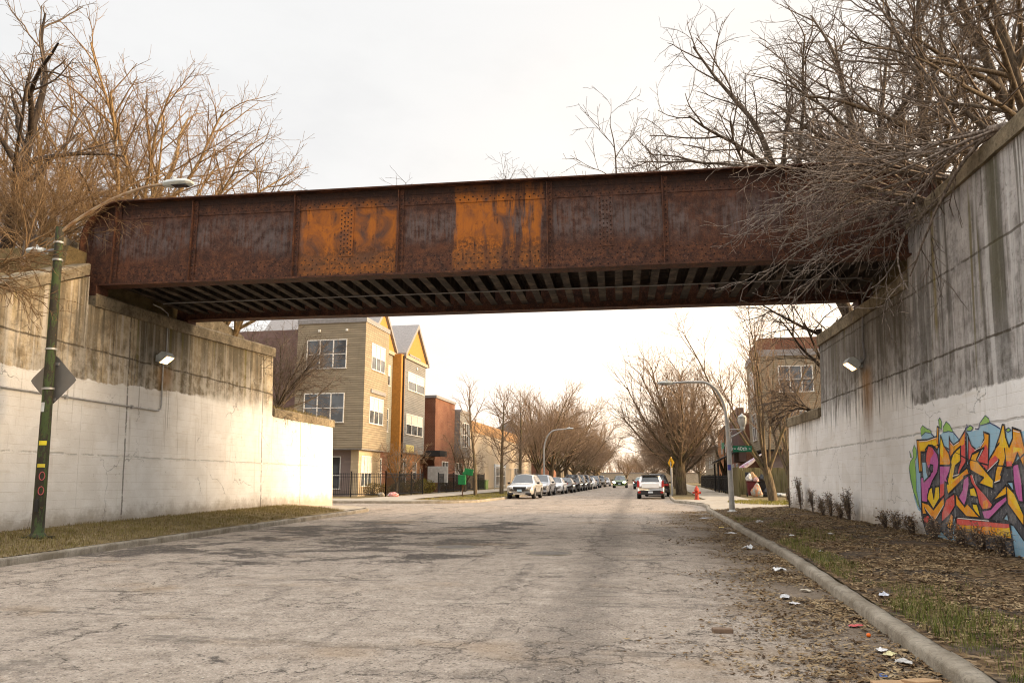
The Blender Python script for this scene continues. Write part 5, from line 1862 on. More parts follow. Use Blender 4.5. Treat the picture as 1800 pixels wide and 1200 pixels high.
# upper arm and head
b = MB()
pts = []
for i in range(11):
    f = i / 10
    pts.append((-.22 + 2.45 * f, 0, 6.62 + .98 * math.sin(f * math.pi / 2) ** .9 + .02))
b.tube(pts, [.032] * 11, 10); b.obj('lamp_arm', armrust, lampL)


def cobra(parent, x, z, s, w=.62, y=0.0):
    b = MB()
    pr = [(0, .09, .05, .05), (.08, .12, .07, .06), (.35, .17, .075, .055), (.55, .15, .06, .05), (.64, .08, .03, .03)]
    rings = []
    for u, hw, up, dn in pr:
        u *= w / .64
        rings.append([(x + s * u, y - hw, z), (x + s * u, y - hw * .7, z + up), (x + s * u, y + hw * .7, z + up), (x + s * u, y + hw, z), (x + s * u, y + hw * .7, z - dn), (x + s * u, y - hw * .7, z - dn)])
    n = 6
    for r_ in rings: b.v += r_
    for i in range(len(rings) - 1):
        for j in range(n): b.f.append([i * n + j, i * n + (j + 1) % n, (i + 1) * n + (j + 1) % n, (i + 1) * n + j])
    b.f.append(list(range(n))); b.f.append([(len(rings) - 1) * n + j for j in range(n)])
    b.m = [0] * len(b.f); b.sm = [False] * len(b.f)
    hd = bevel(b.obj('lamp_head', M['lampgrey'], parent), .012)
    b = MB(); b.lathe([(.045, 0), (.045, .07), (.03, .09)], (x + s * .22, y, z + .06), 10); b.obj('photocell', M['lampgrey'], hd)
    b = MB(); b.box(x + s * .2, y - .10, z - .062, x + s * (w - .12), y + .10, z - .048); b.obj('lens', M['cglass'], hd)


cobra(lampL, 2.18, 7.62, 1, .66)
b = MB(); b.tube([(-.24, 0, 6.22), (-.62, 0, 6.20)], .036, 8); b.obj('lamp_arm', M['slate'], lampL)
cobra(lampL, -.56, 6.20, -1, .42)

# warning sign seen from behind
sg = thing('road_sign', 'plain grey back of a diamond warning sign strapped to the green lamp post', 'sign', (LP.x - .13, LP.y + .14, z0 + 3.30))
hw = .56
b = MB()
r = .07
P = []
for cx, cz in ((hw, 0), (0, hw), (-hw, 0), (0, -hw)):
    dx, dz = cx / hw, cz / hw
    tx, tz = -dz, dx
    P += [(cx - dx * r - tx * r, cz - dz * r - tz * r), (cx - dx * r * .3, cz - dz * r * .3), (cx - dx * r + tx * r, cz - dz * r + tz * r)]
b.prism(P, 'y', 0, .006)
b.obj('sign_plate', plain('sign_back', (.20, .185, .165), .55, .3, .08, 2.0), sg)
for zz in (.36, -.42):
    b = MB(); b.box(-.10, -.02, zz - .03, .10, -.002, zz + .03); b.obj('bracket', M['galv'], sg)

# ------------------------------------------------------------------ right lamp post with lantern and street name sign
RP = Vector((4.05, 29.6, 0)); zr = vzr(4.05, 29.6)
lampR = thing('street_lamp', 'grey curved-arm lamp post with an acorn lantern, beside the right kerb', 'street lamp', (RP.x, RP.y, zr - .03))
b = MB()
pts = [(0, 0, 0), (-.005, 0, 1.2), (-.01, 0, 2.6), (-.03, 0, 3.4)]
rr = [.105, .095, .082, .075]
for i in range(1, 13):
    a = math.pi / 2 * i / 12
    pts.append((-.03 - .88 * (1 - math.cos(a)) , 0, 3.4 + 1.42 * math.sin(a))); rr.append(.075 - .028 * i / 12)
pts += [(-1.5, 0, 4.83), (-2.05, 0, 4.80)]; rr += [.042, .038]
b.tube(pts, rr, 14)
b.obj('pole', M['galv'], lampR)
b = MB(); b.lathe([(.18, 0), (.18, .03), (.12, .05), (.11, .10)], (0, 0, 0), 14); b.obj('base_plate', M['galv'], lampR)
cobra(lampR, -1.95, 4.80, -1, .60)
b = MB(); b.tube([(.06, 0, 2.72), (.30, 0, 2.84), (.50, 0, 2.98), (.53, 0, 3.06)], .024, 8); b.tube([(.06, 0, 3.02), (.5, 0, 3.02)], .016, 6); b.obj('lantern_arm', M['galv'], lampR)
b = MB(); b.lathe([(.05, 2.98), (.07, 3.04), (.085, 3.10), (.05, 3.12)], (.53, 0, 0), 12); b.lathe([(.17, 3.44), (.13, 3.52), (.05, 3.57), (.012, 3.62)], (.53, 0, 0), 12)
for k in range(6):
    a = k * math.pi / 3
    b.tube([(.53 + math.cos(a) * .085, math.sin(a) * .085, 3.10), (.53 + math.cos(a) * .165, math.sin(a) * .165, 3.32), (.53 + math.cos(a) * .165, math.sin(a) * .165, 3.46)], .009, 4)
lan = b.obj('lantern', M['lampgrey'], lampR)
b = MB(); b.lathe([(.07, 3.11), (.13, 3.24), (.155, 3.35), (.155, 3.44), (.10, 3.45)], (.53, 0, 0), 12)
b.obj('globe', plain('frosted_globe', (.62, .60, .55), .3), lan)
b = MB(); b.box(-.10, -.105, 1.52, .02, -.09, 1.72); b.obj('sticker', plain('sticker_blue', (.08, .09, .35), .6), lampR)
sgreen = plain('sign_green', (.008, .17, .085), .5, var=.05)
swhite = plain('sign_white', (.80, .82, .80), .5, var=.03)
ss_ = thing('street_name_sign', 'green street name sign reading W 40th St on the curved lamp post', 'sign', (RP.x, RP.y, zr - .03))
b = MB(); b.box(.12, -.13, 2.18, .80, -.122, 2.41); b.obj('sign_plate', sgreen, ss_)
b = MB(); b.box(.02, -.14, 2.25, .125, -.115, 2.34); b.obj('bracket', M['galv'], ss_)
MT = lambda x, z: Matrix.Translation((x, -.1325, z)) @ Matrix.Rotation(math.pi / 2, 4, 'X')
text_mesh('lettering', 'W', .085, swhite, ss_, MT(.195, 2.30))
text_mesh('lettering', '40th', .20, swhite, ss_, MT(.455, 2.30))
text_mesh('lettering', 'St', .085, swhite, ss_, MT(.725, 2.30))
s2 = thing('street_name_sign', 'small green street sign edge-on behind the curved lamp post', 'sign', (RP.x, RP.y, zr - .03))
b = MB(); b.box(-.17, .11, 2.32, -.158, .75, 2.55); b.obj('sign_plate', sgreen, s2)
b = MB(); b.box(-.165, .06, 2.40, -.06, .12, 2.47); b.obj('bracket', M['galv'], s2)

# far left lamp post
fl = thing('street_lamp', 'distant curved-arm lamp post among the left street trees, above the parked cars', 'street lamp', (-8.0 + .05 * 24, 70, roadz(70) + .1))
b = MB()
pts = [(0, 0, 0), (0, 0, 3.6)]
rr = [.11, .085]
for i in range(1, 11):
    a = math.pi / 2 * i / 10
    pts.append((1.15 * (1 - math.cos(a)), 0, 3.6 + 2.0 * math.sin(a))); rr.append(.085 - .035 * i / 10)
pts += [(2.2, 0, 5.7)]; rr += [.045]
b.tube(pts, rr, 10); b.obj('pole', M['galv'], fl)
cobra(fl, 2.1, 5.72, 1, .62)

# yellow warning sign leaning on its post, right
ys = thing('road_sign', 'yellow diamond pedestrian warning sign on a thin post by the big right tree', 'sign', (3.92, 60.2, roadz(60) + .1), R(-62))
b = MB(); b.box(-.03, -.03, -.05, .03, .03, 2.9); b.obj('post', M['galv'], ys)
b = MB(); k = len(b.v); b.prism([(.46, 2.45), (0, 2.91), (-.46, 2.45), (0, 1.99)], 'y', -.05, -.035); b.obj('sign_plate', plain('sign_yellow', (.80, .42, .01), .5, var=.05), ys)
b = MB(); b.dome((0, -.05, 2.68), (0, -1, 0), .06, .006, 8); b.prism([(-.07, 2.58), (.08, 2.58), (.06, 2.40), (.17, 2.22), (.10, 2.18), (0, 2.34), (-.12, 2.2), (-.18, 2.25), (-.06, 2.42)], 'y', -.056, -.0505); b.obj('walking_symbol', M['trim'], ys)
ps = thing('sign_post', 'thin bare metal post between the dark SUV and the big right tree', 'post', (3.75, 58.6, roadz(58) + .1))
b = MB(); b.box(-.03, -.02, -.05, .03, .02, 2.5); b.obj('post', M['galv'], ps)

# hydrant
hyd = thing('fire_hydrant', 'red fire hydrant standing on the right footway left of the curved lamp post', 'hydrant', (4.38, 46.2, roadz(46) + .14))
red = plain('hydrant_red', (.42, .045, .018), .6, var=.25)
b = MB(); b.lathe([(.17, 0), (.17, .05), (.12, .06), (.115, .50), (.15, .52), (.15, .57), (.125, .60), (.10, .70), (.04, .76), (.035, .82)], (0, 0, 0), 14); b.obj('barrel', red, hyd)
for sx in (-1, 1):
    b = MB(); b.tube([(sx * .09, 0, .42), (sx * .20, 0, .42)], .055, 10); b.tube([(sx * .20, 0, .42), (sx * .24, 0, .42)], .068, 6); b.obj('outlet', red, hyd)
b = MB(); b.tube([(0, -.09, .36), (0, -.20, .36)], .075, 10); b.tube([(0, -.20, .36), (0, -.24, .36)], .088, 8); b.obj('pumper_outlet', red, hyd)

# ------------------------------------------------------------------ bins and bags by the enclosure
BX, BY = 8.95, 55.4; bz = roadz(BY) + .15
blackp = plain('black_plastic', (.014, .014, .016), .55, var=.3)
cart = thing('wheelie_bin', 'dark red rubbish cart overflowing with bags, in front of the wooden enclosure', 'bin', (BX, BY, bz))
b = MB()
for (z, w, d) in ((.08, .46, .46), (1.0, .60, .64)):
    b.v += [(-w / 2, -d / 2, z), (w / 2, -d / 2, z), (w / 2, d / 2, z), (-w / 2, d / 2, z)]
b.f += [[0, 1, 5, 4], [1, 2, 6, 5], [2, 3, 7, 6], [3, 0, 4, 7], [3, 2, 1, 0]]; b.m += [0] * 5; b.sm += [False] * 5
b.box(-.33, -.35, .98, .33, .35, 1.04)
bevel(b.obj('bin_body', plain('bin_maroon', (.10, .012, .016), .6), cart), .02)
b = MB(); b.obox((0, .40, 1.35), (.62, .06, .62), 0, R(-12)); bevel(b.obj('lid', blackp, cart), .02)
for sx in (-1, 1):
    b = MB(); b.lathe([(.02, -.03), (.12, -.03), (.12, .03), (.02, .03)], (sx * .27, .26, .12), 12, Matrix.Rotation(math.pi / 2, 3, 'Y')); b.obj('wheel', M['rubber'], cart)
cart2 = thing('wheelie_bin', 'black rubbish cart beside the dark red one, a bag on its lid', 'bin', (BX + .85, BY + .25, bz))
b = MB()
for (z, w, d) in ((.08, .46, .46), (1.0, .60, .64)):
    b.v += [(-w / 2, -d / 2, z), (w / 2, -d / 2, z), (w / 2, d / 2, z), (-w / 2, d / 2, z)]
b.f += [[0, 1, 5, 4], [1, 2, 6, 5], [2, 3, 7, 6], [3, 0, 4, 7], [3, 2, 1, 0]]; b.m += [0] * 5; b.sm += [False] * 5
bevel(b.obj('bin_body', blackp, cart2), .02)
b = MB(); b.box(-.33, -.36, 1.0, .33, .36, 1.08); bevel(b.obj('lid', blackp, cart2), .03)
for sx in (-1, 1):
    b = MB(); b.lathe([(.02, -.03), (.12, -.03), (.12, .03), (.02, .03)], (sx * .27, .26, .12), 12, Matrix.Rotation(math.pi / 2, 3, 'Y')); b.obj('wheel', M['rubber'], cart2)


def lump(name, label, cat, c, size, mat, seed, group=None, tie=True):
    rng = random.Random(seed)
    b = MB()
    nu, nv = 14, 9
    for i in range(nv + 1):
        ph = math.pi * i / nv
        for j in range(nu):
            th = 2 * math.pi * j / nu
            d = Vector((math.sin(ph) * math.cos(th), math.sin(ph) * math.sin(th), math.cos(ph)))
            k = 1 + .28 * MN.noise(d * 1.6 + Vector((seed, 0, 0))) + .14 * MN.noise(d * 4.2 + Vector((0, seed, 0)))
            z = d.z
            if z < -.55: z = -.55
            top = 1 + (.35 if tie and d.z > .85 else 0)
            b.v.append((d.x * size[0] * k, d.y * size[1] * k, (z * top + .55) * size[2] * k if z > -.55 else 0.0))
    for i in range(nv):
        for j in range(nu):
            b.f.append([i * nu + j, (i + 1) * nu + j, (i + 1) * nu + (j + 1) % nu, i * nu + (j + 1) % nu])
    b.m = [0] * len(b.f); b.sm = [rng.random() < .6 for _ in b.f]
    o = b.obj(name, mat, None, c)
    return tag(o, label, cat, group)


whitebag = plain('white_bag', (.46, .44, .42), .5, var=.2)
cardb = plain('cardboard', (.40, .25, .13), .85)
lump('rubbish_bag', 'white bag on top of the overflowing dark red bin', 'bag', (BX - .15, BY - .1, bz + 1.05), (.26, .22, .26), whitebag, 3)
lump('rubbish_bag', 'crumpled brown package topmost on the dark red bin', 'package', (BX + .12, BY, bz + 1.12), (.27, .2, .26), cardb, 4)
lump('rubbish_bag', 'pale pink bag on the right rim of the dark red bin', 'bag', (BX + .30, BY - .22, bz + 1.0), (.2, .18, .17), plain('pink_bag', (.42, .25, .23), .5, var=.25), 5)
lump('rubbish_bag', 'black sack resting on the lid of the black bin', 'bag', (BX + .82, BY + .1, bz + 1.09), (.34, .28, .22), blackp, 6)
lump('rubbish_bag', 'clear and orange rubbish bag on the ground before the dark red bin', 'bag', (BX + .22, BY - .75, bz), (.36, .3, .42), m_twocol('mixed_bag', [(.36, .35, .33), (.42, .16, .06), (.25, .30, .28), (.45, .43, .4)], 5, .4), 7)
lump('rubbish_bag', 'black sack lying on the ground right of the clear bag', 'bag', (BX + 1.05, BY - .55, bz), (.5, .35, .3), blackp, 8)
lump('rubbish_bag', 'low heap of white and grey litter right of the black sack', 'rubbish', (BX + 1.9, BY - .3, bz), (.55, .35, .16), m_twocol('litter_mix', [(.12, .11, .1), (.5, .5, .48), (.2, .25, .2)], 5, .6), 9, None, False)
um = thing('parasol', 'folded blue and pink parasol leaning above the wooden enclosure', 'parasol', (9.3, 61.5, roadz(61) + 1.6), 0)
b = MB(); b.tube([(-.15, 0, .45), (.75, 0, 1.05), (1.65, 0, 1.70)], [.20, .16, .03], 8); b.obj('folded_canopy', m_twocol('parasol_cloth', [(.35, .36, .55), (.60, .58, .62), (.45, .12, .25)], 2.5, .8), um)
b = MB(); b.tube([(-.9, 0, -.1), (1.75, 0, 1.76)], .025, 6); b.obj('pole', M['galv'], um)

# ------------------------------------------------------------------ left corner: green relay boxes, utility box, hedges
gbx = plain('post_green', (.008, .17, .045), .5, var=.2)
gb = thing('post_box', 'bright green box with a tilted flap board on a thin post, on the corner verge', 'post box', (-11.15, 54.6, roadz(54) + .12))
b = MB(); b.box(-.035, -.035, -.05, .035, .035, .95); b.obj('post', m_twocol('post_wood', [(.12, .06, .03), (.2, .11, .06)], 3), gb)
b = MB(); b.box(-.30, -.2, .82, .22, .2, 1.50); bevel(b.obj('box', gbx, gb), .03)
b = MB(); b.obox((.42, .05, 1.72), (.66, .06, .46), 0, 0, R(10)); b.obox((.08, .03, 1.62), (.22, .05, .16), 0, 0, R(35)); bevel(b.obj('flap_board', gbx, gb), .02)
ub = thing('utility_box', 'pale grey utility cabinet on a stand beside the path, in front of the brick tower', 'cabinet', (-15.7, 66.6, roadz(66) + .15))
b = MB(); b.box(-.1, -.1, -.1, .1, .1, .9); b.obj('stand', M['slate'], ub)
b = MB(); b.box(-1.0, -.25, .85, .75, .25, 2.25); bevel(b.obj('cabinet', plain('cabinet_grey', (.44, .42, .39), .6), ub), .03)


def hedge(label, loc, size, mat, seed, n=1500):
    t = thing('hedge_bush', label, 'bush', loc, 0, 'clipped bushes behind the iron fence')
    rng = random.Random(seed)
    b = MB()
    for i in range(n):
        d = Vector((rng.gauss(0, 1), rng.gauss(0, 1), rng.gauss(0, 1))).normalized()
        r = rng.uniform(.80, 1.02) + .10 * MN.noise(d * 2.3)
        c = Vector((d.x * size[0] * r, d.y * size[1] * r, max(.03, (d.z * .5 + .5) * size[2] * r)))
        u = Vector((rng.gauss(0, 1), rng.gauss(0, 1), rng.gauss(0, 1))).normalized(); w = u.orthogonal().normalized()
        s = rng.uniform(.03, .06)
        b.poly([c - u * s - w * s * .5, c + u * s - w * s * .3, c + w * s])
    b.obj('leaves', mat, t)
    b = MB()
    for i in range(26):
        a = rng.uniform(0, 6.28); f = rng.uniform(.2, .85)
        b.tube([(0, 0, 0), (math.cos(a) * size[0] * f * .5, math.sin(a) * size[1] * f * .5, size[2] * .4), (math.cos(a) * size[0] * f, math.sin(a) * size[1] * f, size[2] * .85)], .012, 3)
    b.obj('stems', M['bark_street'], t)


hl = m_leaf('hedge_leaf', [(.05, .04, .012), (.12, .085, .025), (.20, .15, .045)])
hl2 = m_leaf('hedge_leaf_yellow', [(.10, .085, .015), (.25, .20, .035), (.33, .27, .06)])
hz_ = roadz(58) + .12
hedge('low clipped brown-green bush at the stone base of the clapboard block', (-18.4, 56.6, hz_), (1.3, .9, .95), hl, 1)
hedge('round clipped bush behind the middle of the iron fence', (-17.4, 60.5, hz_), (.95, .9, 1.0), hl, 2)
hedge('large dark clipped bush next to the round one near the fence end', (-17.2, 63.2, hz_), (1.2, 1.3, 1.25), hl, 3)
hedge('yellowish clipped bush at the right end of the first fence run', (-16.9, 66.4, hz_), (1.0, 1.0, 1.3), hl2, 4)
hedge('dark low bush behind the second fence run', (-16.2, 73, hz_), (1.4, 2.0, 1.1), hl, 5, 2000)
hedge('small reddish bush at the foot of the multi-stemmed tree by the right wing wall', (9.1, 41.5, roadz(41) + .12), (.7, .5, .65), m_leaf('red_brush', [(.09, .04, .02), (.16, .08, .045)]), 6, 900)
lump('litter_heap', 'red and white rubbish lying at the foot of the iron fence corner', 'rubbish', (-15.5, 52.0, roadz(52) + .15), (.38, .25, .2), m_twocol('red_litter', [(.5, .06, .05), (.6, .55, .5)], 6, .6), 15, None, False)
lump('boulder', 'pale stone at the corner post of the iron fence', 'stone', (-16.25, 51.8, roadz(52) + .15), (.25, .2, .2), M['kerb'], 16, None, False)
ch = thing('chain_link_fence', 'thin chain-link fence in front of the beige warehouse, behind the slim trees', 'fence', (-13.6, 84, roadz(84) + .1), -STA)
b = MB()
for i in range(9): b.tube([(0, i * 3.0, -.1), (0, i * 3.0, 2.4)], .035, 5)
b.obj('posts', M['galv'], ch)
b = MB(); b.tube([(0, 0, 2.36), (0, 24, 2.36)], .025, 5); b.obj('rail', M['galv'], ch)
b = MB()
for i in range(110):
    y = i * .22
    b.tube([(0, y, .05), (0, y + .0, 2.34)], .006, 3)
b.obj('mesh', M['galv'], ch)
gbn = thing('green_bin', 'low pale green bin standing against the warehouse behind the second slim tree', 'bin', (-15.6, 88, roadz(88) + .1), -STA)
b = MB(); b.prism([(-.6, 0), (.6, 0), (.7, .95), (-.7, .95)], 'x', -.5, .5); bevel(b.obj('bin_body', plain('pale_green', (.20, .30, .10), .6), gbn), .04)
b = MB(); b.box(-.56, -.76, .955, .56, .76, 1.05); bevel(b.obj('lid', plain('pale_green_lid', (.16, .26, .09), .6), gbn), .03)
# ------------------------------------------------------------------ graffiti sprayed on the right wall
def spray(name, cols, scale=1.6, stretch=(1, 1, 1)):
    t = NT(name)
    p = t.pos
    X, Y, Z = t.sep(p)
    f = t.noise(t.mp(p, stretch), scale, 4, .6)
    k = len(cols)
    c = t.ramp(f, [(.32 + .36 * i / max(1, k - 1), x) for i, x in enumerate(cols)])
    c = t.mix(t.mul(t.ss(t.noise(p, 14, 7, .8), .56, .66), .5), c, (.62, .58, .53))
    c = t.mix(t.mul(t.ss(t.noise(p, 1.9, 5, .7), .48, .68), .28), c, (.60, .56, .52))
    c = t.mix(t.mul(t.ss(t.noise(t.mp(p, (1, 5, .35)), 2.2, 4), .58, .7), .3), c, (.10, .085, .07))
    boards = t.ss(t.ma('ABSOLUTE', t.sub(t.ma('FRACT', t.ma('DIVIDE', Z, .21)), .5)), .475, .5)
    c = t.mix(t.mul(boards, .25), c, (.1, .09, .08))
    t.bump(t.sub(t.noise(p, 24, 4, .7), t.mul(boards, .5)), .3, .01)
    return t.out(c, .75, spec=.3)


GM = dict(blue=spray('spray_blue', [(.27, .47, .62), (.38, .60, .72)], .9), green=spray('spray_green', [(.24, .50, .10), (.38, .62, .14)], 1.5),
          grey=spray('spray_grey', [(.045, .045, .05), (.10, .10, .115), (.05, .05, .055), (.22, .22, .235)], 1.4, (1, 6, .25)),
          orange=spray('spray_orange', [(.80, .22, .02), (.86, .36, .015), (.88, .52, .02)], 1.7), yellow=spray('spray_yellow', [(.86, .50, .015), (.90, .62, .02)], 1.4),
          mag=spray('spray_magenta', [(.50, .10, .34), (.60, .16, .40)], 1.6), red=spray('spray_red', [(.66, .06, .07), (.74, .14, .10)], 1.6),
          black=spray('spray_black', [(.012, .012, .018), (.03, .03, .035)]), white=spray('spray_highlight', [(.80, .74, .70), (.85, .80, .76)]), navy=spray('spray_navy', [(.02, .03, .12), (.04, .05, .18)]))
GK = list(GM)


def gp(x, y, lay):
    v = onwall(1590 + x / 8.0, 710 + y / 8.0, 1)
    return Vector((facex(v.z, 1) - .003 - .0022 * lay, v.y, v.z))


gm = MB()


def gpoly(col, pts, lay=3, line='black', lw=.022):
    gm.cm = GK.index(col)
    gm.poly([gp(x, y, lay) for x, y in pts])
    if line: gline(line, pts + [pts[0]], lay + 1 + .12 * (len(gm.f) % 7), lw * .8)


def gline(col, pts, lay, lw):
    gm.cm = GK.index(col)
    P = [gp(x, y, lay) for x, y in pts]
    for i, (a, c) in enumerate(zip(P, P[1:])):
        d = (c - a)
        if d.length < 1e-4: continue
        d.normalize()
        n = Vector((.05 * d.y, -d.z, d.y)) if True else d
        n = Vector((0, -d.z, d.y)).normalized() * lw
        e = d * lw * .6
        o = Vector((-.0002 * (i % 2), 0, 0))
        gm.poly([a - e + n + o, c + e + n + o, c + e - n + o, a - e - n + o])


# haze of blue behind the letters, green tips
gpoly('blue', [(150, 980), (170, 700), (180, 500), (240, 490), (250, 400), (380, 400), (430, 460), (520, 420), (545, 380), (690, 400), (765, 490), (870, 350), (960, 380), (1050, 350), (1080, 270), (1200, 250), (1350, 340), (1380, 420),
               (1430, 380), (1500, 350), (1560, 400), (2100, 300), (2500, 420), (2500, 2500), (2050, 2420), (1700, 2330), (1560, 2200), (1300, 2080), (1130, 2030), (1150, 2150), (1000, 2120), (900, 2140), (760, 2090), (640, 1960), (560, 1960), (480, 2045), (430, 2030), (340, 1870), (260, 1540), (190, 1480), (130, 1300)], 0, None)
for pts in ([(140, 570), (170, 640), (175, 740), (150, 800), (165, 950), (170, 1200), (210, 1400), (240, 1490), (190, 1420), (130, 1230), (85, 1050), (68, 900), (85, 810), (130, 745), (118, 650)],
            [(75, 660), (100, 720), (105, 755), (85, 740)], [(230, 345), (258, 298), (320, 345), (365, 360), (385, 415), (300, 395), (240, 450)], [(480, 225), (500, 190), (530, 250), (525, 350), (500, 340), (485, 280)],
            [(545, 330), (590, 243), (640, 290), (692, 395), (620, 380), (550, 400)], [(885, 335), (930, 298), (975, 330), (940, 375), (880, 375)], [(1065, 265), (1140, 158), (1190, 200), (1205, 262), (1070, 300)], [(1425, 360), (1470, 330), (1505, 365), (1460, 395)],
            [(380, 1950), (480, 2000), (490, 2050), (440, 2060)], [(700, 1990), (860, 2090), (880, 2145), (760, 2090)]):
    gpoly('green', pts, 1, 'navy', .010)
gline('navy', [(380, 420), (430, 462)], 2, .012); gline('navy', [(690, 395), (765, 488)], 2, .012); gline('navy', [(860, 350), (890, 320), (880, 290)], 2, .02)
gline('navy', [(1000, 345), (1045, 350), (1065, 265)], 2, .012); gline('navy', [(1205, 262), (1280, 300), (1350, 345)], 2, .012); gline('navy', [(68, 900), (130, 1230), (240, 1490)], 2, .012)
gline('navy', [(1370, 2140), (1440, 2260), (1560, 2270), (1620, 2150), (1680, 2200), (1740, 2300)], 2, .02); gline('navy', [(650, 1930), (700, 2000), (780, 2100)], 2, .014)
# grey block shadow
gpoly('grey', [(235, 670), (300, 670), (500, 560), (900, 780), (1200, 860), (1520, 880), (1690, 700), (2350, 700), (2400, 2050), (1900, 2080), (1690, 1920), (1540, 1700), (1490, 1680), (1560, 2140), (1300, 2075), (1100, 2010), (740, 1950),
                (735, 1800), (722, 1600), (690, 1760), (655, 1920), (590, 1850), (520, 1780), (450, 1870), (390, 1790), (330, 1860), (285, 1720), (245, 1560), (235, 1100)], 1.6, 'black', .02)
gpoly('blue', [(255, 820), (300, 820), (310, 960), (330, 1020), (275, 1090)], 2, None); gpoly('blue', [(480, 610), (500, 610), (500, 700), (485, 700)], 2, None)
gpoly('blue', [(875, 400), (900, 440), (905, 870), (885, 850)], 2); gpoly('blue', [(1440, 1090), (1530, 1090), (1550, 1240)], 2); gpoly('blue', [(1390, 1620), (1455, 1530), (1475, 1650)], 2); gpoly('blue', [(640, 470), (700, 590), (620, 660), (570, 540)], 2, None)
gpoly('blue', [(700, 1610), (715, 1610), (725, 1930), (680, 1900)], 2, None)
# letters
gpoly('orange', [(178, 505), (330, 500), (460, 455), (466, 315), (488, 320), (485, 600), (470, 640), (400, 580), (345, 575), (300, 640), (300, 672), (240, 682), (255, 950), (215, 955)])
gpoly('yellow', [(205, 540), (330, 530), (450, 500), (465, 600), (400, 570), (340, 565), (290, 630), (230, 660)], 3.5, None)
gpoly('mag', [(345, 580), (400, 600), (470, 700), (490, 820), (470, 960), (400, 1080), (330, 1280), (330, 1400), (250, 1370), (235, 1030), (270, 1020), (280, 1090), (370, 1000), (380, 960), (330, 880), (305, 800), (312, 680)])
gpoly('red', [(345, 590), (400, 610), (420, 690), (375, 760), (360, 850), (330, 860), (310, 790), (318, 690)], 3.6, None)
gpoly('grey', [(375, 850), (410, 860), (405, 940), (385, 960), (360, 900)], 3.7)
gpoly('orange', [(250, 1370), (330, 1385), (415, 1480), (560, 1290), (572, 1420), (432, 1655), (290, 1455), (322, 1545), (262, 1550)], 3.4)
gpoly('yellow', [(350, 1190), (400, 1160), (402, 1230), (420, 1330), (440, 1160), (495, 1150), (503, 1320), (415, 1475), (328, 1330)])
gpoly('orange', [(515, 440), (560, 580), (630, 690), (665, 850), (625, 860), (500, 860), (500, 600)])
gpoly('mag', [(500, 862), (625, 862), (663, 855), (640, 950), (600, 1050), (625, 1120), (575, 1090), (570, 1280), (505, 1340)], 3.2)
gpoly('yellow', [(515, 450), (555, 580), (550, 780), (510, 700)], 3.6, None)
gpoly('red', [(505, 1130), (570, 1110), (575, 1290), (560, 1330), (510, 1370)], 3.6, None)
gpoly('red', [(636, 455), (650, 510), (700, 572), (770, 520), (865, 362), (870, 820), (800, 930), (772, 990), (752, 970), (770, 880), (800, 800), (800, 590), (740, 640), (652, 750), (635, 690)])
gpoly('orange', [(640, 560), (700, 590), (780, 530), (850, 410), (850, 560), (740, 625), (655, 735)], 3.6, None)
gpoly('yellow', [(800, 592), (792, 700), (800, 800), (722, 870), (692, 1040), (760, 1000), (890, 890), (920, 985), (830, 1060), (620, 1270), (598, 1150), (640, 960), (660, 790), (700, 680)], 3.3)
gpoly('orange', [(880, 910), (915, 985), (825, 1055), (625, 1250), (610, 1160), (760, 1040)], 3.8, None)
gpoly('red', [(905, 460), (950, 580), (1020, 642), (1090, 592), (1130, 480), (1120, 390), (1200, 420), (1182, 950), (1030, 790), (1130, 610), (960, 700), (922, 815), (900, 800)])
gpoly('orange', [(1125, 400), (1190, 425), (1185, 640), (1150, 560), (1110, 610), (1060, 640), (1120, 560)], 3.6, None)
gpoly('orange', [(920, 820), (960, 702), (1080, 642), (1022, 780), (1080, 852), (1262, 1070), (1256, 1190), (1050, 1112), (1122, 1030), (940, 950), (930, 880)], 3.3)
gpoly('yellow', [(1130, 1040), (1200, 1010), (1255, 1075), (1250, 1185), (1120, 1130)], 3.8, None)
gpoly('black', [(900, 880), (960, 930), (1120, 1020), (1110, 1035), (930, 960)], 3.9, None)
gpoly('mag', [(842, 1020), (910, 990), (918, 1130), (880, 1350), (852, 1432), (760, 1320), (822, 1200)])
gpoly('red', [(920, 990), (962, 980), (1002, 1110), (1060, 1180), (1132, 1260), (1252, 1410), (1222, 1470), (1110, 1492), (1060, 1400), (1012, 1200), (950, 1110)])
gpoly('orange', [(1110, 1370), (1160, 1340), (1190, 1400), (1170, 1470), (1110, 1460)], 3.8, None)
gpoly('yellow', [(920, 1182), (990, 1162), (1040, 1310), (935, 1292)], 3.4); gpoly('yellow', [(960, 1392), (1030, 1402), (1085, 1600), (1010, 1530), (972, 1460)], 3.4)
gpoly('orange', [(725, 1250), (760, 1300), (855, 1440), (890, 1390), (1080, 1602), (880, 1582), (732, 1420)], 3.1)
gpoly('orange', [(1385, 290), (1412, 292), (1430, 460), (1480, 602), (1530, 480), (1525, 330), (1640, 372), (1700, 620), (1690, 900), (1600, 690), (1530, 880), (1440, 892), (1430, 760), (1360, 1080), (1270, 1112), (1290, 940), (1340, 780), (1182, 950), (1192, 790), (1280, 640), (1350, 430)])
gpoly('yellow', [(1390, 310), (1420, 460), (1470, 600), (1420, 620), (1340, 600), (1360, 430)], 3.6, None); gpoly('yellow', [(1540, 600), (1660, 620), (1670, 700), (1600, 660), (1535, 690)], 3.6, None)
gpoly('red', [(1195, 800), (1280, 720), (1335, 770), (1185, 940)], 3.6, None); gpoly('red', [(1440, 800), (1520, 800), (1520, 875), (1445, 885)], 3.6, None)
gline('black', [(1415, 620), (1432, 760), (1360, 1000)], 4.6, .014); gline('black', [(1345, 545), (1285, 620)], 4.6, .014)
gpoly('mag', [(1530, 850), (1612, 832), (1660, 1100), (1680, 1380), (1620, 1372), (1570, 1250), (1542, 1080)])
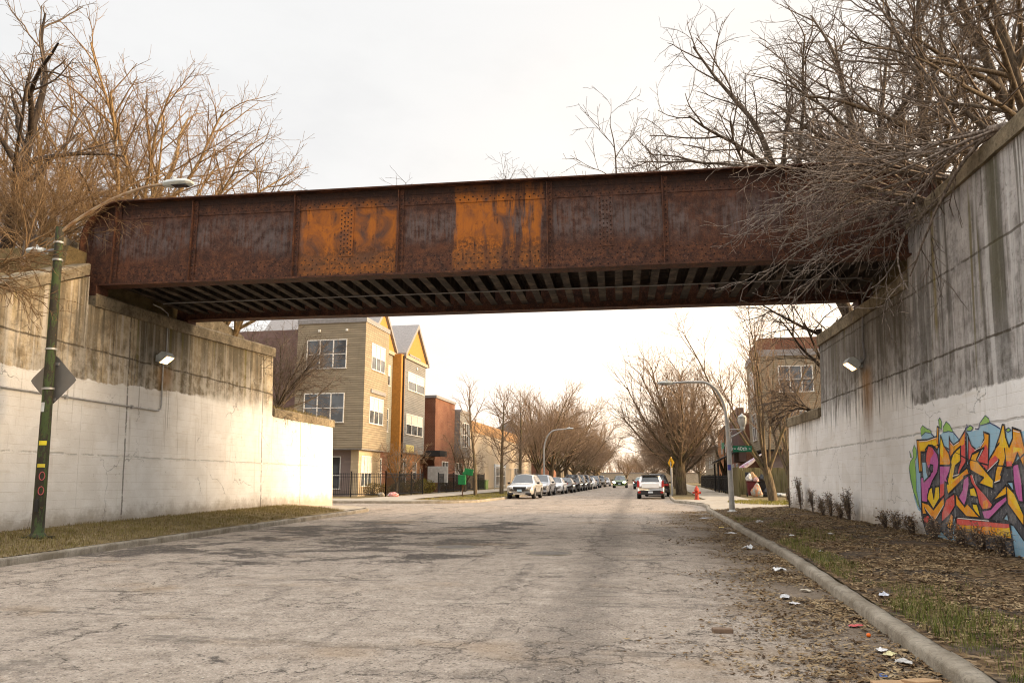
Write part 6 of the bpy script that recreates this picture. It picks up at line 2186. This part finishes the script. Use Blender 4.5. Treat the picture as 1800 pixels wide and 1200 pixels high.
gpoly('orange', [(1440, 1132), (1555, 1250), (1690, 1560), (1690, 1720), (1460, 1400), (1450, 1270)], 3.1); gpoly('yellow', [(1480, 1180), (1560, 1280), (1680, 1540), (1600, 1480), (1480, 1300)], 3.7, None)
gpoly('mag', [(1442, 1282), (1452, 1360), (1200, 1622), (1130, 1612), (1092, 1492), (1222, 1472), (1300, 1380)], 3.2)
gpoly('orange', [(1440, 1132), (1450, 1270), (1232, 1372), (1330, 1252)], 3.5)
gpoly('red', [(735, 1590), (1485, 1665), (1505, 1745), (735, 1692)], 3.4, None); gpoly('orange', [(735, 1694), (1505, 1747), (1525, 1905), (1100, 1842), (735, 1775)], 3.4, None)
gline('black', [(735, 1590), (1485, 1665), (1527, 1907), (1100, 1844), (735, 1777), (735, 1590)], 5.2, .024)
for k in range(4): gline('yellow', [(1300 + k * 45, 1830 + k * 8), (1380 + k * 40, 1775 + k * 22), (1490, 1745 + k * 36)], 4.8, .014)
gpoly('red', [(275, 1580), (340, 1552), (365, 1600), (350, 1680), (320, 1702), (280, 1650)]); gpoly('red', [(595, 1332), (710, 1252), (720, 1432), (640, 1562), (530, 1662), (530, 1532)], 3.3); gpoly('orange', [(660, 1532), (690, 1562), (690, 1702), (660, 1762), (600, 1722)])
# the piece carries on past the picture edge
gpoly('orange', [(1720, 420), (1840, 400), (1860, 900), (2020, 560), (2120, 600), (2140, 1250), (2000, 1300), (1980, 980), (1830, 1300), (1740, 1250)]); gpoly('mag', [(1740, 1300), (1960, 1320), (2060, 1500), (1980, 1800), (1760, 1760)])
gpoly('yellow', [(2180, 520), (2300, 500), (2320, 1300), (2200, 1340)])
# white edge lights
for pts in ([(215, 525), (330, 515), (455, 470)], [(650, 530), (700, 585), (775, 535)], [(1000, 648), (1075, 610), (1130, 520)], [(1040, 782), (1110, 640)], [(300, 1460), (432, 1640), (560, 1420)], [(1545, 375), (1630, 395)], [(960, 985), (1010, 1130)], [(1180, 940), (1330, 790)], [(1350, 1070), (1275, 1100)], [(690, 1010), (780, 985)], [(760, 1600), (1200, 1640)]):
    gline('white', pts, 6.2, .008)
gm.obj('graffiti', [GM[k] for k in GK], wr1)
# ------------------------------------------------------------------ weeds, grass, leaves and litter
weed = m_leaf('dead_weed', [(.12, .08, .05), (.24, .165, .10), (.36, .26, .16)])
GW = 'dead weed clumps along the foot of the right wall'


def weed_clump(px, base_py, top_py, label, seed, width=.35, n=16):
    rng = random.Random(seed)
    v = onwall(px, base_py, 1)
    x = facex(v.z, 1) - .16; y = v.y
    z = vzr(min(x, 6.3), y) - .03
    d = ray(px, top_py); t_ = y / d.y
    h = max(.45, (CAMZ + d.z * t_ - z) * 1.22)
    t = thing('dead_weed', label, 'weed', (x, y, z), 0, GW)
    b = MB(); lf = MB()
    for i in range(n):
        a = rng.uniform(0, 6.28); s = rng.uniform(.2, 1)
        dx, dy = -abs(math.cos(a)) * width * .35 * s, math.sin(a) * width * s
        hh = h * rng.uniform(.55, 1.0)
        P = [Vector((dx * .25, dy * .25, 0)), Vector((dx * .5, dy * .6, hh * .4)), Vector((dx * .9 + rng.uniform(-.04, .04), dy * .9, hh * .75)), Vector((dx + rng.uniform(-.06, .06), dy + rng.uniform(-.08, .08), hh))]
        b.tube(P, [.008, .007, .005, .003], 4, cap=False)
        for k in range(16):
            f = rng.uniform(.15, 1) * 2.99
            q = P[int(f)].lerp(P[int(f) + 1], f - int(f))
            dd = Vector((rng.gauss(-.2, 1), rng.gauss(0, 1), rng.gauss(.5, .8))).normalized()
            L = rng.uniform(.05, .16)
            b.tube([q, q + dd * L], [.004, .0025], 3, cap=False)
            e = q + dd * L
            for _ in range(1 + k % 2):
                u = Vector((rng.gauss(0, 1), rng.gauss(0, 1), rng.gauss(0, 1))).normalized(); w = u.orthogonal().normalized()
                s2 = rng.uniform(.012, .03)
                lf.poly([e - u * s2, e + w * s2 * .6, e + u * s2, e - w * s2 * .6])
    b.obj('stalks', M['twig_grey'], t)
    lf.obj('leaves', weed, t)


for i, (px, by, ty, w, n, lab) in enumerate([
        (1397, 895, 860, .22, 10, 'short dead weed by the end of the low wing wall, farthest of the weeds'),
        (1418, 900, 846, .34, 22, 'tallest narrow clump of dead weeds, against the low wing wall'),
        (1439, 902, 866, .26, 14, 'dead weed clump at the corner where the wing wall meets the abutment'),
        (1458, 910, 876, .3, 14, 'dead weed clump just right of the abutment corner'),
        (1473, 915, 872, .3, 16, 'dead weed clump below the right floodlight, leftmost of two close together'),
        (1490, 917, 888, .3, 14, 'low brown weed clump between two taller ones under the right floodlight'),
        (1506, 924, 868, .36, 22, 'tall bushy clump of dead weeds under the right floodlight'),
        (1572, 945, 902, .3, 11, 'sparse dead stalks midway between the floodlight and the graffiti'),
        (1594, 953, 916, .34, 12, 'sparse dead stalks just left of the graffiti'),
        (1622, 962, 928, .36, 16, 'dead weeds in front of the left edge of the graffiti'),
        (1660, 975, 925, .34, 12, 'thin brown stalks in front of the graffiti, under its red patch'),
        (1712, 988, 930, .4, 16, 'dead weeds in front of the orange and red bar of the graffiti'),
        (1748, 1000, 950, .4, 14, 'dead weeds at the right end of the orange and red graffiti bar'),
        (1790, 1010, 975, .4, 12, 'low dead weeds by the right edge of the picture, below the graffiti')]):
    weed_clump(px, by, ty, lab, 300 + i, w, n)

# fallen leaves
def leaves(name, mat, n, seed, place, smin=.018, smax=.045):
    rng = random.Random(seed)
    b = MB()
    V, F = b.v, b.f
    for i in range(n):
        r_ = place(rng)
        if r_ is None: continue
        x, y, z = r_
        a = rng.uniform(0, 6.28); s = rng.uniform(smin, smax)
        tx, ty = rng.gauss(0, .35), rng.gauss(0, .35)
        ca, sa = math.cos(a), math.sin(a)
        cu = rng.uniform(-.2, .6) * s
        o = len(V)
        for u, v, k in ((-1, 0, 0), (0, -.45, cu), (1, 0, 0), (0, .45, cu)):
            lx, ly = (u * ca - v * sa) * s, (u * sa + v * ca) * s
            V.append((x + lx, y + ly, z + .006 + abs(tx * lx + ty * ly) + k))
        F.append((o, o + 1, o + 2, o + 3))
    b.m = [0] * len(F); b.sm = [False] * len(F)
    return stuff(b.obj(name, mat))


leafm = m_leaf('fallen_leaf', [(.07, .042, .022), (.16, .10, .05), (.26, .175, .09), (.38, .28, .16), (.11, .066, .036)])


def pl_verge(rng):
    y = 3.5 + 28 * rng.random() ** 1.7
    a = xr(y) + .17
    x = a + (6.38 - a) * rng.random()
    if MN.noise(Vector((x * .9, y * .6, 7))) + rng.uniform(-.35, .35) < -.12: return None
    return x, y, vzr(x, y)


def pl_gutter(rng):
    y = 3.5 + 30 * rng.random() ** 1.6
    wdt = .75 + .75 * max(0, MN.noise(Vector((y * .45, 0, 2))) + .35) * 2
    x = xr(y) - abs(rng.gauss(0, wdt * .5)) - .0
    if MN.noise(Vector((x * 1.1, y * .7, 3))) + rng.uniform(-.3, .4) < -.1: return None
    return x, y, roadz(y)


def pl_left(rng):
    y = 9 + 20 * rng.random()
    x = -13.3 + 2.6 * rng.random()
    return x, y, vzl(x, y)


tag(leaves('leaf_litter', leafm, 34000, 1, pl_verge, .018, .05), 'brown fallen leaves covering the right verge', 'leaves')
tag(leaves('leaf_litter', leafm, 32000, 2, pl_gutter, .014, .042), 'brown leaf drift in the gutter along the right kerb', 'leaves')
tag(leaves('leaf_litter', leafm, 5000, 3, pl_left, .014, .035), 'scattered leaves on the left verge', 'leaves')


def blades(name, mat, n, seed, place, h0, h1, wid=.004):
    rng = random.Random(seed)
    b = MB(); V, F = b.v, b.f
    for i in range(n):
        r_ = place(rng)
        if r_ is None: continue
        x, y, z, k = r_
        h = rng.uniform(h0, h1) * k
        a = rng.uniform(0, 6.28); l = rng.uniform(.1, .7) * h
        ca, sa = math.cos(a), math.sin(a)
        w = wid * rng.uniform(.7, 1.4)
        o = len(V)
        px_, py_ = -sa * w, ca * w
        V += [(x - px_, y - py_, z - .01), (x + px_, y + py_, z - .01), (x + ca * l * .4 + px_ * .7, y + sa * l * .4 + py_ * .7, z + h * .6), (x + ca * l * .4 - px_ * .7, y + sa * l * .4 - py_ * .7, z + h * .6), (x + ca * l, y + sa * l, z + h)]
        F += [(o, o + 1, o + 2, o + 3), (o + 3, o + 2, o + 4)]
    b.m = [0] * len(F); b.sm = [False] * len(F)
    return stuff(b.obj(name, mat))


def pg_right(rng):
    y = 4 + 25 * rng.random() ** 1.6
    a = xr(y) + .2
    x = a + abs(rng.gauss(0, .75))
    if x > 6.2: return None
    g = MN.noise(Vector((x * .8, y * .55, 21))) - (x - a) * .16
    if g + rng.uniform(-.12, .12) < .02: return None
    return x, y, vzr(x, y), .6 + min(1, max(0, g * 2.5))


def pg_left(rng):
    y = 8.5 + 21 * rng.random()
    x = -13.25 + 2.55 * rng.random()
    return x, y, vzl(x, y), .7 + .5 * MN.noise(Vector((x, y, 4)))


def pg_far(rng):
    if rng.random() < .5:
        x, y = rng.uniform(5.4, 9.5), rng.uniform(37, 45)
        if (x - 7.9) ** 2 / 6 + (y - 41) ** 2 / 16 > 1: return None
    else:
        x, y = rng.uniform(-12.1, -8.3), rng.uniform(46, 72)
        x += SL * (y - 46)
    return x, y, roadz(y) + (.16 if x > 0 else .11), 1.0


grs = m_leaf('green_grass', [(.07, .085, .018), (.13, .15, .03), (.20, .19, .06), (.30, .23, .11)])
dgrs = m_leaf('straw_grass', [(.16, .12, .045), (.28, .21, .09), (.20, .17, .05), (.36, .28, .14)])
tag(blades('grass', grs, 17000, 5, pg_right, .035, .10, .0032), 'green grass tufts behind the right kerb', 'grass')
tag(blades('grass', dgrs, 22000, 6, pg_left, .05, .12, .005), 'straw coloured winter grass on the left verge', 'grass')
tag(blades('grass', m_leaf('mixed_grass', [(.13, .13, .02), (.24, .21, .04), (.30, .24, .08)]), 9000, 7, pg_far, .05, .11, .008), 'short yellow-green grass on the far corner verges', 'grass')
struct(strip('verge', M['dry'], [46.5, 50, 55, 60, 65, 70, 74], lambda Y: -12.4 + SL * (Y - 46), lambda Y: xl(Y) - .18, .104, 1))


def pg_top(rng):
    y = rng.uniform(28.6, 34.8); x = rng.uniform(-14.3, -13.5)
    return x, y, 4.27, 1.0 + .6 * MN.noise(Vector((y, x, 1)))


tag(blades('grass', dgrs, 3500, 8, pg_top, .08, .24, .006), 'dry grass along the top of the left wing wall', 'grass')

# litter, piece by piece
rngL = random.Random(77)


def scrap(px, py, label, cat, size, col, seed, dz=0.0, name='litter', crumple=.5):
    p = gnd(px, py)
    x, y = p.x, p.y
    z = (vzr(x, y) if x > xr(y) + .17 else roadz(y) + (.15 if x > xr(y) else 0)) + .008 + dz
    b = MB(); rng = random.Random(seed)
    n = 6
    a = rng.uniform(0, 3.14)
    for i in range(n + 1):
        for j in range(n + 1):
            u, v = i / n - .5, j / n - .5
            rr = 1 - .25 * abs(MN.noise(Vector((u * 3, v * 3, seed))))
            lx, ly = u * size[0] * rr, v * size[1] * rr
            h = size[2] * crumple * (.5 + MN.noise(Vector((u * 3.3, v * 3.3, seed + 5))) + .45 * MN.noise(Vector((u * 8, v * 8, seed + 9)))) * (1 - 1.6 * (u * u + v * v)) + size[2] * .15
            b.v.append((lx * math.cos(a) - ly * math.sin(a), lx * math.sin(a) + ly * math.cos(a), max(.002, h)))
    for i in range(n):
        for j in range(n):
            k = i * (n + 1) + j
            b.f.append([k, k + 1, k + n + 2, k + n + 1])
    b.m = [0] * len(b.f); b.sm = [rng.random() < .4 for _ in b.f]
    o = b.obj(name, plain('scrap_%s' % '_'.join('%d' % int(c * 100) for c in col), col, .5, var=.18, scale=14), None, (x, y, z))
    md = o.modifiers.new('t', 'SOLIDIFY'); md.thickness = .003
    return tag(o, label, cat, 'litter along the right kerb')


W_ = (.66, .65, .63)
for i, (px, py, lab, cat, size, col) in enumerate([
    (1238, 911, 'flattened white wrapper by the far end of the right kerb', 'wrapper', (.4, .2, .05), (.42, .44, .48)),
    (1268, 928, 'small yellow scrap in the gutter near the far kerb end', 'scrap', (.22, .15, .06), (.62, .42, .05)),
    (1285, 938, 'small white scraps in the leaf drift, before the crumpled cup', 'scrap', (.3, .2, .06), W_),
    (1316, 966, 'crumpled white paper standing in the leaves close to the kerb', 'paper', (.22, .2, .16), (.70, .70, .70)),
    (1369, 1006, 'white paper cup lying on its side in the gutter leaves', 'cup', (.20, .16, .16), (.72, .71, .70)),
    (1335, 930, 'pale crumpled bag lying in the grass behind the kerb', 'bag', (.2, .16, .14), (.58, .56, .53)),
    (1380, 1052, 'grey-white crumpled plastic in the leaves below the kerb', 'plastic', (.2, .12, .08), (.55, .55, .55)),
    (1396, 1063, 'thin pale wrapper beside the grey-white plastic', 'wrapper', (.15, .09, .05), (.58, .56, .55)),
    (1416, 1040, 'small white and brown scrap close under the kerb', 'scrap', (.14, .09, .06), (.52, .46, .36)),
    (1557, 1074, 'crumpled silver-white paper lying on top of the kerb', 'paper', (.11, .09, .09), (.58, .60, .66)),
    (1505, 1102, 'red and white torn packet in the gutter leaves', 'packet', (.15, .08, .04), (.55, .10, .10)),
    (1549, 1146, 'white folded paper nearest the kerb among the front litter', 'paper', (.11, .08, .05), (.70, .68, .66)),
    (1564, 1153, 'pale yellow and white wrapper next to the folded paper', 'wrapper', (.14, .09, .05), (.62, .56, .30)),
    (1591, 1168, 'clear grey plastic bag scrap in the front gutter', 'plastic', (.15, .12, .07), (.45, .43, .40)),
    (1553, 1190, 'small blue and yellow packet at the bottom of the picture', 'packet', (.09, .06, .03), (.08, .16, .42)),
    (1462, 957, 'pale scrap on the bare earth of the right verge', 'scrap', (.14, .1, .05), (.48, .45, .42)),
    (1393, 956, 'white scrap in the leaves on the right verge, midway', 'scrap', (.14, .1, .06), W_),
    (1443, 985, 'tiny bright scrap among the leaves on the near right verge', 'scrap', (.09, .07, .04), (.6, .6, .6))]):
    scrap(px, py, lab, cat, size, col, 400 + i)
p = gnd(1527, 1119); b = MB(); b.lathe([(.004, 0), (.018, .006), (.022, .02), (.016, .034), (.004, .038)], (0, 0, 0), 10)
tag(b.obj('bottle_cap', plain('orange_plastic', (.85, .16, .01), .4), None, (p.x, p.y, p.z)), 'bright orange bottle cap in the gutter leaves', 'cap')
p = gnd(1592, 1216); b = MB(); b.obox((0, 0, .03), (.42, .2, .05), R(12), R(5)); b.obox((.12, .02, .07), (.2, .18, .03), R(20), R(-7))
tag(bevel(b.obj('flattened_box', cardb, None, (p.x, p.y, p.z)), .006), 'flattened brown cardboard box at the bottom right of the road', 'box')
p = gnd(1270, 1111); b = MB(); b.obox((0, 0, .02), (.20, .10, .05), R(5)); tag(bevel(b.obj('brick', m_twocol('worn_brick', [(.14, .09, .06), (.22, .15, .10)], 6), None, (p.x, p.y, p.z)), .012), 'worn brown brick lying flat on the road near the right gutter', 'brick')
# manhole lids set in the road
ironm = m_twocol('cast_iron', [(.10, .085, .07), (.19, .165, .14)], 6, .7)
for px, py, rr, lab in ((800, 961, .42, 'round iron manhole cover in the middle of the road with a pale worn rim'), (965, 972, .40, 'round manhole cover set in asphalt right of the middle of the road')):
    p = gnd(px, py)
    t = thing('manhole_cover', lab, 'manhole', (p.x, p.y, roadz(p.y)))
    b = MB(); b.lathe([(rr, -.03), (rr, .008), (rr - .02, .010), (.02, .010)], (0, 0, 0), 28); b.obj('lid', ironm, t)
    b = MB(); b.lathe([(rr + .07, -.03), (rr + .07, .006), (rr + .005, .009), (rr + .005, -.03)], (0, 0, 0), 28); b.obj('rim', M['kerb'], t)
# ------------------------------------------------------------------ light
SUN_AZ, SUN_EL = 92.0, 11.0           # azimuth from +Y towards +X
sd = Vector((math.sin(R(SUN_AZ)) * math.cos(R(SUN_EL)), math.cos(R(SUN_AZ)) * math.cos(R(SUN_EL)), math.sin(R(SUN_EL))))
L = bpy.data.lights.new('sun', 'SUN')
L.energy = 3.4; L.angle = R(20); L.color = (1.0, .72, .42)
lo = bpy.data.objects.new('sun', L)
COL.objects.link(lo)
lo.rotation_euler = (-sd).to_track_quat('-Z', 'Y').to_euler()

w = bpy.data.worlds.new('World'); sc.world = w; w.use_nodes = True
t = NT.__new__(NT); t.t = w.node_tree; t._g = None; t._tc = None
bg = w.node_tree.nodes['Background']
sky = t.n('ShaderNodeTexSky', sky_type='NISHITA')
sky.sun_disc = False; sky.sun_elevation = R(SUN_EL); sky.sun_rotation = R(SUN_AZ); sky.dust_density = 3.0
tc = t.n('ShaderNodeTexCoord').outputs['Generated']
X, Y, Z = t.sep(tc)
col = t.ramp(Z, [(0.0, (.50, .425, .355)), (.10, (.44, .405, .375)), (.26, (.352, .347, .341)), (.56, (.346, .343, .339)), (.70, (.62, .615, .61)), (1.0, (1.2, 1.2, 1.2))])
cl = t.noise(t.mp(tc, (1, 1, 2.2)), 2.6, 6, .6)
col = t.mix(t.mul(t.mul(t.ss(cl, .42, .68), .5), t.ss(Z, .62, .5)), col, (.300, .298, .297))
dt = t.n('ShaderNodeVectorMath', operation='DOT_PRODUCT')
t.put(dt.inputs[0], tc); dt.inputs[1].default_value = Vector((math.sin(R(16)), math.cos(R(16)), .05)).normalized()
gl = t.ma('POWER', t.ma('MAXIMUM', dt.outputs['Value'], 0.0), 14.0)
col = t.mix(1.0, col, t.mix(gl, (0, 0, 0), (.40, .26, .12)), 'ADD')
col10 = t.mix(1.0, col, (10, 10, 10), 'MULTIPLY')
col10 = t.mix(.06, col10, sky.outputs[0])
t.put(bg.inputs['Color'], col10)
bg.inputs['Strength'].default_value = .1

sc.view_settings.view_transform = 'Standard'
sc.view_settings.look = 'None'
sc.view_settings.gamma = 1.0
sc.view_settings.use_curve_mapping = False
sc.view_settings.exposure = 1.5
sc.render.film_transparent = False
cy = sc.cycles
cy.max_bounces = 6; cy.diffuse_bounces = 3; cy.glossy_bounces = 3; cy.transmission_bounces = 2; cy.transparent_max_bounces = 6
cy.sample_clamp_indirect = 4.0
cy.use_denoising = True
cy.pixel_filter_type = 'BLACKMAN_HARRIS'; cy.filter_width = 1.1
try: cy.use_adaptive_sampling = True; cy.adaptive_threshold = .02
except Exception: pass
